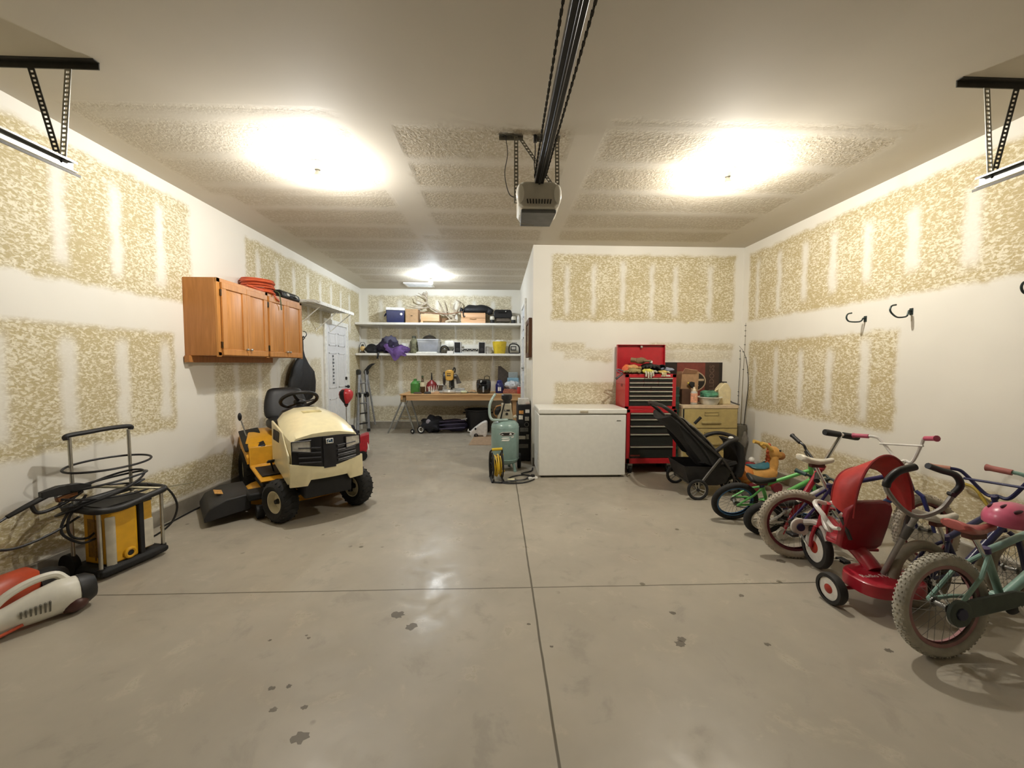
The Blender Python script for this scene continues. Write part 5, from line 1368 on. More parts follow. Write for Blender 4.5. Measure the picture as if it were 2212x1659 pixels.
def decal(name, poly, mat, off=0.002, n=10):
    """flat label bent round the tank"""
    xs = [p[0] for p in poly]
    x0, x1 = min(xs), max(xs)
    cz = sum(p[1] for p in poly) / len(poly)
    g = G()
    def edge(x, top):
        best = []
        for i in range(len(poly)):
            (a, b), (c, d) = poly[i], poly[(i + 1) % len(poly)]
            if min(a, c) - 1e-9 <= x <= max(a, c) + 1e-9 and abs(a - c) > 1e-9:
                best.append(b + (d - b) * (x - a) / (c - a))
        return max(best) if top else min(best)
    g.sheet(n, 1, lambda u, v: onwall(x0 + (x1 - x0) * u, edge(x0 + (x1 - x0) * u, v > 0.5), 0.188 + off), 0.001)
    return g.build(name, mat, t)
lens = [(-0.075, 0.515), (-0.04, 0.535), (0.08, 0.537), (0.125, 0.515), (0.085, 0.495), (-0.035, 0.493)]
decal('label_border', [(-0.083, 0.515), (-0.04, 0.542), (0.08, 0.544), (0.133, 0.515), (0.085, 0.488), (-0.035, 0.486)], K('e6e3da', 0.4), 0.001)
decal('label', lens, K('2d2a26', 0.4), 0.003)
decal('label_gauge', [(0.05, 0.505), (0.055, 0.53), (0.08, 0.53), (0.085, 0.505)], WHITE, 0.005, 4)
decal('label_triangle', [(-0.055, 0.508), (-0.04, 0.522), (-0.02, 0.508)], WHITE, 0.005, 4)
decal('sticker', [(-0.055, 0.455), (-0.05, 0.47), (0.06, 0.474), (0.062, 0.46)], WHITE, 0.002, 6)
decal('sticker', [(-0.055, 0.425), (-0.05, 0.445), (0.062, 0.448), (0.055, 0.425)], WHITE, 0.002, 6)
decal('sticker', [(0.075, 0.462), (0.08, 0.482), (0.115, 0.484), (0.11, 0.468)], WHITE, 0.002, 5)

t = thing('cord_reel', 'yellow cord wound on a small reel stand in front of the air compressor', 'cord reel', (-0.01, 4.66, 0), 8)
YC = K('d8b32a', 0.4, nv=0.1)
g = G()
for k in range(7):
    a = 0.12 + 0.02 * math.sin(k * 1.9)
    g.torus((-0.042 + k * 0.013, 0, 0.185), 0.115 + 0.016 * math.sin(k * 2.7), 0.0085, (1, 0.12 * math.sin(k * 2.1), 0.1 * math.cos(k * 1.3)), 36, 7)
g.build('cord', YC, t)
for s in (-1, 1):
    G().torus((s * 0.058 - 0.004, 0, 0.185), 0.15, 0.009, (1, 0, 0), 36, 7).cyl((s * 0.058 - 0.004, 0, 0.04), (s * 0.058 - 0.004, 0, 0.33), 0.006, seg=6).cyl((s * 0.058 - 0.004, -0.145, 0.185), (s * 0.058 - 0.004, 0.145, 0.185), 0.006, seg=6).build('flange', BLKM, t)
G().cyl((-0.06, 0, 0.185), (0.05, 0, 0.185), 0.07, seg=20).build('drum', BLKM, t)
G().curve([(-0.075, 0.10, 0.01), (-0.085, 0.08, 0.20), (-0.085, 0.02, 0.34), (-0.06, 0.0, 0.375)], 0.011, 8).tube([(-0.075, -0.12, 0.012), (-0.075, 0.14, 0.012)], 0.011, 8).build('stand', BLK, t)
G().tube([(0.065, 0.10, 0.01), (0.068, 0.04, 0.25), (0.06, 0.0, 0.375)], 0.011, 8).tube([(0.065, -0.12, 0.012), (0.065, 0.14, 0.012)], 0.011, 8).build('stand', BLK, t)
G().cyl((-0.065, 0, 0.38), (0.062, 0, 0.385), 0.017, seg=14).build('handle', K('d9bb33', 0.4), t)
for (y, z) in ((0.05, 0.30), (-0.04, 0.12)):
    G().cyl((0.055, y, z), (0.085, y, z), 0.012, seg=10).build('knob', YC, t)
g = G((0.25, 4.72, 0)).curve([(0.0, 4.55, 0.008), (0.12, 4.50, 0.008), (0.30, 4.52, 0.008), (0.42, 4.62, 0.008), (0.47, 4.72, 0.008)], 0.009, 6)
g.curve([(0.47, 4.72, 0.01), (0.36, 4.84, 0.009), (0.22, 4.80, 0.009), (0.13, 4.68, 0.012), (0.20, 4.58, 0.02), (0.33, 4.62, 0.02), (0.38, 4.74, 0.022), (0.30, 4.86, 0.02), (0.44, 5.02, 0.01), (0.47, 5.16, 0.01)], 0.009, 6)
g.curve([(-0.05, 4.62, 0.01), (-0.04, 4.54, 0.012), (0.08, 4.52, 0.018), (0.22, 4.56, 0.024)], 0.009, 6)
solo(g, 'floor_cables', BLK, 'tangle of black cords on the floor between the cord reel and the freezer', 'cord')
t = thing('power_strip', 'white power strip on the floor at the left foot of the freezer', 'power strip', (0.43, 4.68, 0), 25)
G().bb(-0.06, 0.06, -0.025, 0.025, 0.0, 0.032).build('body', WHITE, t, bev=0.008)
G().bb(-0.02, 0.02, -0.02, 0.02, 0.032, 0.06).build('plug', BLK, t, bev=0.004)
solo(G((0.16, 4.56, 0)).bb(0.115, 0.20, 4.555, 4.615, 0.03, 0.033), 'cord_tag', K('ded9b4', 0.6), 'small pale tag on the black cords in front of the cord reel', 'tag')

# black cabinet covered with stickers
t = thing('black_cabinet', 'narrow black cabinet with white stickers behind the air compressor', 'cabinet', (0.37, 5.78, 0))
G(t).bb(0.285, 0.472, 5.55, 6.0, 0.02, 0.83).build('body', BLKM, t, bev=0.006)
for k, (x0, x1, z0, z1, c) in enumerate(((0.395, 0.455, 0.715, 0.765, 'e4e2da'), (0.39, 0.45, 0.60, 0.66, 'bdbbb4'), (0.305, 0.37, 0.70, 0.75, 'c98f4a'), (0.30, 0.36, 0.62, 0.68, 'd9d4c4'), (0.32, 0.44, 0.44, 0.50, '6f6d6a'), (0.30, 0.40, 0.33, 0.38, 'cfcbc0'), (0.41, 0.45, 0.33, 0.40, '8c8a84'), (0.31, 0.44, 0.20, 0.26, '6b6862'))):
    G(t).bb(x0, x1, 5.546, 5.551, z0, z1).build('sticker', K(c, 0.5, nv=0.2, ns=60), t, bev=0.001)
G(t).torus((0.415, 5.545, 0.545), 0.03, 0.006, (0, 1, 0), 24, 6).build('dial', K('5d5c5a', 0.4), t)
solo(G((0.37, 5.78, 0.83)).bb(0.30, 0.45, 5.60, 5.80, 0.831, 0.915), 'white_carton', K('e1dfd8', 0.5), 'small white carton on top of the stickered black cabinet', 'box', bev=0.004)
solo(G((0.43, 5.58, 0.83)).ball((0.432, 5.585, 0.852), (0.035, 0.022, 0.02), 12, 8), 'rag', K('c9b9b0', 0.7), 'crumpled pale rag at the front edge of the stickered black cabinet', 'rag')

# ---------------------------------------------------------------- red tool chest
RED, DRW, PUL = K('b5222a', 0.35, nv=0.05, coat=0.2), K('1f211d', 0.5), K('d8d4c2', 0.25, 0.5, nv=0.03)
t = thing('tool_cabinet', 'red rolling tool cabinet with black drawers beside the white freezer', 'tool cabinet', (1.985, 5.09, 0))
X0, X1, Y0 = 1.66, 2.315, 4.88
G(t).bb(X0, X1, Y0 + 0.012, 5.30, 0.135, 0.845).build('body', RED, t, bev=0.006)
g = G(t)
g.bb(X0, X0 + 0.045, Y0, Y0 + 0.02, 0.135, 0.845).bb(X1 - 0.045, X1, Y0, Y0 + 0.02, 0.135, 0.845).bb(X0, X1, Y0, Y0 + 0.02, 0.135, 0.205).bb(X0, X1, Y0, Y0 + 0.02, 0.80, 0.845)
g.build('face_frame', RED, t, bev=0.003)
def drawers(tt, zs, x0, x1, y):
    for z1, z0, cols in zs:
        for c in range(cols):
            a, b = x0 + (x1 - x0) * c / cols, x0 + (x1 - x0) * (c + 1) / cols
            d = G(tt).bb(a + 0.002, b - 0.002, y - 0.004, y + 0.03, z0 + 0.004, z1 - 0.002).build('drawer', DRW, tt, bev=0.003)
            G(tt).prism([(y - 0.004, z1 - 0.004), (y - 0.022, z1 - 0.006), (y - 0.022, z1 - 0.018), (y - 0.004, z1 - 0.014)], 'x', a + 0.003, b - 0.003).build('pull', PUL, d)
drawers(t, ((0.80, 0.722, 1), (0.722, 0.634, 1), (0.634, 0.528, 1), (0.528, 0.366, 1), (0.366, 0.208, 1)), X0 + 0.045, X1 - 0.045, Y0)
G(t).bb(X0 + 0.05, X0 + 0.18, Y0 - 0.006, Y0 - 0.003, 0.232, 0.252).build('badge', K('8a3a34', 0.4), t)
for x in (X0 + 0.07, X1 - 0.07):
    for y in (4.95, 5.24):
        c = G(t).cyl((x - 0.018, y, 0.055), (x + 0.018, y, 0.055), 0.055, seg=22).build('caster', BLKM, t)
        G(t).bb(x - 0.03, x + 0.03, y - 0.03, y + 0.03, 0.10, 0.136).bb(x - 0.028, x - 0.022, y - 0.025, y + 0.025, 0.05, 0.11).bb(x + 0.022, x + 0.028, y - 0.025, y + 0.025, 0.05, 0.11).build('caster_fork', STEEL, c)
t = thing('tool_chest', 'red top tool chest with its lid standing open above the rolling cabinet', 'tool chest', (1.97, 5.09, 0.846))
A0, A1, B0 = 1.635, 2.30, 4.885
G(t).bb(A0, A1, B0 + 0.012, 5.28, 0.847, 1.16).bb(A0, A0 + 0.006, B0 + 0.012, 5.28, 1.16, 1.30).bb(A1 - 0.006, A1, B0 + 0.012, 5.28, 1.16, 1.30).bb(A0, A1, 5.27, 5.28, 1.16, 1.30).bb(A0, A1, B0 + 0.008, B0 + 0.016, 1.16, 1.30).build('body', RED, t, bev=0.004)
g = G(t)
g.bb(A0, A0 + 0.05, B0, B0 + 0.02, 0.847, 1.30).bb(A1 - 0.05, A1, B0, B0 + 0.02, 0.847, 1.30).bb(A0, A1, B0, B0 + 0.02, 1.255, 1.30).bb(A0, A1, B0, B0 + 0.02, 0.847, 0.885)
g.build('face_frame', RED, t, bev=0.003)
drawers(t, ((1.255, 1.197, 3), (1.197, 1.142, 3), (1.142, 1.086, 2), (1.086, 1.028, 1), (1.028, 0.972, 1), (0.972, 0.888, 1)), A0 + 0.05, A1 - 0.05, B0)
g = G(t).bb(A0, A1, 5.275, 5.283, 1.30, 1.695).bb(A0, A1, 5.23, 5.283, 1.687, 1.695).bb(A0, A0 + 0.008, 5.23, 5.283, 1.30, 1.695).bb(A1 - 0.008, A1, 5.23, 5.283, 1.30, 1.695)
g.build('lid', RED, t, bev=0.003)
G(t).box((1.97, 5.24, 1.665), (0.03, 0.02, 0.03)).build('latch', STEEL, t, bev=0.004)
G(t).cyl((1.98, B0 - 0.006, 1.278), (1.98, B0 + 0.01, 1.278), 0.010, seg=12).build('lock', STEEL, t)
G(t).bb(A0 - 0.004, A0 + 0.004, 5.0, 5.06, 1.13, 1.17).build('side_handle', K('7a1a1e', 0.5), t, bev=0.003)
G(t).bb(2.10, 2.22, B0 - 0.004, B0, 1.268, 1.288).build('name_badge', K('d5cfc8', 0.3), t, bev=0.002)

# gloves and rags heaped in the open chest
def glove(label, c, rx, rz, mats, fingers=4, size=1.0, droop=0.0, name='work_glove', cuff=None):
    t = thing(name, label, 'glove', c, rz, 'heap of work gloves in the open tool chest')
    lumpy(G(), (0, 0, 0), (0.062 * size, 0.05 * size, 0.028 * size), 0.3, 3, 16, 10).build('palm', mats[0], t)
    if fingers:
        for k in range(fingers):
            x = (-0.036 + 0.024 * k) * size
            L = (0.055, 0.068, 0.065, 0.05)[k % 4] * size
            G().tube([(x, -0.03 * size, 0.0), (x * 1.1, -0.052 * size, -0.006 - droop * L * 0.3), (x * 1.15, -(0.055 + 0.035 * (1 - droop)) * size, -droop * L - 0.004)], [0.0105 * size, 0.0105 * size, 0.008 * size], 8).build('finger', mats[1], t)
        G().tube([(0.045 * size, 0.0, 0.0), (0.075 * size, -0.03 * size, 0.0), (0.08 * size, -0.055 * size, -0.008)], [0.012 * size, 0.012 * size, 0.009 * size], 8).build('thumb', mats[1], t)
    G().lathe([(0.036 * size, 0), (0.042 * size, 0.05 * size), (0.036 * size, 0.05 * size), (0.032 * size, 0.0)], (0, 0.03 * size, 0.002), (0, 1, 0.1), 14, sy=0.55).build('cuff', cuff or mats[0], t)
    return t
k1, k2, k3 = K('80694c', 0.8, bump=0.3), K('8b7d50', 0.8, nv=0.3, bump=0.3), K('23211f', 0.75, bump=0.3)
glove('brown leather glove on top of the heap in the tool chest', (1.90, 5.08, 1.475), 0, 60, (k1, k1), 3, 1.5)
glove('orange cuffed tan glove near the left end of the heap', (1.79, 5.06, 1.385), 0, 35, (K('c99a62', 0.8), K('c99a62', 0.8)), 3, 1.3, cuff=K('d9743f', 0.7))
glove('olive green glove low at the left front of the heap', (1.78, 4.99, 1.335), 0, -50, (k2, k2), 4, 1.5)
glove('yellow and black striped glove with fingers hanging over the chest front', (1.935, 4.905, 1.335), 0, 0, (K('c9c25a', 0.7), K('b9b4a0', 0.7, nv=0.4, ns=50)), 4, 1.15, 1.0)
glove('black glove in the middle of the heap', (2.0, 5.05, 1.395), 0, -20, (k3, k3), 4, 1.6)
glove('black and dark green glove at the right of the heap', (2.10, 5.06, 1.38), 0, 200, (K('1d211f', 0.75), K('1d211f', 0.75)), 4, 1.5)
glove('tan and white small glove at the right front edge of the chest', (2.135, 4.91, 1.325), 0, 10, (K('c2a860', 0.8), K('cbbd92', 0.8)), 3, 0.85, 0.9)
solo(lumpy(G((2.2, 5.0, 1.33)), (2.215, 5.02, 1.355), (0.12, 0.05, 0.03), 0.4, 2.5), 'blue_rag', K('8f96a6', 0.75, bump=0.3), 'pale blue rag hanging at the right end of the glove heap', 'rag')
solo(lumpy(G((2.0, 4.95, 1.31)), (2.03, 4.99, 1.325), (0.06, 0.05, 0.03), 0.4, 2.5), 'dark_blue_rag', K('2d3a52', 0.75), 'dark blue rag between the striped glove and tan glove', 'rag')
solo(lumpy(G((1.70, 5.0, 1.32)), (1.70, 5.08, 1.35), (0.045, 0.06, 0.05), 0.3, 2.5), 'orange_cloth', K('d3663f', 0.7), 'orange cloth bundle at the left end of the tool chest', 'cloth')
solo(lumpy(G((1.95, 5.12, 1.30)), (1.97, 5.12, 1.30), (0.28, 0.12, 0.07), 0.3, 3.0), 'tool_roll', K('2b2a28', 0.8), 'dark tool roll under the heap of gloves in the chest', 'tool roll')
solo(G((2.06, 5.10, 1.45)).ball((2.045, 5.09, 1.455), 0.022, 12, 8), 'white_ball', WHITE, 'small white ball on the dark gloves in the chest', 'ball')
t = thing('hanging_plug', 'black cord with plug hanging over the left side of the tool chest', 'cord', (1.62, 5.05, 1.30))
G(t).curve([(1.66, 5.02, 1.33), (1.62, 5.0, 1.345), (1.57, 4.99, 1.36), (1.555, 4.99, 1.34), (1.60, 4.99, 1.315), (1.625, 4.99, 1.31)], 0.008, 6).build('cord', K('6a6a74', 0.5), t)
G(t).tube([(1.63, 4.98, 1.30), (1.56, 4.97, 1.25), (1.54, 4.965, 1.235)], [0.010, 0.013, 0.016], 8).build('plug', BLK, t)

# ---------------------------------------------------------------- poster leaning on the wall
t = thing('poster_board', 'dark red and black team poster board standing behind the filing cabinet', 'poster', (2.77, 5.30, 0.9))
G(t).bb(2.33, 3.15, 5.298, 5.318, 0.91, 1.455).build('board', K('221c1a', 0.5), t, bev=0.003)
G(t).bb(2.50, 2.90, 5.2955, 5.299, 0.915, 1.45).build('red_panel', K('7a3a30', 0.5, nv=0.15, ns=10), t)
G(t).bb(2.90, 3.10, 5.2955, 5.299, 0.915, 1.45).build('brown_panel', K('3d2b24', 0.5, nv=0.2, ns=10), t)
CO = K('b3a084', 0.5)
def oval_ring(cx, cz, a, b, n=40):
    return [(cx + a * math.cos(2 * PI * k / n), cz + b * math.sin(2 * PI * k / n)) for k in range(n)]
em = G(t).prism(oval_ring(2.71, 1.19, 0.205, 0.150), 'y', 5.2935, 5.296).build('emblem', CO, t)
G(t).prism(oval_ring(2.71, 1.19, 0.188, 0.135), 'y', 5.292, 5.2945).build('emblem_field', K('2a2420', 0.5), em)
g = G(t).tube([(2.71 + 0.115 * math.cos(R(a)), 5.2915, 1.19 + 0.095 * math.sin(R(a))) for a in range(35, 330, 12)], 0.024, 6, flat=0.1)
g.bb(2.72, 2.885, 5.290, 5.2935, 1.195, 1.225).prism([(2.72, 1.16), (2.80, 1.16), (2.77, 1.12), (2.72, 1.10)], 'y', 5.290, 5.2935)
g.build('emblem_letter', CO, em)
lettering('BULLDOGS', 0.095, K('6d5648', 0.5), t, (3.0 - 2.77, 5.294 - 5.30, 1.18 - 0.9), (90, -90, 0), 0.001)

# ---------------------------------------------------------------- filing cabinet and what stands on it
FC = K('b3a068', 0.4, nv=0.06)
FX0, FX1, FY = 2.395, 3.13, 4.88
t = thing('filing_cabinet', 'tan yellow wide filing cabinet with a pale top right of the tool chest', 'filing cabinet', (2.76, 5.08, 0))
G(t).bb(FX0, FX1, FY + 0.012, 5.285, 0.0, 0.875).build('body', K('c2b389', 0.45, nv=0.05), t, bev=0.004)
G(t).bb(FX0 - 0.003, FX1 + 0.003, FY - 0.002, 5.287, 0.855, 0.897).build('top', K('cdb99a', 0.5, nv=0.08), t, bev=0.004)
for (z0, z1) in ((0.60, 0.845), (0.315, 0.585), (0.03, 0.30)):
    d = G(t).bb(FX0 + 0.02, FX1 - 0.012, FY - 0.004, FY + 0.02, z0, z1).build('drawer', FC, t, bev=0.003)
    zc = z0 + (z1 - z0) * 0.22
    G(t).bb(2.64, 2.90, FY - 0.022, FY - 0.004, zc, zc + 0.03).build('handle', K('a39260', 0.4), d, bev=0.008)
    g = G(t)
    zz = z1 - 0.085
    for (a, b, c, e) in ((2.68, 2.87, zz, zz + 0.006), (2.68, 2.87, zz + 0.04, zz + 0.046), (2.68, 2.686, zz, zz + 0.046), (2.864, 2.87, zz, zz + 0.046)):
        g.bb(a, b, FY - 0.009, FY - 0.003, c, e)
    g.build('label_holder', K('9a8a58', 0.4), d)
G(t).bb(FX0 + 0.005, FX0 + 0.018, FY, FY + 0.02, 0.58, 0.845).build('drawer_gap', BLKM, t)
ZT = 0.898
t = thing('green_folder', 'dark green crate edge squeezed between the tool chest and filing cabinet', 'crate', (2.365, 5.10, 0))
G(t).bb(2.335, 2.385, 4.97, 5.25, 0.0, 1.13).build('body', K('1d3a30', 0.6, nv=0.2), t, bev=0.004)
g = G(t)
for k in range(9):
    g.bb(2.333, 2.387, 4.965, 4.972, 0.2 + k * 0.1, 0.23 + k * 0.1)
g.build('ribs', K('2b5244', 0.5), t)
t = thing('paper_sack', 'tall open brown paper sack at the left of the filing cabinet top', 'sack', (2.545, 5.16, ZT))
G(t).loft([[(x0, 5.08, z), (x1, 5.08, z), (x1, 5.24, z), (x0, 5.24, z)] for (x0, x1, z) in ((2.46, 2.68, ZT), (2.455, 2.69, 1.1), (2.47, 2.70, 1.33))]).build('body', K('a98662', 0.8, nv=0.1, bump=0.2), t)
G(t).loft([[(2.47, 5.075, 1.30), (2.66, 5.075, 1.30), (2.66, 5.085, 1.31), (2.47, 5.085, 1.31)], [(2.48, 5.02, 1.37), (2.66, 5.04, 1.345), (2.66, 5.05, 1.35), (2.48, 5.03, 1.375)]]).build('flap', K('b98f72', 0.8), t)
solo(G((2.50, 5.02, ZT)).bb(2.43, 2.55, 4.99, 5.06, ZT, 1.10), 'brown_carton', K('4f3626', 0.7), 'dark brown carton in front of the paper sack', 'box', bev=0.004)
t = thing('spray_bottle', 'spray bottle with black trigger head behind the orange label bottle', 'spray bottle', (2.585, 5.035, ZT))
G().lathe([(0.0, 0), (0.032, 0), (0.035, 0.01), (0.035, 0.14), (0.015, 0.19), (0.013, 0.215)], seg=18).build('body', K('8f7a5c', 0.4), t)
G().loft([[(x, -0.016, z0), (x, 0.016, z0), (x, 0.016, z1), (x, -0.016, z1)] for (x, z0, z1) in ((-0.045, 0.265, 0.285), (-0.01, 0.215, 0.30), (0.03, 0.22, 0.29))]).build('trigger_head', BLK, t, bev=0.006)
G().cyl((-0.06, 0, 0.278), (-0.043, 0, 0.278), 0.012, seg=10).build('nozzle', K('d9c84a', 0.4), t)
t = thing('glue_bottle', 'clear bottle with pale orange label at the front of the filing cabinet top', 'bottle', (2.575, 4.955, ZT))
G().lathe([(0.0, 0), (0.036, 0), (0.042, 0.01), (0.042, 0.155), (0.03, 0.175), (0.02, 0.18)], seg=22).build('body', K('b7b4ab', 0.2), t)
G().lathe([(0.0425, 0.03), (0.0435, 0.03), (0.0435, 0.15), (0.0425, 0.15)], seg=22, caps=False).build('label', K('e0a584', 0.5, nv=0.25, ns=40), t)
G().lathe([(0.024, 0.178), (0.024, 0.20), (0.015, 0.205), (0.013, 0.23), (0, 0.232)], seg=14).build('cap', K('e0d2b4', 0.4), t)
t = thing('wash_basin', 'white round basin holding a green bag on the filing cabinet', 'basin', (2.80, 4.99, ZT))
G().lathe([(0.0, 0.0), (0.095, 0.0), (0.105, 0.015), (0.135, 0.085), (0.16, 0.095), (0.158, 0.102), (0.13, 0.094), (0.10, 0.02), (0, 0.012)], seg=34).build('body', K('e0ddcf', 0.35), t)
solo(lumpy(G((2.80, 5.0, 0.98)), (2.80, 5.0, 1.03), (0.105, 0.09, 0.055), 0.35, 3.0), 'green_bag', K('4d8a6d', 0.3, nv=0.45, ns=14, alpha=0.95), 'crumpled green plastic bag lying in the white basin', 'bag')
t = thing('paper_house', 'cream carton with a pointed gable top at the right of the basin', 'carton', (3.0, 5.03, ZT))
CRM = K('d9cba2', 0.6, nv=0.08)
G().prism([(-0.075, 0.0), (0.085, 0.0), (0.09, 0.19), (0.05, 0.265), (0.02, 0.285), (-0.01, 0.275), (-0.075, 0.20)], 'y', -0.05, 0.06).build('body', CRM, t, bev=0.008)
G().box((0.02, 0.0, 0.293), (0.05, 0.04, 0.014)).build('cap', BLK, t)
G().tube([(-0.075, -0.02, 0.20), (-0.115, -0.02, 0.18), (-0.105, -0.02, 0.165)], 0.012, 6).build('spout', CRM, t)
solo(G((3.1, 5.05, ZT)).tube([(3.07, 5.12, 0.985), (3.12, 5.0, 0.92), (3.15, 4.90, 0.9)], 0.010, 6), 'grey_bar', K('4c4a46', 0.5), 'dark grey bar leaning on the right corner of the filing cabinet top', 'bar')

# ---------------------------------------------------------------- fishing rods in the corner
t = thing('rod_bucket', 'tall grey bucket of fishing rods in the right corner', 'bucket', (3.315, 5.14, 0))
G().lathe([(0.0, 0), (0.06, 0), (0.065, 0.02), (0.075, 0.40), (0.085, 0.42), (0.078, 0.52), (0.095, 0.55), (0.095, 0.60), (0.085, 0.605), (0.07, 0.55), (0.06, 0.03), (0, 0.02)], seg=26).build('body', K('6d6a5e', 0.5, nv=0.15), t)
lumpy(G(), (0.03, -0.05, 0.40), (0.05, 0.05, 0.13), 0.3, 3).build('plastic_wrap', K('8f8a80', 0.2, alpha=0.7), t)
def rod(label, pts, gu, mat):
    t = thing('fishing_rod', label, 'fishing rod', pts[0], 0, 'fishing rods in the corner bucket')
    m = smooth(pts, 8)
    n = len(m)
    G(t).tube(m, [0.006 - 0.0042 * i / n for i in range(n)], 6).build('blank', mat, t)
    G(t).tube(m[:7], 0.010, 8).build('grip', K('4a3a2a', 0.8), t)
    for f in gu:
        p = m[int(f * (n - 1))]
        G(t).torus(p + V((-0.008, -0.008, 0)), 0.009, 0.0025, (0.3, 0.3, 1), 12, 5).build('line_guide', BLK, t)
DK = K('2d2b24', 0.35)
rod('tallest fishing rod with its thin tip against the right wall', [(3.34, 5.16, 0.10), (3.36, 5.18, 0.7), (3.385, 5.2, 1.3), (3.41, 5.22, 1.7), (3.418, 5.23, 2.0)], (0.55, 0.75, 0.85, 0.93, 0.99), K('8a8168', 0.4))
rod('fishing rod bowed over to the left at its tip', [(3.325, 5.10, 0.10), (3.365, 5.10, 0.75), (3.395, 5.10, 1.15), (3.38, 5.12, 1.45), (3.34, 5.14, 1.60), (3.29, 5.16, 1.68)], (0.5, 0.68, 0.8), DK)
rod('straight dark fishing rod nearest the filing cabinet', [(3.275, 5.12, 0.10), (3.27, 5.12, 0.55), (3.29, 5.14, 1.0), (3.31, 5.16, 1.4), (3.315, 5.17, 1.64)], (0.4, 0.5, 0.55, 0.85, 0.99), DK)
t = thing('red_tackle_box', 'small red box with a white ball on top by the right wall kerb', 'box', (3.30, 4.86, 0), 15)
G().loft([[(x * a, y * a, z) for x, y in ((-0.05, -0.04), (0.05, -0.04), (0.05, 0.04), (-0.05, 0.04))] for a, z in ((1, 0), (1, 0.11), (0.8, 0.15))]).build('body', K('a8323a', 0.4), t, bev=0.006)
G().ball((0.01, -0.01, 0.185), 0.036, 16, 10).build('ball', WHITE, t)

# ---------------------------------------------------------------- black stroller
FAB, FAB2 = K('1b1a1a', 0.75, nv=0.2, bump=0.3), K('232120', 0.7, nv=0.2)
t = thing('stroller', 'black three wheeled stroller with grey mesh seat in front of the filing cabinet', 'stroller', (2.115, 4.20, 0), -3)
AL2 = K('6f6c67', 0.35, 0.6)
def spoked(parent, c, r, ax=(0, 1, 0)):
    w = G().torus(c, r - 0.012, 0.016, ax, 36, 8).build('wheel', RUB, parent)
    G().torus(c, r - 0.026, 0.007, ax, 32, 6).build('rim', K('9a9891', 0.35, 0.5), w)
    c = V(c)
    g = G()
    x, y = g.frame3(V(ax))
    for k in range(3):
        a = 2 * PI * k / 3 + 0.4
        d = x * math.cos(a) + y * math.sin(a)
        p = V(ax).cross(d) * 0.012
        g.tube([c + d * 0.012 + p, c + d * (r - 0.028) + p * 1.6], 0.006, 6).tube([c + d * 0.012 - p, c + d * (r - 0.028) - p * 1.6], 0.006, 6)
    g.build('spokes', K('a8a69e', 0.35, 0.5), w)
    G().cyl(c - V(ax) * 0.018, c + V(ax) * 0.018, 0.016, seg=14).build('hub', BLK, w)
spoked(t, (-0.0, -0.29, 0.108), 0.108)
spoked(t, (-0.0, 0.29, 0.108), 0.108)
spoked(t, (0.50, -0.05, 0.09), 0.092)
spoked(t, (0.50, 0.05, 0.09), 0.092)
G().cyl((0, -0.28, 0.108), (0, 0.28, 0.108), 0.011).build('axle', AL2, t)
for s in (-1, 1):
    G().curve([(-0.33, s * 0.23, 0.955), (-0.22, s * 0.245, 0.88), (0.0, s * 0.25, 0.66), (0.26, s * 0.25, 0.43), (0.42, s * 0.18, 0.24), (0.50, s * 0.07, 0.12)], 0.014, 8).build('side_frame', K('2c2a29', 0.4), t)
    G().tube([(0.25, s * 0.255, 0.44), (0.10, s * 0.275, 0.26), (0.0, s * 0.27, 0.11)], 0.013, 8).build('rear_leg', AL2, t)
G().curve([(-0.22, -0.245, 0.88), (-0.32, -0.24, 0.955), (-0.36, -0.17, 0.985), (-0.36, 0.17, 0.985), (-0.32, 0.24, 0.955), (-0.22, 0.245, 0.88)], 0.02, 10).build('handlebar', K('1f1d1c', 0.5), t)
def seat_back(u, v):
    x = -0.27 + 0.46 * u + 0.05 * math.sin(PI * u)
    z = 0.90 - 0.52 * u
    return (x - 0.06 * math.sin(PI * v), -0.24 + 0.48 * v, z - 0.05 * math.sin(PI * v))
G().sheet(10, 8, seat_back, 0.035).build('seat_back', FAB, t)
for s in (-1, 1):
    G().prism([(-0.30, 0.94), (-0.24, 0.90), (0.22, 0.50), (0.28, 0.42), (0.24, 0.32), (0.05, 0.40), (-0.12, 0.62), (-0.20, 0.80)], 'y', s * 0.235, s * 0.245).build('side_panel', FAB, t)
G().sheet(8, 8, lambda u, v: (-0.07 + 0.34 * u, -0.23 + 0.46 * v, 0.79 - 0.34 * u + 0.03 * math.sin(PI * u) + 0.05 * math.sin(PI * v)), 0.01).build('mesh_panel', K('7c776c', 0.8, nv=0.15, ns=60), t)
G().sheet(8, 6, lambda u, v: (0.10 + 0.33 * u, -0.22 + 0.44 * v, 0.40 - 0.04 * math.sin(PI * u) - 0.03 * math.sin(PI * v)), 0.03).build('seat', FAB, t)
G().loft([[(x * a + 0.13, y * b, z) for x, y in ((-0.22, -0.22), (0.24, -0.22), (0.24, 0.22), (-0.22, 0.22))] for a, b, z in ((0.55, 0.8, 0.12), (0.85, 0.95, 0.16), (1.05, 1.0, 0.28), (1.12, 1.02, 0.335), (1.08, 0.98, 0.335), (0.85, 0.9, 0.19))], caps=True).build('basket', FAB2, t)
G().loft([[(x + dx, s * 1.0, z) for dx, s in ((-0.04, -0.17), (0.03, -0.17), (0.03, 0.17), (-0.04, 0.17))] for x, z in ((0.46, 0.60), (0.52, 0.54), (0.535, 0.40), (0.53, 0.28), (0.50, 0.20))]).build('leg_rest', FAB, t, bev=0.02, segs=3)
G().curve([(0.20, -0.23, 0.50), (0.34, -0.22, 0.60), (0.46, -0.16, 0.63), (0.46, 0.16, 0.63), (0.34, 0.22, 0.60), (0.20, 0.23, 0.50)], 0.022, 10).build('bumper_bar', K('201e1e', 0.6), t)
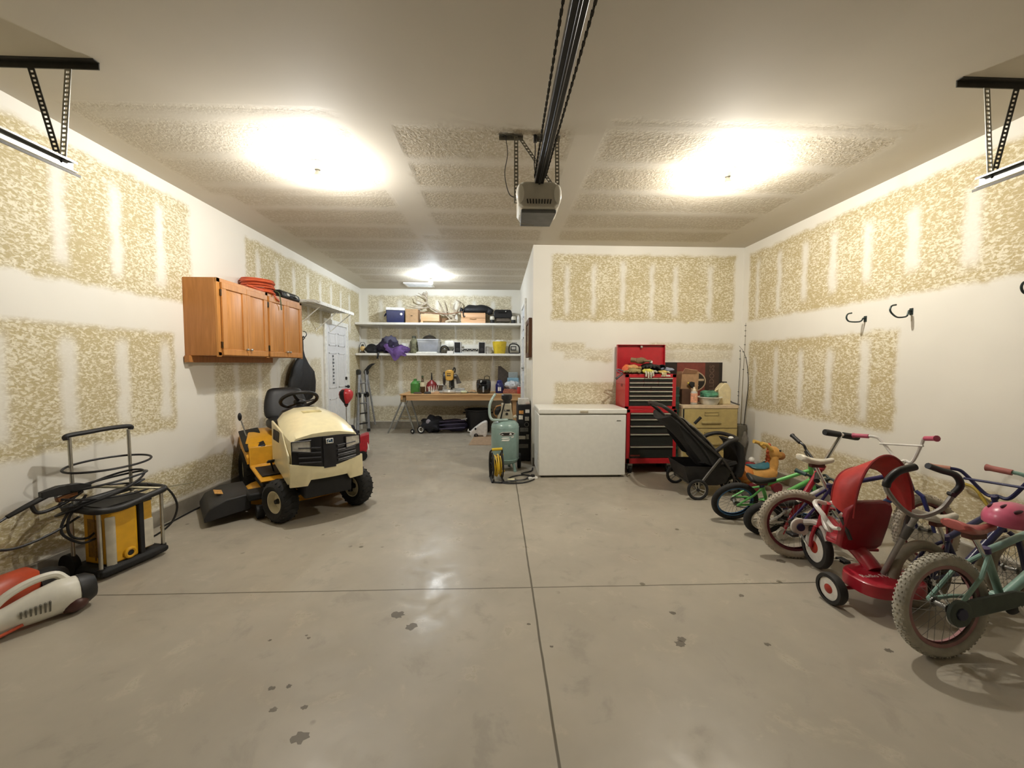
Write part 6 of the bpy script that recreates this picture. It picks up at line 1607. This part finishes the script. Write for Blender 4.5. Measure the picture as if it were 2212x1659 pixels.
G().ball((0.40, -0.16, 0.635), (0.03, 0.02, 0.018), 10, 8).build('latch', WHITE, t)
G().tube([(-0.03, -0.24, 0.80), (0.03, -0.25, 0.87)], 0.016, 8).build('hook', BLK, t)
# ---------------------------------------------------------------- hooks on the right wall
for k, (y, z, tip, lab) in enumerate(((3.50, 1.845, 0.0, 'bent wire bike hook on the right wall, level one farther from the camera'), (3.10, 1.86, 0.02, 'bent wire bike hook on the right wall tilted upwards, middle one of three'), (2.30, 1.885, 0.0, 'black bike hook cut off by the right edge of the photo'))):
    t = thing('wall_hook', lab, 'hook', (XR, y, z), 0, 'bike hooks on the right wall')
    pts = [(-0.001, 0, 0.01), (-0.022, 0, 0.015), (-0.035, 0, -0.005 - tip), (-0.06, 0, -0.018 - tip), (-0.12, 0, -0.02 - tip), (-0.165, 0, -0.012), (-0.185, 0, 0.02), (-0.172, 0, 0.052), (-0.135, 0, 0.062)]
    G().curve(pts, 0.0065, 8).build('hook_bar', K('34403f', 0.4, 0.4), t)
    G().bb(-0.004, 0, -0.014, 0.014, -0.02, 0.035).build('hook_plate', K('34403f', 0.4, 0.4), t)

# ---------------------------------------------------------------- bicycles
def wheel(parent, c, r, tr, tm, rm, ax=(0, 1, 0), knob=0, mag=None, name='wheel'):
    c, ax = V(c), V(ax).normalized()
    g = G().torus(c, r - tr, tr, ax, 48, 10, 1.1)
    x, y = g.frame3(ax)
    if knob:
        for k in range(knob):
            a = 2 * PI * k / knob
            d = x * math.cos(a) + y * math.sin(a)
            tn = ax.cross(d)
            for s in (-0.55, 0.0, 0.55) if k % 2 else (-0.28, 0.28, 0.8, -0.8):
                n = (d * math.cos(s) + ax * math.sin(s)).normalized()
                u = n.cross(tn)
                p = c + d * (r - tr) + n * (tr * 1.02)
                q = [p + u * (i * tr * 0.20) + tn * (j * tr * 0.16) + n * (h * tr) for i in (-1, 1) for j in (-1, 1) for h in (-0.1, 0.16)]
                g.add(q, [(0, 1, 3, 2), (4, 6, 7, 5), (0, 4, 5, 1), (2, 3, 7, 6), (0, 2, 6, 4), (1, 5, 7, 3)])
    w = g.build(name, tm, parent)
    ri = r - 2 * tr
    G().lathe([(ri * 0.93, -tr * 0.55), (ri * 1.02, -tr * 0.6), (ri * 1.05, 0), (ri * 1.02, tr * 0.6), (ri * 0.93, tr * 0.55), (ri * 0.91, 0)], c, ax, 44, caps=False).build('rim', rm, w)
    if mag:
        g = G()
        for k in range(5):
            a = 2 * PI * k / 5 + 0.3
            d = x * math.cos(a) + y * math.sin(a)
            tn = ax.cross(d)
            for s in (-1, 1):
                g.tube([c + d * 0.02 + tn * 0.008 * s, c + d * ri * 0.6 + tn * 0.013 * s, c + d * ri * 0.95 + tn * ri * 0.16 * s], [0.010, 0.009, 0.009], 6)
        g.torus(c, ri * 0.92, 0.012, ax, 40, 6)
        g.build('spokes', mag, w)
    else:
        g = G()
        for k in range(28):
            a = 2 * PI * k / 28
            b = a + (0.75 if k % 2 else -0.75)
            s = 1 if k % 4 < 2 else -1
            g.tube([c + (x * math.cos(b) + y * math.sin(b)) * 0.022 + ax * 0.03 * s, c + (x * math.cos(a) + y * math.sin(a)) * ri * 0.95], 0.0012, 4, caps=False)
        g.build('spokes', K('8d8d8a', 0.3, 0.8, nv=0), w)
    G().cyl(c - ax * 0.042, c + ax * 0.042, 0.013, seg=12).cyl(c - ax * 0.032, c - ax * 0.027, 0.024, seg=14).cyl(c + ax * 0.027, c + ax * 0.032, 0.024, seg=14).build('hub', K('7f7f7c', 0.3, 0.8), w)
    return w

def saddle(g, x, z, L=0.24, W=0.14):
    def ring(t):
        w = W / 2 * (1.0 - 0.72 * min(1, max(0, (t - 0.15) / 0.6)) if t > 0.15 else 0.86 + t)
        xx = x - L * 0.45 + L * t
        zz = z + 0.012 * math.cos(t * 5) + (0.012 if t < 0.15 else 0)
        th = 0.045 - 0.015 * t
        return [(xx, -w, zz - th * 0.6), (xx, -w * 0.9, zz - th * 0.1), (xx, -w * 0.5, zz + 0.008), (xx, w * 0.5, zz + 0.008), (xx, w * 0.9, zz - th * 0.1), (xx, w, zz - th * 0.6), (xx, w * 0.6, zz - th), (xx, -w * 0.6, zz - th)]
    return g.loft([ring(t / 10) for t in range(11)])

def bicycle(label, x, y, head, lean, r=0.25, wb=0.87, tr=0.026, tyre_m=RUB, rim_m=STEEL, fr=None, fork=None, seat=None, seat_pos=(0.14, 0.70), bar=None, grip=BLK, bar_h=0.85, bar_w=0.26, bar_x=None,
            steer=0, knob=0, mag=None, guard=None, rise=0.13, crank_a=-60, pedal=BLK, bb=(0.37, 0.26), tube_r=0.016, training=False, bmx=True, sh=(0.30, 0.50)):
    M = Matrix.Translation((x, y, 0)) @ Matrix.Rotation(R(head), 4, 'Z') @ Matrix.Rotation(R(lean), 4, 'X')
    t = thing('bicycle', label, 'bicycle', group='kids bicycles along the right wall', mat=M)
    rear, front = V((0, 0, r)), V((wb, 0, r))
    BB = V((bb[0], 0, bb[1]))
    hx = wb - 0.10 * (r / 0.25)
    h0, h1 = V((hx + 0.02, 0, 2 * r + 0.06)), V((hx - 0.025, 0, 2 * r + 0.17))
    st = V((sh[0] - 0.0, 0, sh[1]))
    g = G()
    g.tube([st, h1 - V((0.01, 0, 0.02))], tube_r, 10)
    g.tube([BB, st], tube_r, 10).tube([h0 - V((0, 0, 0.03)), h1 + V((-0.01, 0, 0.03))], tube_r * 1.25, 10)
    for s in (-1, 1):
        g.tube([rear + V((0, s * 0.055, 0)), rear + V((0.12, s * 0.05, 0.01)), BB + V((-0.02, s * 0.025, 0))], tube_r * 0.62, 8)
        g.tube([rear + V((0, s * 0.055, 0)), rear.lerp(st, 0.6) + V((0, s * 0.05, 0)), st + V((0, s * 0.012, -0.02))], tube_r * 0.58, 8)
    g.cyl(BB + V((0, -0.035, 0)), BB + V((0, 0.035, 0)), 0.024, seg=14)
    g.build('frame', fr, t)
    G().tube([BB, h0 + V((-0.005, 0, 0.0))], tube_r * 1.3, 10).build('down_tube', fr if not isinstance(guard, tuple) else guard[1], t)
    # steered assembly
    q = Matrix.Translation(h0) @ Matrix.Rotation(R(steer), 4, (h1 - h0).normalized()) @ Matrix.Translation(-h0)
    def S(g):
        g.m = q
        return g
    g = S(G())
    cr = h0 + V((0.008, 0, -0.03))
    for s in (-1, 1):
        g.tube([cr + V((0, s * 0.02, 0)), cr + V((0.005, s * 0.055, -0.03)), front + V((-0.02, s * 0.057, 0.08)), front + V((0, s * 0.055, 0))], [0.013, 0.014, 0.012, 0.010], 8)
    g.build('fork', fork or fr, t)
    fc = q @ front
    wheel(t, fc, r, tr, tyre_m, rim_m, (q.to_3x3() @ V((0, 1, 0))), knob, mag)
    wheel(t, rear, r, tr, tyre_m, rim_m, (0, 1, 0), knob, mag)
    top = h1 + V((-0.02, 0, 0.05))
    bx = (bar_x if bar_x is not None else h1.x - 0.03)
    g = S(G())
    g.cyl(h1, top + V((0.0, 0, 0.02)), 0.013).tube([top, top + V((0.03, 0, 0.02))], 0.014, 8)
    hb = top + V((0.03, 0, 0.02))
    pts = []
    for s in (-1, 1):
        g.curve([hb, hb + V((0, s * 0.05, 0.0)), V((bx + 0.02, s * bar_w * 0.62, bar_h - 0.03)), V((bx, s * bar_w * 0.75, bar_h)), V((bx - 0.035, s * bar_w * 1.0, bar_h + 0.005)), V((bx - 0.045, s * bar_w * 1.1, bar_h + 0.005))], 0.0105, 8)
    g.tube([V((bx + 0.015, -bar_w * 0.66, bar_h - 0.05)), V((bx + 0.015, bar_w * 0.66, bar_h - 0.05))], 0.008, 6)
    g.build('handlebar', bar or fr, t)
    for s in (-1, 1):
        S(G()).tube([V((bx - 0.02, s * bar_w * 0.88, bar_h + 0.003)), V((bx - 0.05, s * bar_w * 1.22, bar_h + 0.006)), V((bx - 0.055, s * bar_w * 1.30, bar_h + 0.006)), V((bx - 0.056, s * bar_w * 1.31, bar_h + 0.006))], [0.0165, 0.0165, 0.021, 0.012], 10).build('grip', grip, t)
    # saddle and post
    sp = V((seat_pos[0], 0, seat_pos[1]))
    G().cyl(st + V((0, 0, -0.03)), sp + V((0.0, 0, -0.04)), 0.0115).build('seat_post', CHROME if bmx else BLK, t)
    G().cyl(st + V((0, 0, -0.005)), st + V((-0.006, 0, 0.02)), 0.021, seg=12).build('seat_clamp', K('3b2f6a', 0.4), t)
    if seat is not None:
        saddle(G(), sp.x, sp.z).build('saddle', seat, t, sub=1)
        G().bb(sp.x - 0.03, sp.x + 0.06, -0.02, 0.02, sp.z - 0.065, sp.z - 0.04).build('saddle_clamp', K('5a2a1c', 0.5), t)
    # cranks
    g = G().lathe([(0.0, -0.002), (0.05, -0.002), (0.055, 0.002), (0.0, 0.004)], BB + V((0, -0.045, 0)), (0, 1, 0), 26)
    g.build('chainring', BLK, t)
    for s in (-1, 1):
        a = R(crank_a + (180 if s > 0 else 0))
        e = BB + V((0.115 * math.cos(a), s * 0.075, 0.115 * math.sin(a)))
        G().tube([BB + V((0, s * 0.04, 0)), BB + V((0, s * 0.06, 0)), e], 0.009, 8).build('crank', CHROME, t)
        G().box(e + V((0, s * 0.045, 0)), (0.075, 0.07, 0.022)).build('pedal', pedal, t, bev=0.006)
    if guard is not None:
        gm = guard[0] if isinstance(guard, tuple) else guard
        G().loft([[(px, -0.066, pz), (px, -0.054, pz)] + [(px, -0.054, pz2), (px, -0.066, pz2)] for (px, pz, pz2) in ((0.02, r - 0.045, r + 0.045), (0.10, r - 0.03, r + 0.06), (BB.x - 0.02, BB.z - 0.01, BB.z + 0.075), (BB.x + 0.04, BB.z + 0.0, BB.z + 0.065))]).build('chain_guard', gm, t, bev=0.006)
        ring = G().lathe([(0.02, 0.0), (0.055, -0.004), (0.062, 0.0), (0.062, 0.014), (0.02, 0.014)], (0.0, -0.078, r), (0, 1, 0), 30).build('guard_disc', gm, t)
        G().lathe([(0.0, -0.006), (0.026, -0.006), (0.028, 0.0), (0.0, 0.012)], (0.0, -0.080, r), (0, 1, 0), 20).build('axle_cap', K('23284a', 0.3), ring)
    else:
        g = G()
        for s in (-1, 1):
            g.tube([rear + V((0, -0.045, s * 0.022)), BB + V((0, -0.045, s * 0.05))], 0.004, 5)
        g.build('chain', K('3c3a36', 0.4, 0.7), t)
    if training:
        for s in (-1, 1):
            G().tube([rear + V((0, s * 0.06, 0)), rear + V((-0.01, s * 0.16, -r * 0.55))], 0.007, 6).build('stabiliser_arm', STEEL, t)
            G().lathe([(0.0, -0.014), (0.05, -0.014), (0.055, 0), (0.05, 0.014), (0, 0.014)], (-0.01, s * 0.185, 0.056), (0, 1, 0), 22).build('stabiliser_wheel', K('d9d7cd', 0.4), t)
    return t

TAN_T, TAN_T2 = K('b7ae9e', 0.8, nv=0.14), K('b3aea0', 0.8, nv=0.12)
purple = bicycle('purple and blue kids bicycle with pale knobbly tyres, white saddle and white chain guard', 2.19, 2.70, -9, -4, 0.248, 0.86, 0.028, TAN_T, K('6a2530', 0.4, nv=0.08), K('33295c', 0.3, 0.2), K('26306a', 0.3), K('e3ddcc', 0.4),
                 (0.14, 0.735), K('dcd9d2', 0.3), K('b5506a', 0.5), 0.90, 0.22, None, 12, 64, None, (K('d9d2c8', 0.4), K('2f4f8a', 0.35)), 0.13, -60, K('8a1f2a', 0.4), (0.36, 0.24), 0.016, sh=(0.235, 0.53))
green = bicycle('small green bicycle with blue rims and black handlebars leaning beside the stroller', 2.15, 3.42, -7, 20, 0.20, 0.66, 0.024, RUB, K('3f6f9f', 0.4), K('6fc46a', 0.3), K('5fb05f', 0.35), K('161616', 0.5), (0.17, 0.46), K('1d1d1d', 0.4), BLK, 0.68, 0.24, None, -14, 0, None, None,
                bb=(0.28, 0.20), tube_r=0.015, bmx=False, sh=(0.20, 0.38), crank_a=20)
white = bicycle('little white bicycle with white five spoke wheels between the green and purple bicycles', 2.21, 3.10, -8, 16, 0.155, 0.50, 0.028, RUB, K('e2dfd4', 0.35), K('d5d2c9', 0.35), None, K('1a1a1a', 0.5), (0.13, 0.34), K('26302e', 0.4), K('2b4a48', 0.5), 0.50, 0.17, None, 8, 0, K('e2dfd4', 0.35), None,
                bb=(0.16, 0.165), tube_r=0.017, bmx=False, sh=(0.15, 0.27), crank_a=0)
g = G().tube([(0.155, -0.0, 0.17), (0.355, -0.0, 0.375)], 0.030, 12)
lt = g.build('main_tube', K('dad7ce', 0.35), white)
dv = V((0.20, 0, 0.205)).normalized()
g = G().loft([[V(p) + V((0, -0.031, 0)) + dv.cross(V((0, 1, 0))) * o + V((0, d, 0)) for o, d in ((-0.02, 0.004), (-0.02, -0.002), (0.02, -0.002), (0.02, 0.004))] for p in ((0.195, 0, 0.211), (0.325, 0, 0.344))])
lb = g.build('name_label', K('22251c', 0.4), white, bev=0.002)
lettering('GENKEO', 0.040, K('eeeade', 0.4), white, (0.26, -0.0345, 0.2775), (90, -45.7, 0), 0.0008)
teal = bicycle('pale green kids bicycle with pink rims and thick cream tyres at the right front edge', 2.17, 1.735, 4, -3, 0.25, 0.86, 0.027, TAN_T2, K('a87c7c', 0.45), K('86a89c', 0.35), K('86a89c', 0.35), K('b5605c', 0.35), (0.17, 0.635), K('86a89c', 0.35), K('a8655c', 0.5), 0.82, 0.22, None, -10, 72, None, K('4a554e', 0.5),
               bb=(0.34, 0.26), sh=(0.25, 0.50), pedal=BLK)
blue = bicycle('dark blue kids bicycle with white saddle and stabiliser wheels behind the pale green one', 2.47, 2.10, 4, -2, 0.20, 0.62, 0.024, K('8c8474', 0.8), K('8a7a6a', 0.4), K('2b2c55', 0.3), None, K('d8d3c6', 0.4), (0.11, 0.545), K('2b2c55', 0.35), K('b07a66', 0.5), 0.77, 0.20, None, 6, 0, None, None,
               bb=(0.27, 0.20), sh=(0.17, 0.40), training=True)
t = thing('bike_helmet', 'pink bicycle helmet beside the saddle of the pale green bicycle at the right edge', 'helmet', (2.52, 1.765, 0.665), 10)
G().ball((0, 0, 0.0), (0.115, 0.09, 0.085), 24, 14, flatz=-0.022).build('shell', K('c9627e', 0.3), t)
g = G()
for s in (-1, 0, 1):
    g.ball((-0.03, s * 0.045, 0.068 - abs(s) * 0.012), (0.05, 0.011, 0.012), 12, 6).ball((0.06, s * 0.04, 0.052 - abs(s) * 0.008), (0.03, 0.010, 0.012), 12, 6)
g.build('vents', K('4a1f30', 0.6), t)

# ---------------------------------------------------------------- red tricycle with push handle and canopy
TR = K('a81f30', 0.3, nv=0.05, coat=0.3)
t = thing('tricycle', 'red tricycle with white wheels, sun canopy and grey push handle', 'tricycle', (2.26, 2.17, 0), 92)
TRI = t
def trike_wheel(c, r, w, ax=(0, 1, 0)):
    c, ax = V(c), V(ax)
    wl = G().lathe([(r * 0.72, -w * 0.5), (r * 0.93, -w * 0.5), (r, -w * 0.25), (r, w * 0.25), (r * 0.93, w * 0.5), (r * 0.72, w * 0.5)], c, ax, 36, caps=False).build('wheel', K('2a2826', 0.7), t)
    G().lathe([(0.0, -w * 0.42), (r * 0.3, -w * 0.42), (r * 0.73, -w * 0.34), (r * 0.73, w * 0.34), (r * 0.3, w * 0.42), (0, w * 0.42)], c, ax, 32).build('wheel_disc', K('e4e0d8', 0.35), wl)
    G().lathe([(0.0, -w * 0.6), (r * 0.16, -w * 0.58), (r * 0.30, -w * 0.44), (r * 0.30, w * 0.44), (r * 0.16, w * 0.58), (0, w * 0.6)], c, ax, 18).build('hub', K('a8301f', 0.4), wl)
trike_wheel((0, 0.27, 0.09), 0.09, 0.05)
trike_wheel((0, -0.27, 0.09), 0.09, 0.05)
fax = V((0.18, 0.98, 0)).normalized()
trike_wheel((0.40, 0.0, 0.142), 0.142, 0.05, fax)
G().cyl((0, -0.26, 0.09), (0, 0.26, 0.09), 0.010).build('axle', TR, t)
def step(a, z):
    pts = []
    for k in range(28):
        q = 2 * PI * k / 28
        cx, cy = math.cos(q), math.sin(q)
        pts.append((-0.045 + 0.14 * a * math.copysign(abs(cx) ** 0.7, cx), 0.195 * a * math.copysign(abs(cy) ** 0.6, cy) * (1.0 if cx < 0.3 else 1.0 - 0.35 * (cx - 0.3)), z))
    return pts
G().loft([step(0.90, 0.115), step(0.99, 0.12), step(1.0, 0.15), step(0.985, 0.185), step(0.93, 0.192)]).build('rear_step', TR, t)
lettering('Radio Flyer', 0.045, K('e9d9d4', 0.4), t, (-0.06, 0.045, 0.1925), (0, 0, -92), 0.0006)
G().curve([(0.0, 0, 0.19), (0.05, 0, 0.23), (0.12, 0, 0.27), (0.22, 0, 0.30), (0.33, 0, 0.36)], [0.045] * 25, 10).build('frame', TR, t)
G().loft([[(x, s * w, z) for x, s in ((x0 - 0.02, -0.8), (x0 - 0.005, -1), (x0 + 0.03, -1), (x0 + 0.03, 1), (x0 - 0.005, 1), (x0 - 0.02, 0.8))] for (x0, w, z) in ((0.10, 0.105, 0.275), (0.095, 0.14, 0.30), (0.07, 0.148, 0.42), (0.045, 0.145, 0.54), (0.035, 0.12, 0.585), (0.035, 0.08, 0.60))]).build('seat_back', K('8e1824', 0.4, nv=0.08), t, bev=0.008)
G().loft([[(x, s * w, z) for s, z in ((-1, z0), (-1, z0 + 0.03), (1, z0 + 0.03), (1, z0))] for (x, w, z0) in ((0.09, 0.13, 0.29), (0.2, 0.13, 0.285), (0.26, 0.07, 0.29))]).build('seat', TR, t, bev=0.01)
G().bb(0.12, 0.22, -0.05, 0.05, 0.25, 0.32).build('seat_clamp', TR, t, bev=0.012)
for s in (-1, 1):
    G().tube([V((0.375, 0, 0.30)) + fax * 0.035 * s, V((0.39, 0, 0.22)) + fax * 0.045 * s, V((0.40, 0, 0.142)) + fax * 0.042 * s], 0.012, 8).build('fork_blade', TR, t)
    e = V((0.40, 0, 0.142)) + fax * 0.06 * s
    G().tube([e, e + V((0.06 * s, 0, 0.06 * s)), e + V((0.06 * s, 0, 0.06 * s)) + fax * 0.04 * s], 0.008, 6).build('pedal_crank', STEEL, t)
    G().box(e + V((0.06 * s, 0, 0.06 * s)) + fax * 0.06 * s, (0.07, 0.05, 0.022)).build('pedal', BLK, t, bev=0.005)
G().curve([(0.475, 0.035, 0.29), (0.42, 0.0, 0.305), (0.35, -0.0, 0.29), (0.29, 0.02, 0.23)], 0.022, 8).build('fender', K('b3aca6', 0.4, 0.2), t)
G().tube([(0.385, 0, 0.29), (0.335, 0, 0.48)], 0.022, 10).build('stem', TR, t)
WH = K('dedad4', 0.35)
g = G()
for s in (-1, 1):
    g.curve([(0.33, s * 0.02, 0.48), (0.32, s * 0.09, 0.50), (0.26, s * 0.155, 0.50), (0.19, s * 0.165, 0.46), (0.16, s * 0.15, 0.40), (0.18, s * 0.12, 0.36), (0.24, s * 0.10, 0.37), (0.30, s * 0.06, 0.42)], 0.014, 8)
g.build('handlebar', WH, t)
G().curve([(0.05, 0.19, 0.43), (0.12, 0.165, 0.41), (0.20, 0.15, 0.45)], 0.012, 6).build('lap_bar', WH, t)
# canopy: a hooped strip of red fabric
def can(u, v):
    a = PI * (0.02 + 0.96 * u)
    rr = 0.225 - 0.03 * abs(2 * v - 1) ** 2
    x = 0.03 + 0.15 * v
    z = 0.46 + (0.42 - 0.11 * v * math.sin(a)) * math.sin(a) ** 0.85 + 0.06 * v * (1 - math.sin(a))
    return (x, -0.075 + rr * math.cos(a), z)
G().sheet(30, 8, can, 0.006).build('canopy', K('b02a26', 0.45, nv=0.08), t)
g = G()
for v in (0.0, 1.0):
    g.tube([can(k / 30, v) for k in range(31)], 0.007, 6)
g.build('canopy_piping', K('8e1a1e', 0.5), t)
for y0 in (0.15, -0.30):
    G().tube([(0.08, y0, 0.49), (0.05, y0 * 0.75 - 0.0, 0.36)], 0.012, 6).build('canopy_stay', K('3a3634', 0.5), t)
g = G()
for k in range(3):
    p, q = V(can(0.86 - 0.05 * k, 0.0)), V(can(0.86 - 0.05 * k, 0.3))
    g.tube([p + V((-0.004, 0.004, 0.004)), q + V((-0.004, 0.004, 0.004))], 0.003, 5)
g.build('canopy_print', K('e3b0a4', 0.5), t)
# push handle
GP = K('8f8b86', 0.4, 0.3)
G().tube([(-0.05, -0.0, 0.20), (-0.10, -0.01, 0.36), (-0.19, -0.02, 0.60)], 0.014, 10).build('push_pole', GP, t)
G().cyl((-0.135, -0.013, 0.455), (-0.165, -0.017, 0.53), 0.019).build('pole_collar', K('4b4844', 0.5), t)
G().curve([(-0.185, 0.17, 0.80), (-0.19, 0.16, 0.74), (-0.20, 0.08, 0.645), (-0.20, -0.02, 0.60), (-0.22, -0.12, 0.645), (-0.23, -0.175, 0.73), (-0.235, -0.19, 0.76)], 0.0125, 8).build('push_handle', GP, t)
G().curve([(-0.185, 0.165, 0.765), (-0.19, 0.16, 0.80), (-0.195, 0.11, 0.85), (-0.20, 0.02, 0.875)], 0.019, 10).build('grip', BLK, t)
G().curve([(-0.23, -0.165, 0.72), (-0.24, -0.20, 0.78), (-0.235, -0.175, 0.835), (-0.225, -0.10, 0.86), (-0.22, -0.03, 0.885)], 0.0165, 10).build('grip', BLK, t)
G().tube([(-0.225, -0.155, 0.735), (-0.25, -0.15, 0.735)], 0.012, 6).build('joint', BLK, t)

# ---------------------------------------------------------------- kick scooter
t = thing('kick_scooter', 'red kick scooter with chrome steering post and black T handle leaning among the bicycles', 'scooter', (2.45, 3.0, 0))
q0, q1 = V((2.36, 2.98, 0.16)), V((2.765, 2.98, 0.86))
G(t).tube([q0, q0.lerp(q1, 0.62)], 0.022, 10).build('head_tube', TR, t)
G(t).tube([q0.lerp(q1, 0.55), q1], 0.0145, 10).build('steering_post', CHROME, t)
G(t).cyl(q0.lerp(q1, 0.60), q0.lerp(q1, 0.65), 0.026, seg=14).build('clamp', K('b5404a', 0.4), t)
tb = V((0.135, 0.0, -0.022))
g = G(t).tube([q1 - tb * 1.0, q1 + tb * 1.0], 0.017, 10)
g.build('handlebar', CHROME, t)
for s in (-1, 1):
    G(t).tube([q1 + tb * (0.12 * s), q1 + tb * (0.9 * s), q1 + tb * (1.02 * s)], [0.024, 0.026, 0.024], 12).build('grip', BLK, t)
w = G(t).lathe([(0.0, -0.012), (0.045, -0.012), (0.05, 0.0), (0.045, 0.012), (0, 0.012)], (2.31, 2.98, 0.051), (0, 1, 0), 24).build('wheel', K('c9c4b8', 0.4), t)
G(t).tube([q0, (2.31, 2.98, 0.051)], 0.014, 8).build('fork', TR, t)
G(t).loft([[(x, 2.94, z - 0.012), (x, 3.02, z - 0.012), (x, 3.02, z + 0.012), (x, 2.94, z + 0.012)] for x, z in ((2.37, 0.15), (2.45, 0.085), (2.78, 0.08), (2.84, 0.10))]).build('deck', K('9a1f2a', 0.4), t, bev=0.005)
G(t).lathe([(0.0, -0.012), (0.045, -0.012), (0.05, 0.0), (0.045, 0.012), (0, 0.012)], (2.88, 2.98, 0.051), (0, 1, 0), 24).build('wheel', K('c9c4b8', 0.4), t)
G(t).tube([(2.83, 2.98, 0.09), (2.88, 2.98, 0.06)], 0.02, 8).build('rear_bracket', TR, t)

# ---------------------------------------------------------------- ride-on giraffe
YG, OG = K('dca65a', 0.45, nv=0.1), K('cf7f38', 0.45, nv=0.08)
t = thing('ride_on_giraffe', 'yellow and orange ride on giraffe toy with a teal seat by the right wall', 'ride on toy', (2.97, 4.22, 0), 4)
G().loft([oval(-0.24, 0, 0.17, 0.05, 0.05), oval(-0.20, 0, 0.175, 0.10, 0.085), oval(-0.05, 0, 0.18, 0.115, 0.09), oval(0.10, 0, 0.185, 0.10, 0.09), oval(0.18, 0, 0.20, 0.06, 0.07)]).build('body', YG, t)
G().ball((-0.19, 0, 0.20), (0.10, 0.115, 0.085), 18, 12).build('rump', OG, t)
G().loft([oval(-0.13, 0, 0.275, 0.05, 0.012), oval(-0.10, 0, 0.27, 0.085, 0.022), oval(0.0, 0, 0.262, 0.085, 0.025), oval(0.07, 0, 0.275, 0.07, 0.035), oval(0.085, 0, 0.305, 0.05, 0.02)]).build('seat', K('2f6f80', 0.4), t)
G().tube([(0.13, 0, 0.20), (0.17, 0, 0.30), (0.165, 0, 0.42)], [0.07, 0.055, 0.05], 12).build('neck', YG, t)
hd = G().loft([oval(0.10, 0, 0.43, 0.03, 0.035), oval(0.13, 0, 0.435, 0.06, 0.065), oval(0.19, 0, 0.425, 0.062, 0.068), oval(0.24, 0, 0.40, 0.05, 0.05)]).build('head', YG, t)
G().ball((0.255, 0, 0.385), (0.05, 0.052, 0.048), 16, 10).build('muzzle', K('a8703c', 0.5), hd)
for s in (-1, 1):
    G().ball((0.205, s * 0.055, 0.455), 0.012, 10, 8).build('eye', BLK, hd)
    G().tube([(0.10, s * 0.05, 0.47), (0.03, s * 0.06, 0.53), (-0.03, s * 0.06, 0.545)], [0.022, 0.02, 0.022], 10).build('handle', K('dcb45c', 0.4), t)
g = G()
for k in range(7):
    g.ball((0.105 - 0.012 * abs(k - 4) * 0.3 + 0.012 * (k > 4), 0, 0.27 + k * 0.04), (0.024, 0.02, 0.025), 10, 8)
g.build('mane', K('c25a30', 0.5), t)
for x in (-0.16, 0.13):
    G().cyl((x, -0.12, 0.05), (x, 0.12, 0.05), 0.012).build('axle', BLK, t)
    for s in (-1, 1):
        G().cyl((x, s * 0.095, 0.055), (x, s * 0.13, 0.055), 0.055, seg=22).build('wheel', K('7a2433', 0.5), t)
    G().bb(x - 0.04, x + 0.04, -0.07, 0.07, 0.05, 0.15).build('leg', OG, t, bev=0.015)
# odds and ends by the wall
solo(G((3.38, 2.6, 0.5)).tube([(3.40, 2.66, 0.555), (3.40, 1.05, 0.012)], 0.010, 8), 'broom_handle', K('c9b98c', 0.5), 'pale yellow stick leaning low against the right wall behind the bicycles', 'stick')
solo(G((3.385, 2.5, 0.45)).curve([(3.385, 2.64, 0.565), (3.385, 2.57, 0.55), (3.385, 2.50, 0.46), (3.385, 2.45, 0.40), (3.385, 2.35, 0.385), (3.385, 2.2, 0.40)], 0.010, 6), 'yellow_strap', K('a8902a', 0.5), 'yellow strap hanging in a curve from the pale stick on the right wall', 'strap')
